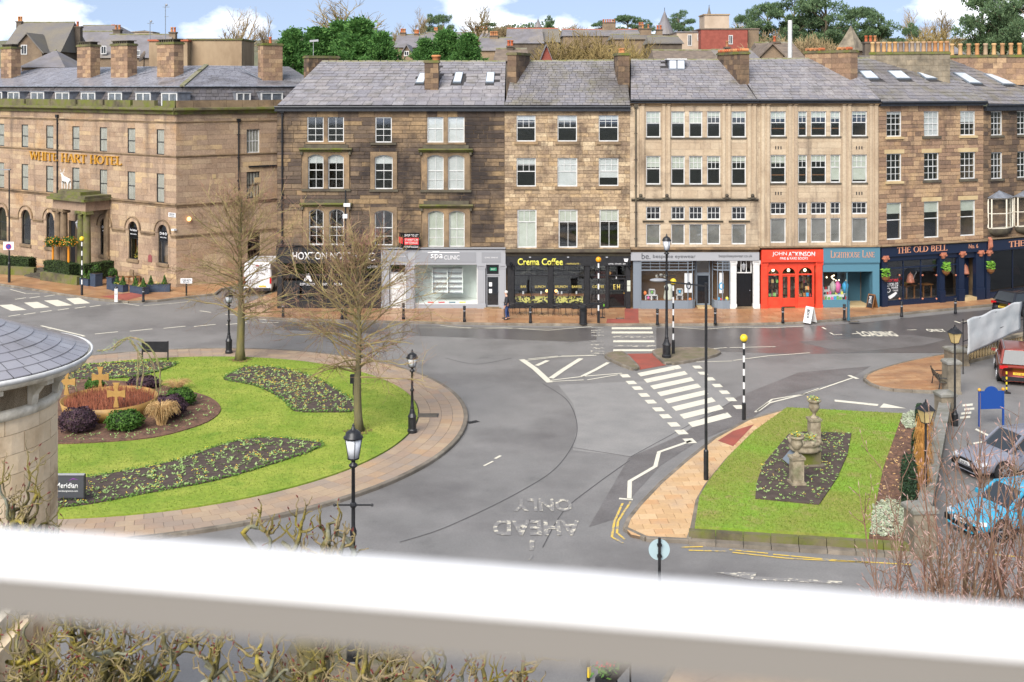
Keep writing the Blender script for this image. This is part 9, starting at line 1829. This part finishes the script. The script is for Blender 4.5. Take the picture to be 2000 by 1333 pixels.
def spire(label, x, yt, yb, w_, Y, m, n): s_ = Y/F; p = AT(x, yb, Y); g = hz(Y)-3; h_ = (yb-yt)*s_; t = thing('spire', label, 'spire', (p.x, Y, g)); zb = p.z-g; MB().lathe([(w_*s_/2*.92,0),(w_*s_/2*.92,zb)], n).build('drum', 'bg_stone', t); MB().lathe([(w_*s_/2*1.1,zb),(w_*s_/2*.5,zb+h_*.52),(.04,zb+h_*.96)], n).build('cone', m, t); MB().tube([(0,0,zb+h_*.95),(0,0,zb+h_*1.1)], .04, 5).build('finial', 'iron', t)
spire('slate cone spire left of the red brick block', 1298, 20, 68, 36, 165, 'bg_slate', 16); spire('small distant grey spire on the skyline', 1051, 36, 54, 14, 300, 'bg_slate', 8); spire('pale stone pyramid spire behind the navy pub roof', 1662, 49, 100, 56, 124, 'stone_grey', 4); spire('thin lantern finial above the lift tower', 1385, 12, 30, 8, 150, 'bg_slate_dark', 8)
for x, y0, y1, lb in ((323,8,72,'tall aerial mast behind the hotel roof'), (293,40,80,'thin aerial behind the hotel chimney')):
 p = AT(x, y1, 110); t = thing('aerial_mast', lb, 'aerial', (p.x, 110, p.z-3)); h_ = (y1-y0)*110/F+3; MB().tube([(0,0,0),(0,0,h_)], .035, 5).build('mast', 'slategrey_paint', t); MB().bar((-.25,0,h_-.3),(.35,0,h_-.3),.05).build('crossarm', 'slategrey_paint', t); MB().bar((-.1,0,h_-1.2),(.3,0,h_-1.2),.04).build('crossarm', 'slategrey_paint', t); MB().ball((.1,0,h_-.1), .12, 6, 5).build('head', 'grey_paint', t)
p = AT(281,112,96); t = thing('satellite_dish', 'brown satellite dish between the hotel chimneys', 'dish', p); MB().lathe([(.02,0),(.35,.06),(.5,.16)], 14).build('dish', 'tile_brown', t); t.children[0].rotation_euler = (R(65),0,R(-55)); MB().tube([(0,0,-.8),(0,.1,0)], .04, 5).build('arm', 'iron', t)
# ---------------------------------------------------------------- trees
mat('bg_twig', S(150,130,100), .95, c2=S(170,150,110), scale=.3); mat('bg_twig_olive', S(166,146,92), .95, c2=S(140,120,80), scale=.3); mat('bg_bark', S(120,108,88), .95)
mat('cypress_leaf', S(64,104,48), .85, rand=[S(112,162,80), S(88,138,68), S(130,178,92), S(72,116,60), S(100,150,76)], trans=.35); mat('pine_leaf', S(70,96,60), .85, rand=[S(122,150,106), S(98,128,90), S(142,166,116), S(84,112,82)], trans=.35); mat('far_leaf', S(90,112,84), .9, rand=[S(96,118,88), S(78,100,76), S(110,126,92)])
def bare_mesh(seed, bushy=False, lv=4):
 rnd = RAND(seed); tk, cr = MB(), MB()
 def grow(p_, d, l, r_, lev):
  r_ = max(r_, .005 if bushy else .0042-.0005*lev); pts = wander(rnd, p_, d, l, 4, .13, .04); (tk if lev == 0 else cr).tube(pts, taper(r_, r_*.6, 5), 6 if lev == 0 else 3, False)
  if lev == lv: return
  for k in range(rnd.randint(4,5) if lev < 3 else (7 if bushy else 5)):
   j = rnd.randint(1 if lev else 3, 4); dd = (pts[j]-pts[j-1]).normalized(); sp = .75 if bushy else .55; grow(pts[j], dd+Vector((rnd.gauss(0,sp), rnd.gauss(0,sp), rnd.gauss(.12,.25))), l*rnd.uniform(.55,.85), r_*.55, lev+1)
 if bushy:
  tk.tube([(0,0,0),(0,0,.12)], .02, 5)
  for i in range(9): a = i*.7; grow(Vector((.05*math.cos(a), .05*math.sin(a), .02)), Vector((.5*math.cos(a), .5*math.sin(a), 1.0)), .34, .009, 1)
 else: grow(Vector((0,0,0)), Vector((0,0,1)), .36, .028, 0)
 def norm(mb):
  zs = [v[2] for v in cr.v]; xs = sorted(abs(v[0]) for v in cr.v); k = 1/max(zs); w_ = .5/xs[int(len(xs)*.985)]; mb.v = [(v[0]*w_, v[1]*w_, v[2]*k) for v in mb.v]
 a, b = MB(), MB(); a.v, a.f, a.mi = tk.v[:], tk.f, tk.mi; norm(a); norm(cr); return a, cr
BARE = [bare_mesh(s_) for s_ in (3, 8)]; BUSH = [bare_mesh(s_, True) for s_ in (5, 6)]
bm_me = {}
def bgtree(kind, x, yt, yb, w_, Y, m, label, name, rz=0.0, group='trees on the hillside'):
 s_ = Y/F; p = AT(x, yb, Y); g = min(p.z, hz(Y, p.x)-1.2); h_ = AT(x, yt, Y).z-g; t = thing(name, label, 'tree', (p.x, Y, g), rz, group); sx = w_*s_
 lst = BARE if kind[0] == 'b' else BUSH; a, b = lst[int(kind[1])]; key = (kind, m)
 if key not in bm_me: bm_me[key] = (a.mesh('trunk', 'bg_bark'), b.mesh('branches', m))
 inst('trunk', bm_me[key][0], t, (0,0,0), (sx,sx,h_)); inst('crown', bm_me[key][1], t, (0,0,0), (sx,sx,h_))
for i, (k, x, yt, yb, w_, Y, m, lb) in enumerate((('b0',449,10,100,104,150,'bg_twig','bare spreading tree above the rendered block'), ('b1',531,22,100,78,150,'bg_twig','smaller bare tree left of the evergreens'), ('b0',712,-6,95,170,150,'bg_twig_olive','largest bare tree behind the left evergreens'), ('b1',820,12,85,62,190,'bg_twig','thin bare tree between the evergreen groups'), ('b0',924,6,75,70,190,'bg_twig_olive','bare vase-shaped tree above the right evergreens'), ('b1',770,40,95,60,170,'bg_twig_olive','low bare tree at the right side of the large bare tree'), ('b0',1800,12,95,80,150,'bg_twig','bare tree between the pine groups, left one'), ('b1',1856,4,95,90,155,'bg_twig','bare tree between the pine groups, right one'), ('b1',862,45,85,70,180,'bg_twig_olive','low olive bare tree above the roofs'),
 ('s0',1090,58,125,110,116,'bg_twig_olive','olive bare shrub behind the narrow buff house, left one'), ('s1',1150,46,125,130,118,'bg_twig_olive','olive bare shrub behind the narrow buff house, tallest one'), ('s0',1205,62,125,120,114,'bg_twig_olive','olive bare shrub behind the narrow buff house, third'), ('s1',1262,72,125,100,112,'bg_twig_olive','olive bare shrub behind the narrow buff house, right one'), ('s0',1530,52,112,120,135,'bg_twig','brown bare shrub behind the white flue'), ('s1',1590,60,105,90,138,'bg_twig','brown bare shrub right of the white flue'), ('s0',1705,70,108,80,130,'bg_twig_olive','olive bare shrub beside the pyramid spire'), ('s1',1830,45,100,110,145,'bg_twig_olive','olive bare shrub under the right bare trees'), ('s0',985,40,75,60,240,'bg_twig','distant bare shrub on the skyline'), ('s1',1110,44,80,90,230,'bg_twig_olive','distant olive shrub on the skyline'), ('s0',1450,30,70,70,170,'bg_twig_olive','olive shrub right of the lift tower'))): bgtree(k, x, yt, yb, w_, Y, m, lb, 'bare_tree' if k[0] == 'b' else 'bare_shrub', i*1.3)
def spray_crown(seed, n, fn, s_, m, name='crown', asp=.3, droop=0.0):
 rnd = RAND(seed); mb = MB()
 for i in range(n):
  c, o_, sz = fn(rnd)
  for k in range(7): d = (o_+Vector((rnd.gauss(0,.5), rnd.gauss(0,.5), rnd.gauss(.1+droop,.45)))).normalized(); l = s_*sz*rnd.uniform(.6,1.3); w_ = d.orthogonal().normalized(); w_.rotate(Matrix.Rotation(rnd.uniform(0,6.28), 3, d)); q = c+Vector((rnd.gauss(0,s_*.5), rnd.gauss(0,s_*.5), rnd.gauss(0,s_*.4))); mb.add([q, q+d*l*.5+w_*l*asp, q+d*l, q+d*l*.5-w_*l*asp], [(0,1,2,3)])
 return mb
def conifer_fn(seed):
 rn = RAND(seed); br = []
 for i in range(120): t_ = rn.random()**.8; br.append((t_, rn.uniform(0,6.28), (.035+.5*(1-t_))*rn.uniform(.6,1.15), rn.uniform(.12,.5)))
 def f(rnd):
  t_, a, l, up = rnd.choice(br); k = rnd.random()**.6; r_ = l*k; return Vector((r_*math.cos(a)+rnd.gauss(0,.018), r_*math.sin(a)+rnd.gauss(0,.018), .03+.93*t_+up*l*k*k*.6+rnd.gauss(0,.008))), Vector((math.cos(a)*.8, math.sin(a)*.8, .5)), .8
 return f
CON = [spray_crown(s_, 3000, conifer_fn(s_), .06, None, asp=.2).mesh('crown', 'cypress_leaf') for s_ in (2, 3, 5)]
TRK = MB().tube([(0,0,0),(0,0,.8)], [.03,.008], 6).mesh('trunk', 'bg_bark')
def conifer(x, yt, w_, Y, i, lb, yb=135):
 p = AT(x, yb, Y); h_ = AT(x, yt, Y).z-p.z+2; t = thing('evergreen', lb, 'tree', (p.x, Y, p.z-2), i*1.1, 'evergreens behind the terrace roof'); sx = w_*1.3*Y/F; inst('trunk', TRK, t, (0,0,0), (h_,h_,h_)); inst('crown', CON[i % 3], t, (0,0,0), (sx,sx,h_))
for i, (x, yt, w_, Y, lb) in enumerate(((572,58,110,98,'bright green evergreen, leftmost of the left group'), (622,54,130,100,'bright green evergreen, second of the left group'), (664,45,130,101,'bright green evergreen, third of the left group'), (703,38,140,99,'bright green evergreen, tallest of the left group'), (745,62,100,97,'bright green evergreen, rightmost of the left group'), (830,78,90,97,'bright green evergreen, left of the right group'), (872,60,110,98,'bright green evergreen, tallest of the right group'), (914,66,100,97,'bright green evergreen, right of the right group'))): conifer(x, yt, w_, Y, i, lb)
def pine_mesh(seed):
 rnd = RAND(seed); blobs = []
 for i in range(26): t_ = .34+.64*rnd.random(); a = rnd.uniform(0,6.28); r_ = .44*math.sin(math.pi*min(.97,(t_-.22)/.8))**.7*rnd.random()**.5; blobs.append((Vector((r_*math.cos(a), r_*math.sin(a), t_)), rnd.uniform(.07,.13)))
 def f(rn):
  c, r_ = rn.choice(blobs); d = Vector((rn.gauss(0,1), rn.gauss(0,1), rn.gauss(0,.7))).normalized(); return c+Vector((d.x*r_*1.25, d.y*r_*1.25, d.z*r_*.55))*rn.uniform(.5,1.05), (d+Vector((0,0,.4))).normalized(), 1
 cr = spray_crown(seed, 1900, f, .03, None, asp=.28); tk = MB(); tk.tube([(0,0,0),(.02,0,.5),(0,.01,.95)], [.03,.02,.008], 6)
 for c, r_ in blobs: tk.tube([(0,0,max(.15,c.z-.15)), c*.5+Vector((0,0,c.z*.45)), c], [.01,.007,.003], 4, False)
 return tk.mesh('trunk', 'bg_bark'), cr.mesh('crown', 'pine_leaf')
PINE = [pine_mesh(s_) for s_ in (1, 4, 7)]
def pine(x, yt, yb, w_, Y, i, lb): p = AT(x, yb, Y); g = min(p.z, hz(Y, p.x)-1.2); h_ = AT(x, yt, Y).z-g; t = thing('pine_tree', lb, 'tree', (p.x, Y, g), i*1.7, 'pines on the skyline'); sx = w_*Y/F; inst('trunk', PINE[i % 3][0], t, (0,0,0), (sx,sx,h_)); inst('crown', PINE[i % 3][1], t, (0,0,0), (sx,sx,h_))
for i, (x, yt, yb, w_, Y, lb) in enumerate(((1462,22,80,70,165,'small pine right of the lift tower'), (1500,4,95,100,160,'pine at the left of the central pine group'), (1552,-8,95,120,158,'tall pine above the brown tiled roof'), (1612,-12,100,140,155,'tallest pine left of the pyramid spire'), (1668,14,100,120,160,'pine behind the pyramid spire'), (1716,22,100,110,158,'pine at the right of the central pine group'), (1590,30,100,110,165,'dark pine low in the central group'), (1918,-20,110,120,140,'pine left of the right-hand group'), (1962,-30,110,140,138,'tall pine at the right edge'), (2010,-20,110,130,136,'pine cut by the right edge'), (1226,30,75,80,230,'pine on the skyline left of the cone spire'), (1325,22,70,70,220,'pine on the skyline right of the cone spire'), (838,30,75,46,230,'small dark pine between bare trees'), (866,28,75,52,225,'round dark pine between bare trees'), (1070,32,60,30,260,'small fir on the skyline'), (1777,48,90,50,150,'small fir left of the bare trees'), (955,44,66,50,320,'dark clump of far trees on the skyline'), (1250,36,70,60,240,'second pine on the skyline left of the cone spire'), (1175,42,66,50,300,'far dark tree above the olive shrubs'))): pine(x, yt, yb, w_, Y, i, lb)
rnd = RAND(77); mb = MB()
for i in range(3000):
 Y = rnd.uniform(380,420); x = rnd.uniform(-12,14); z = hz(Y)-1+rnd.random()**2*(3.2+1.5*math.sin(x*.07)+2*math.sin(x*.023+1)); s_ = rnd.uniform(.25,.6); d1 = Vector((rnd.gauss(0,1), rnd.gauss(0,1), rnd.gauss(0,1))).normalized(); d2 = d1.orthogonal(); c = Vector((x,Y,z)); mb.add([c-d1*s_, c+d2*s_*.7, c+d1*s_, c-d2*s_*.7], [(0,1,2,3)])
o = mb.build('far_wood', 'far_leaf', None, kind='stuff'); o['label'] = 'far line of woodland along the hill crest'; o['category'] = 'woodland'
make_texts()
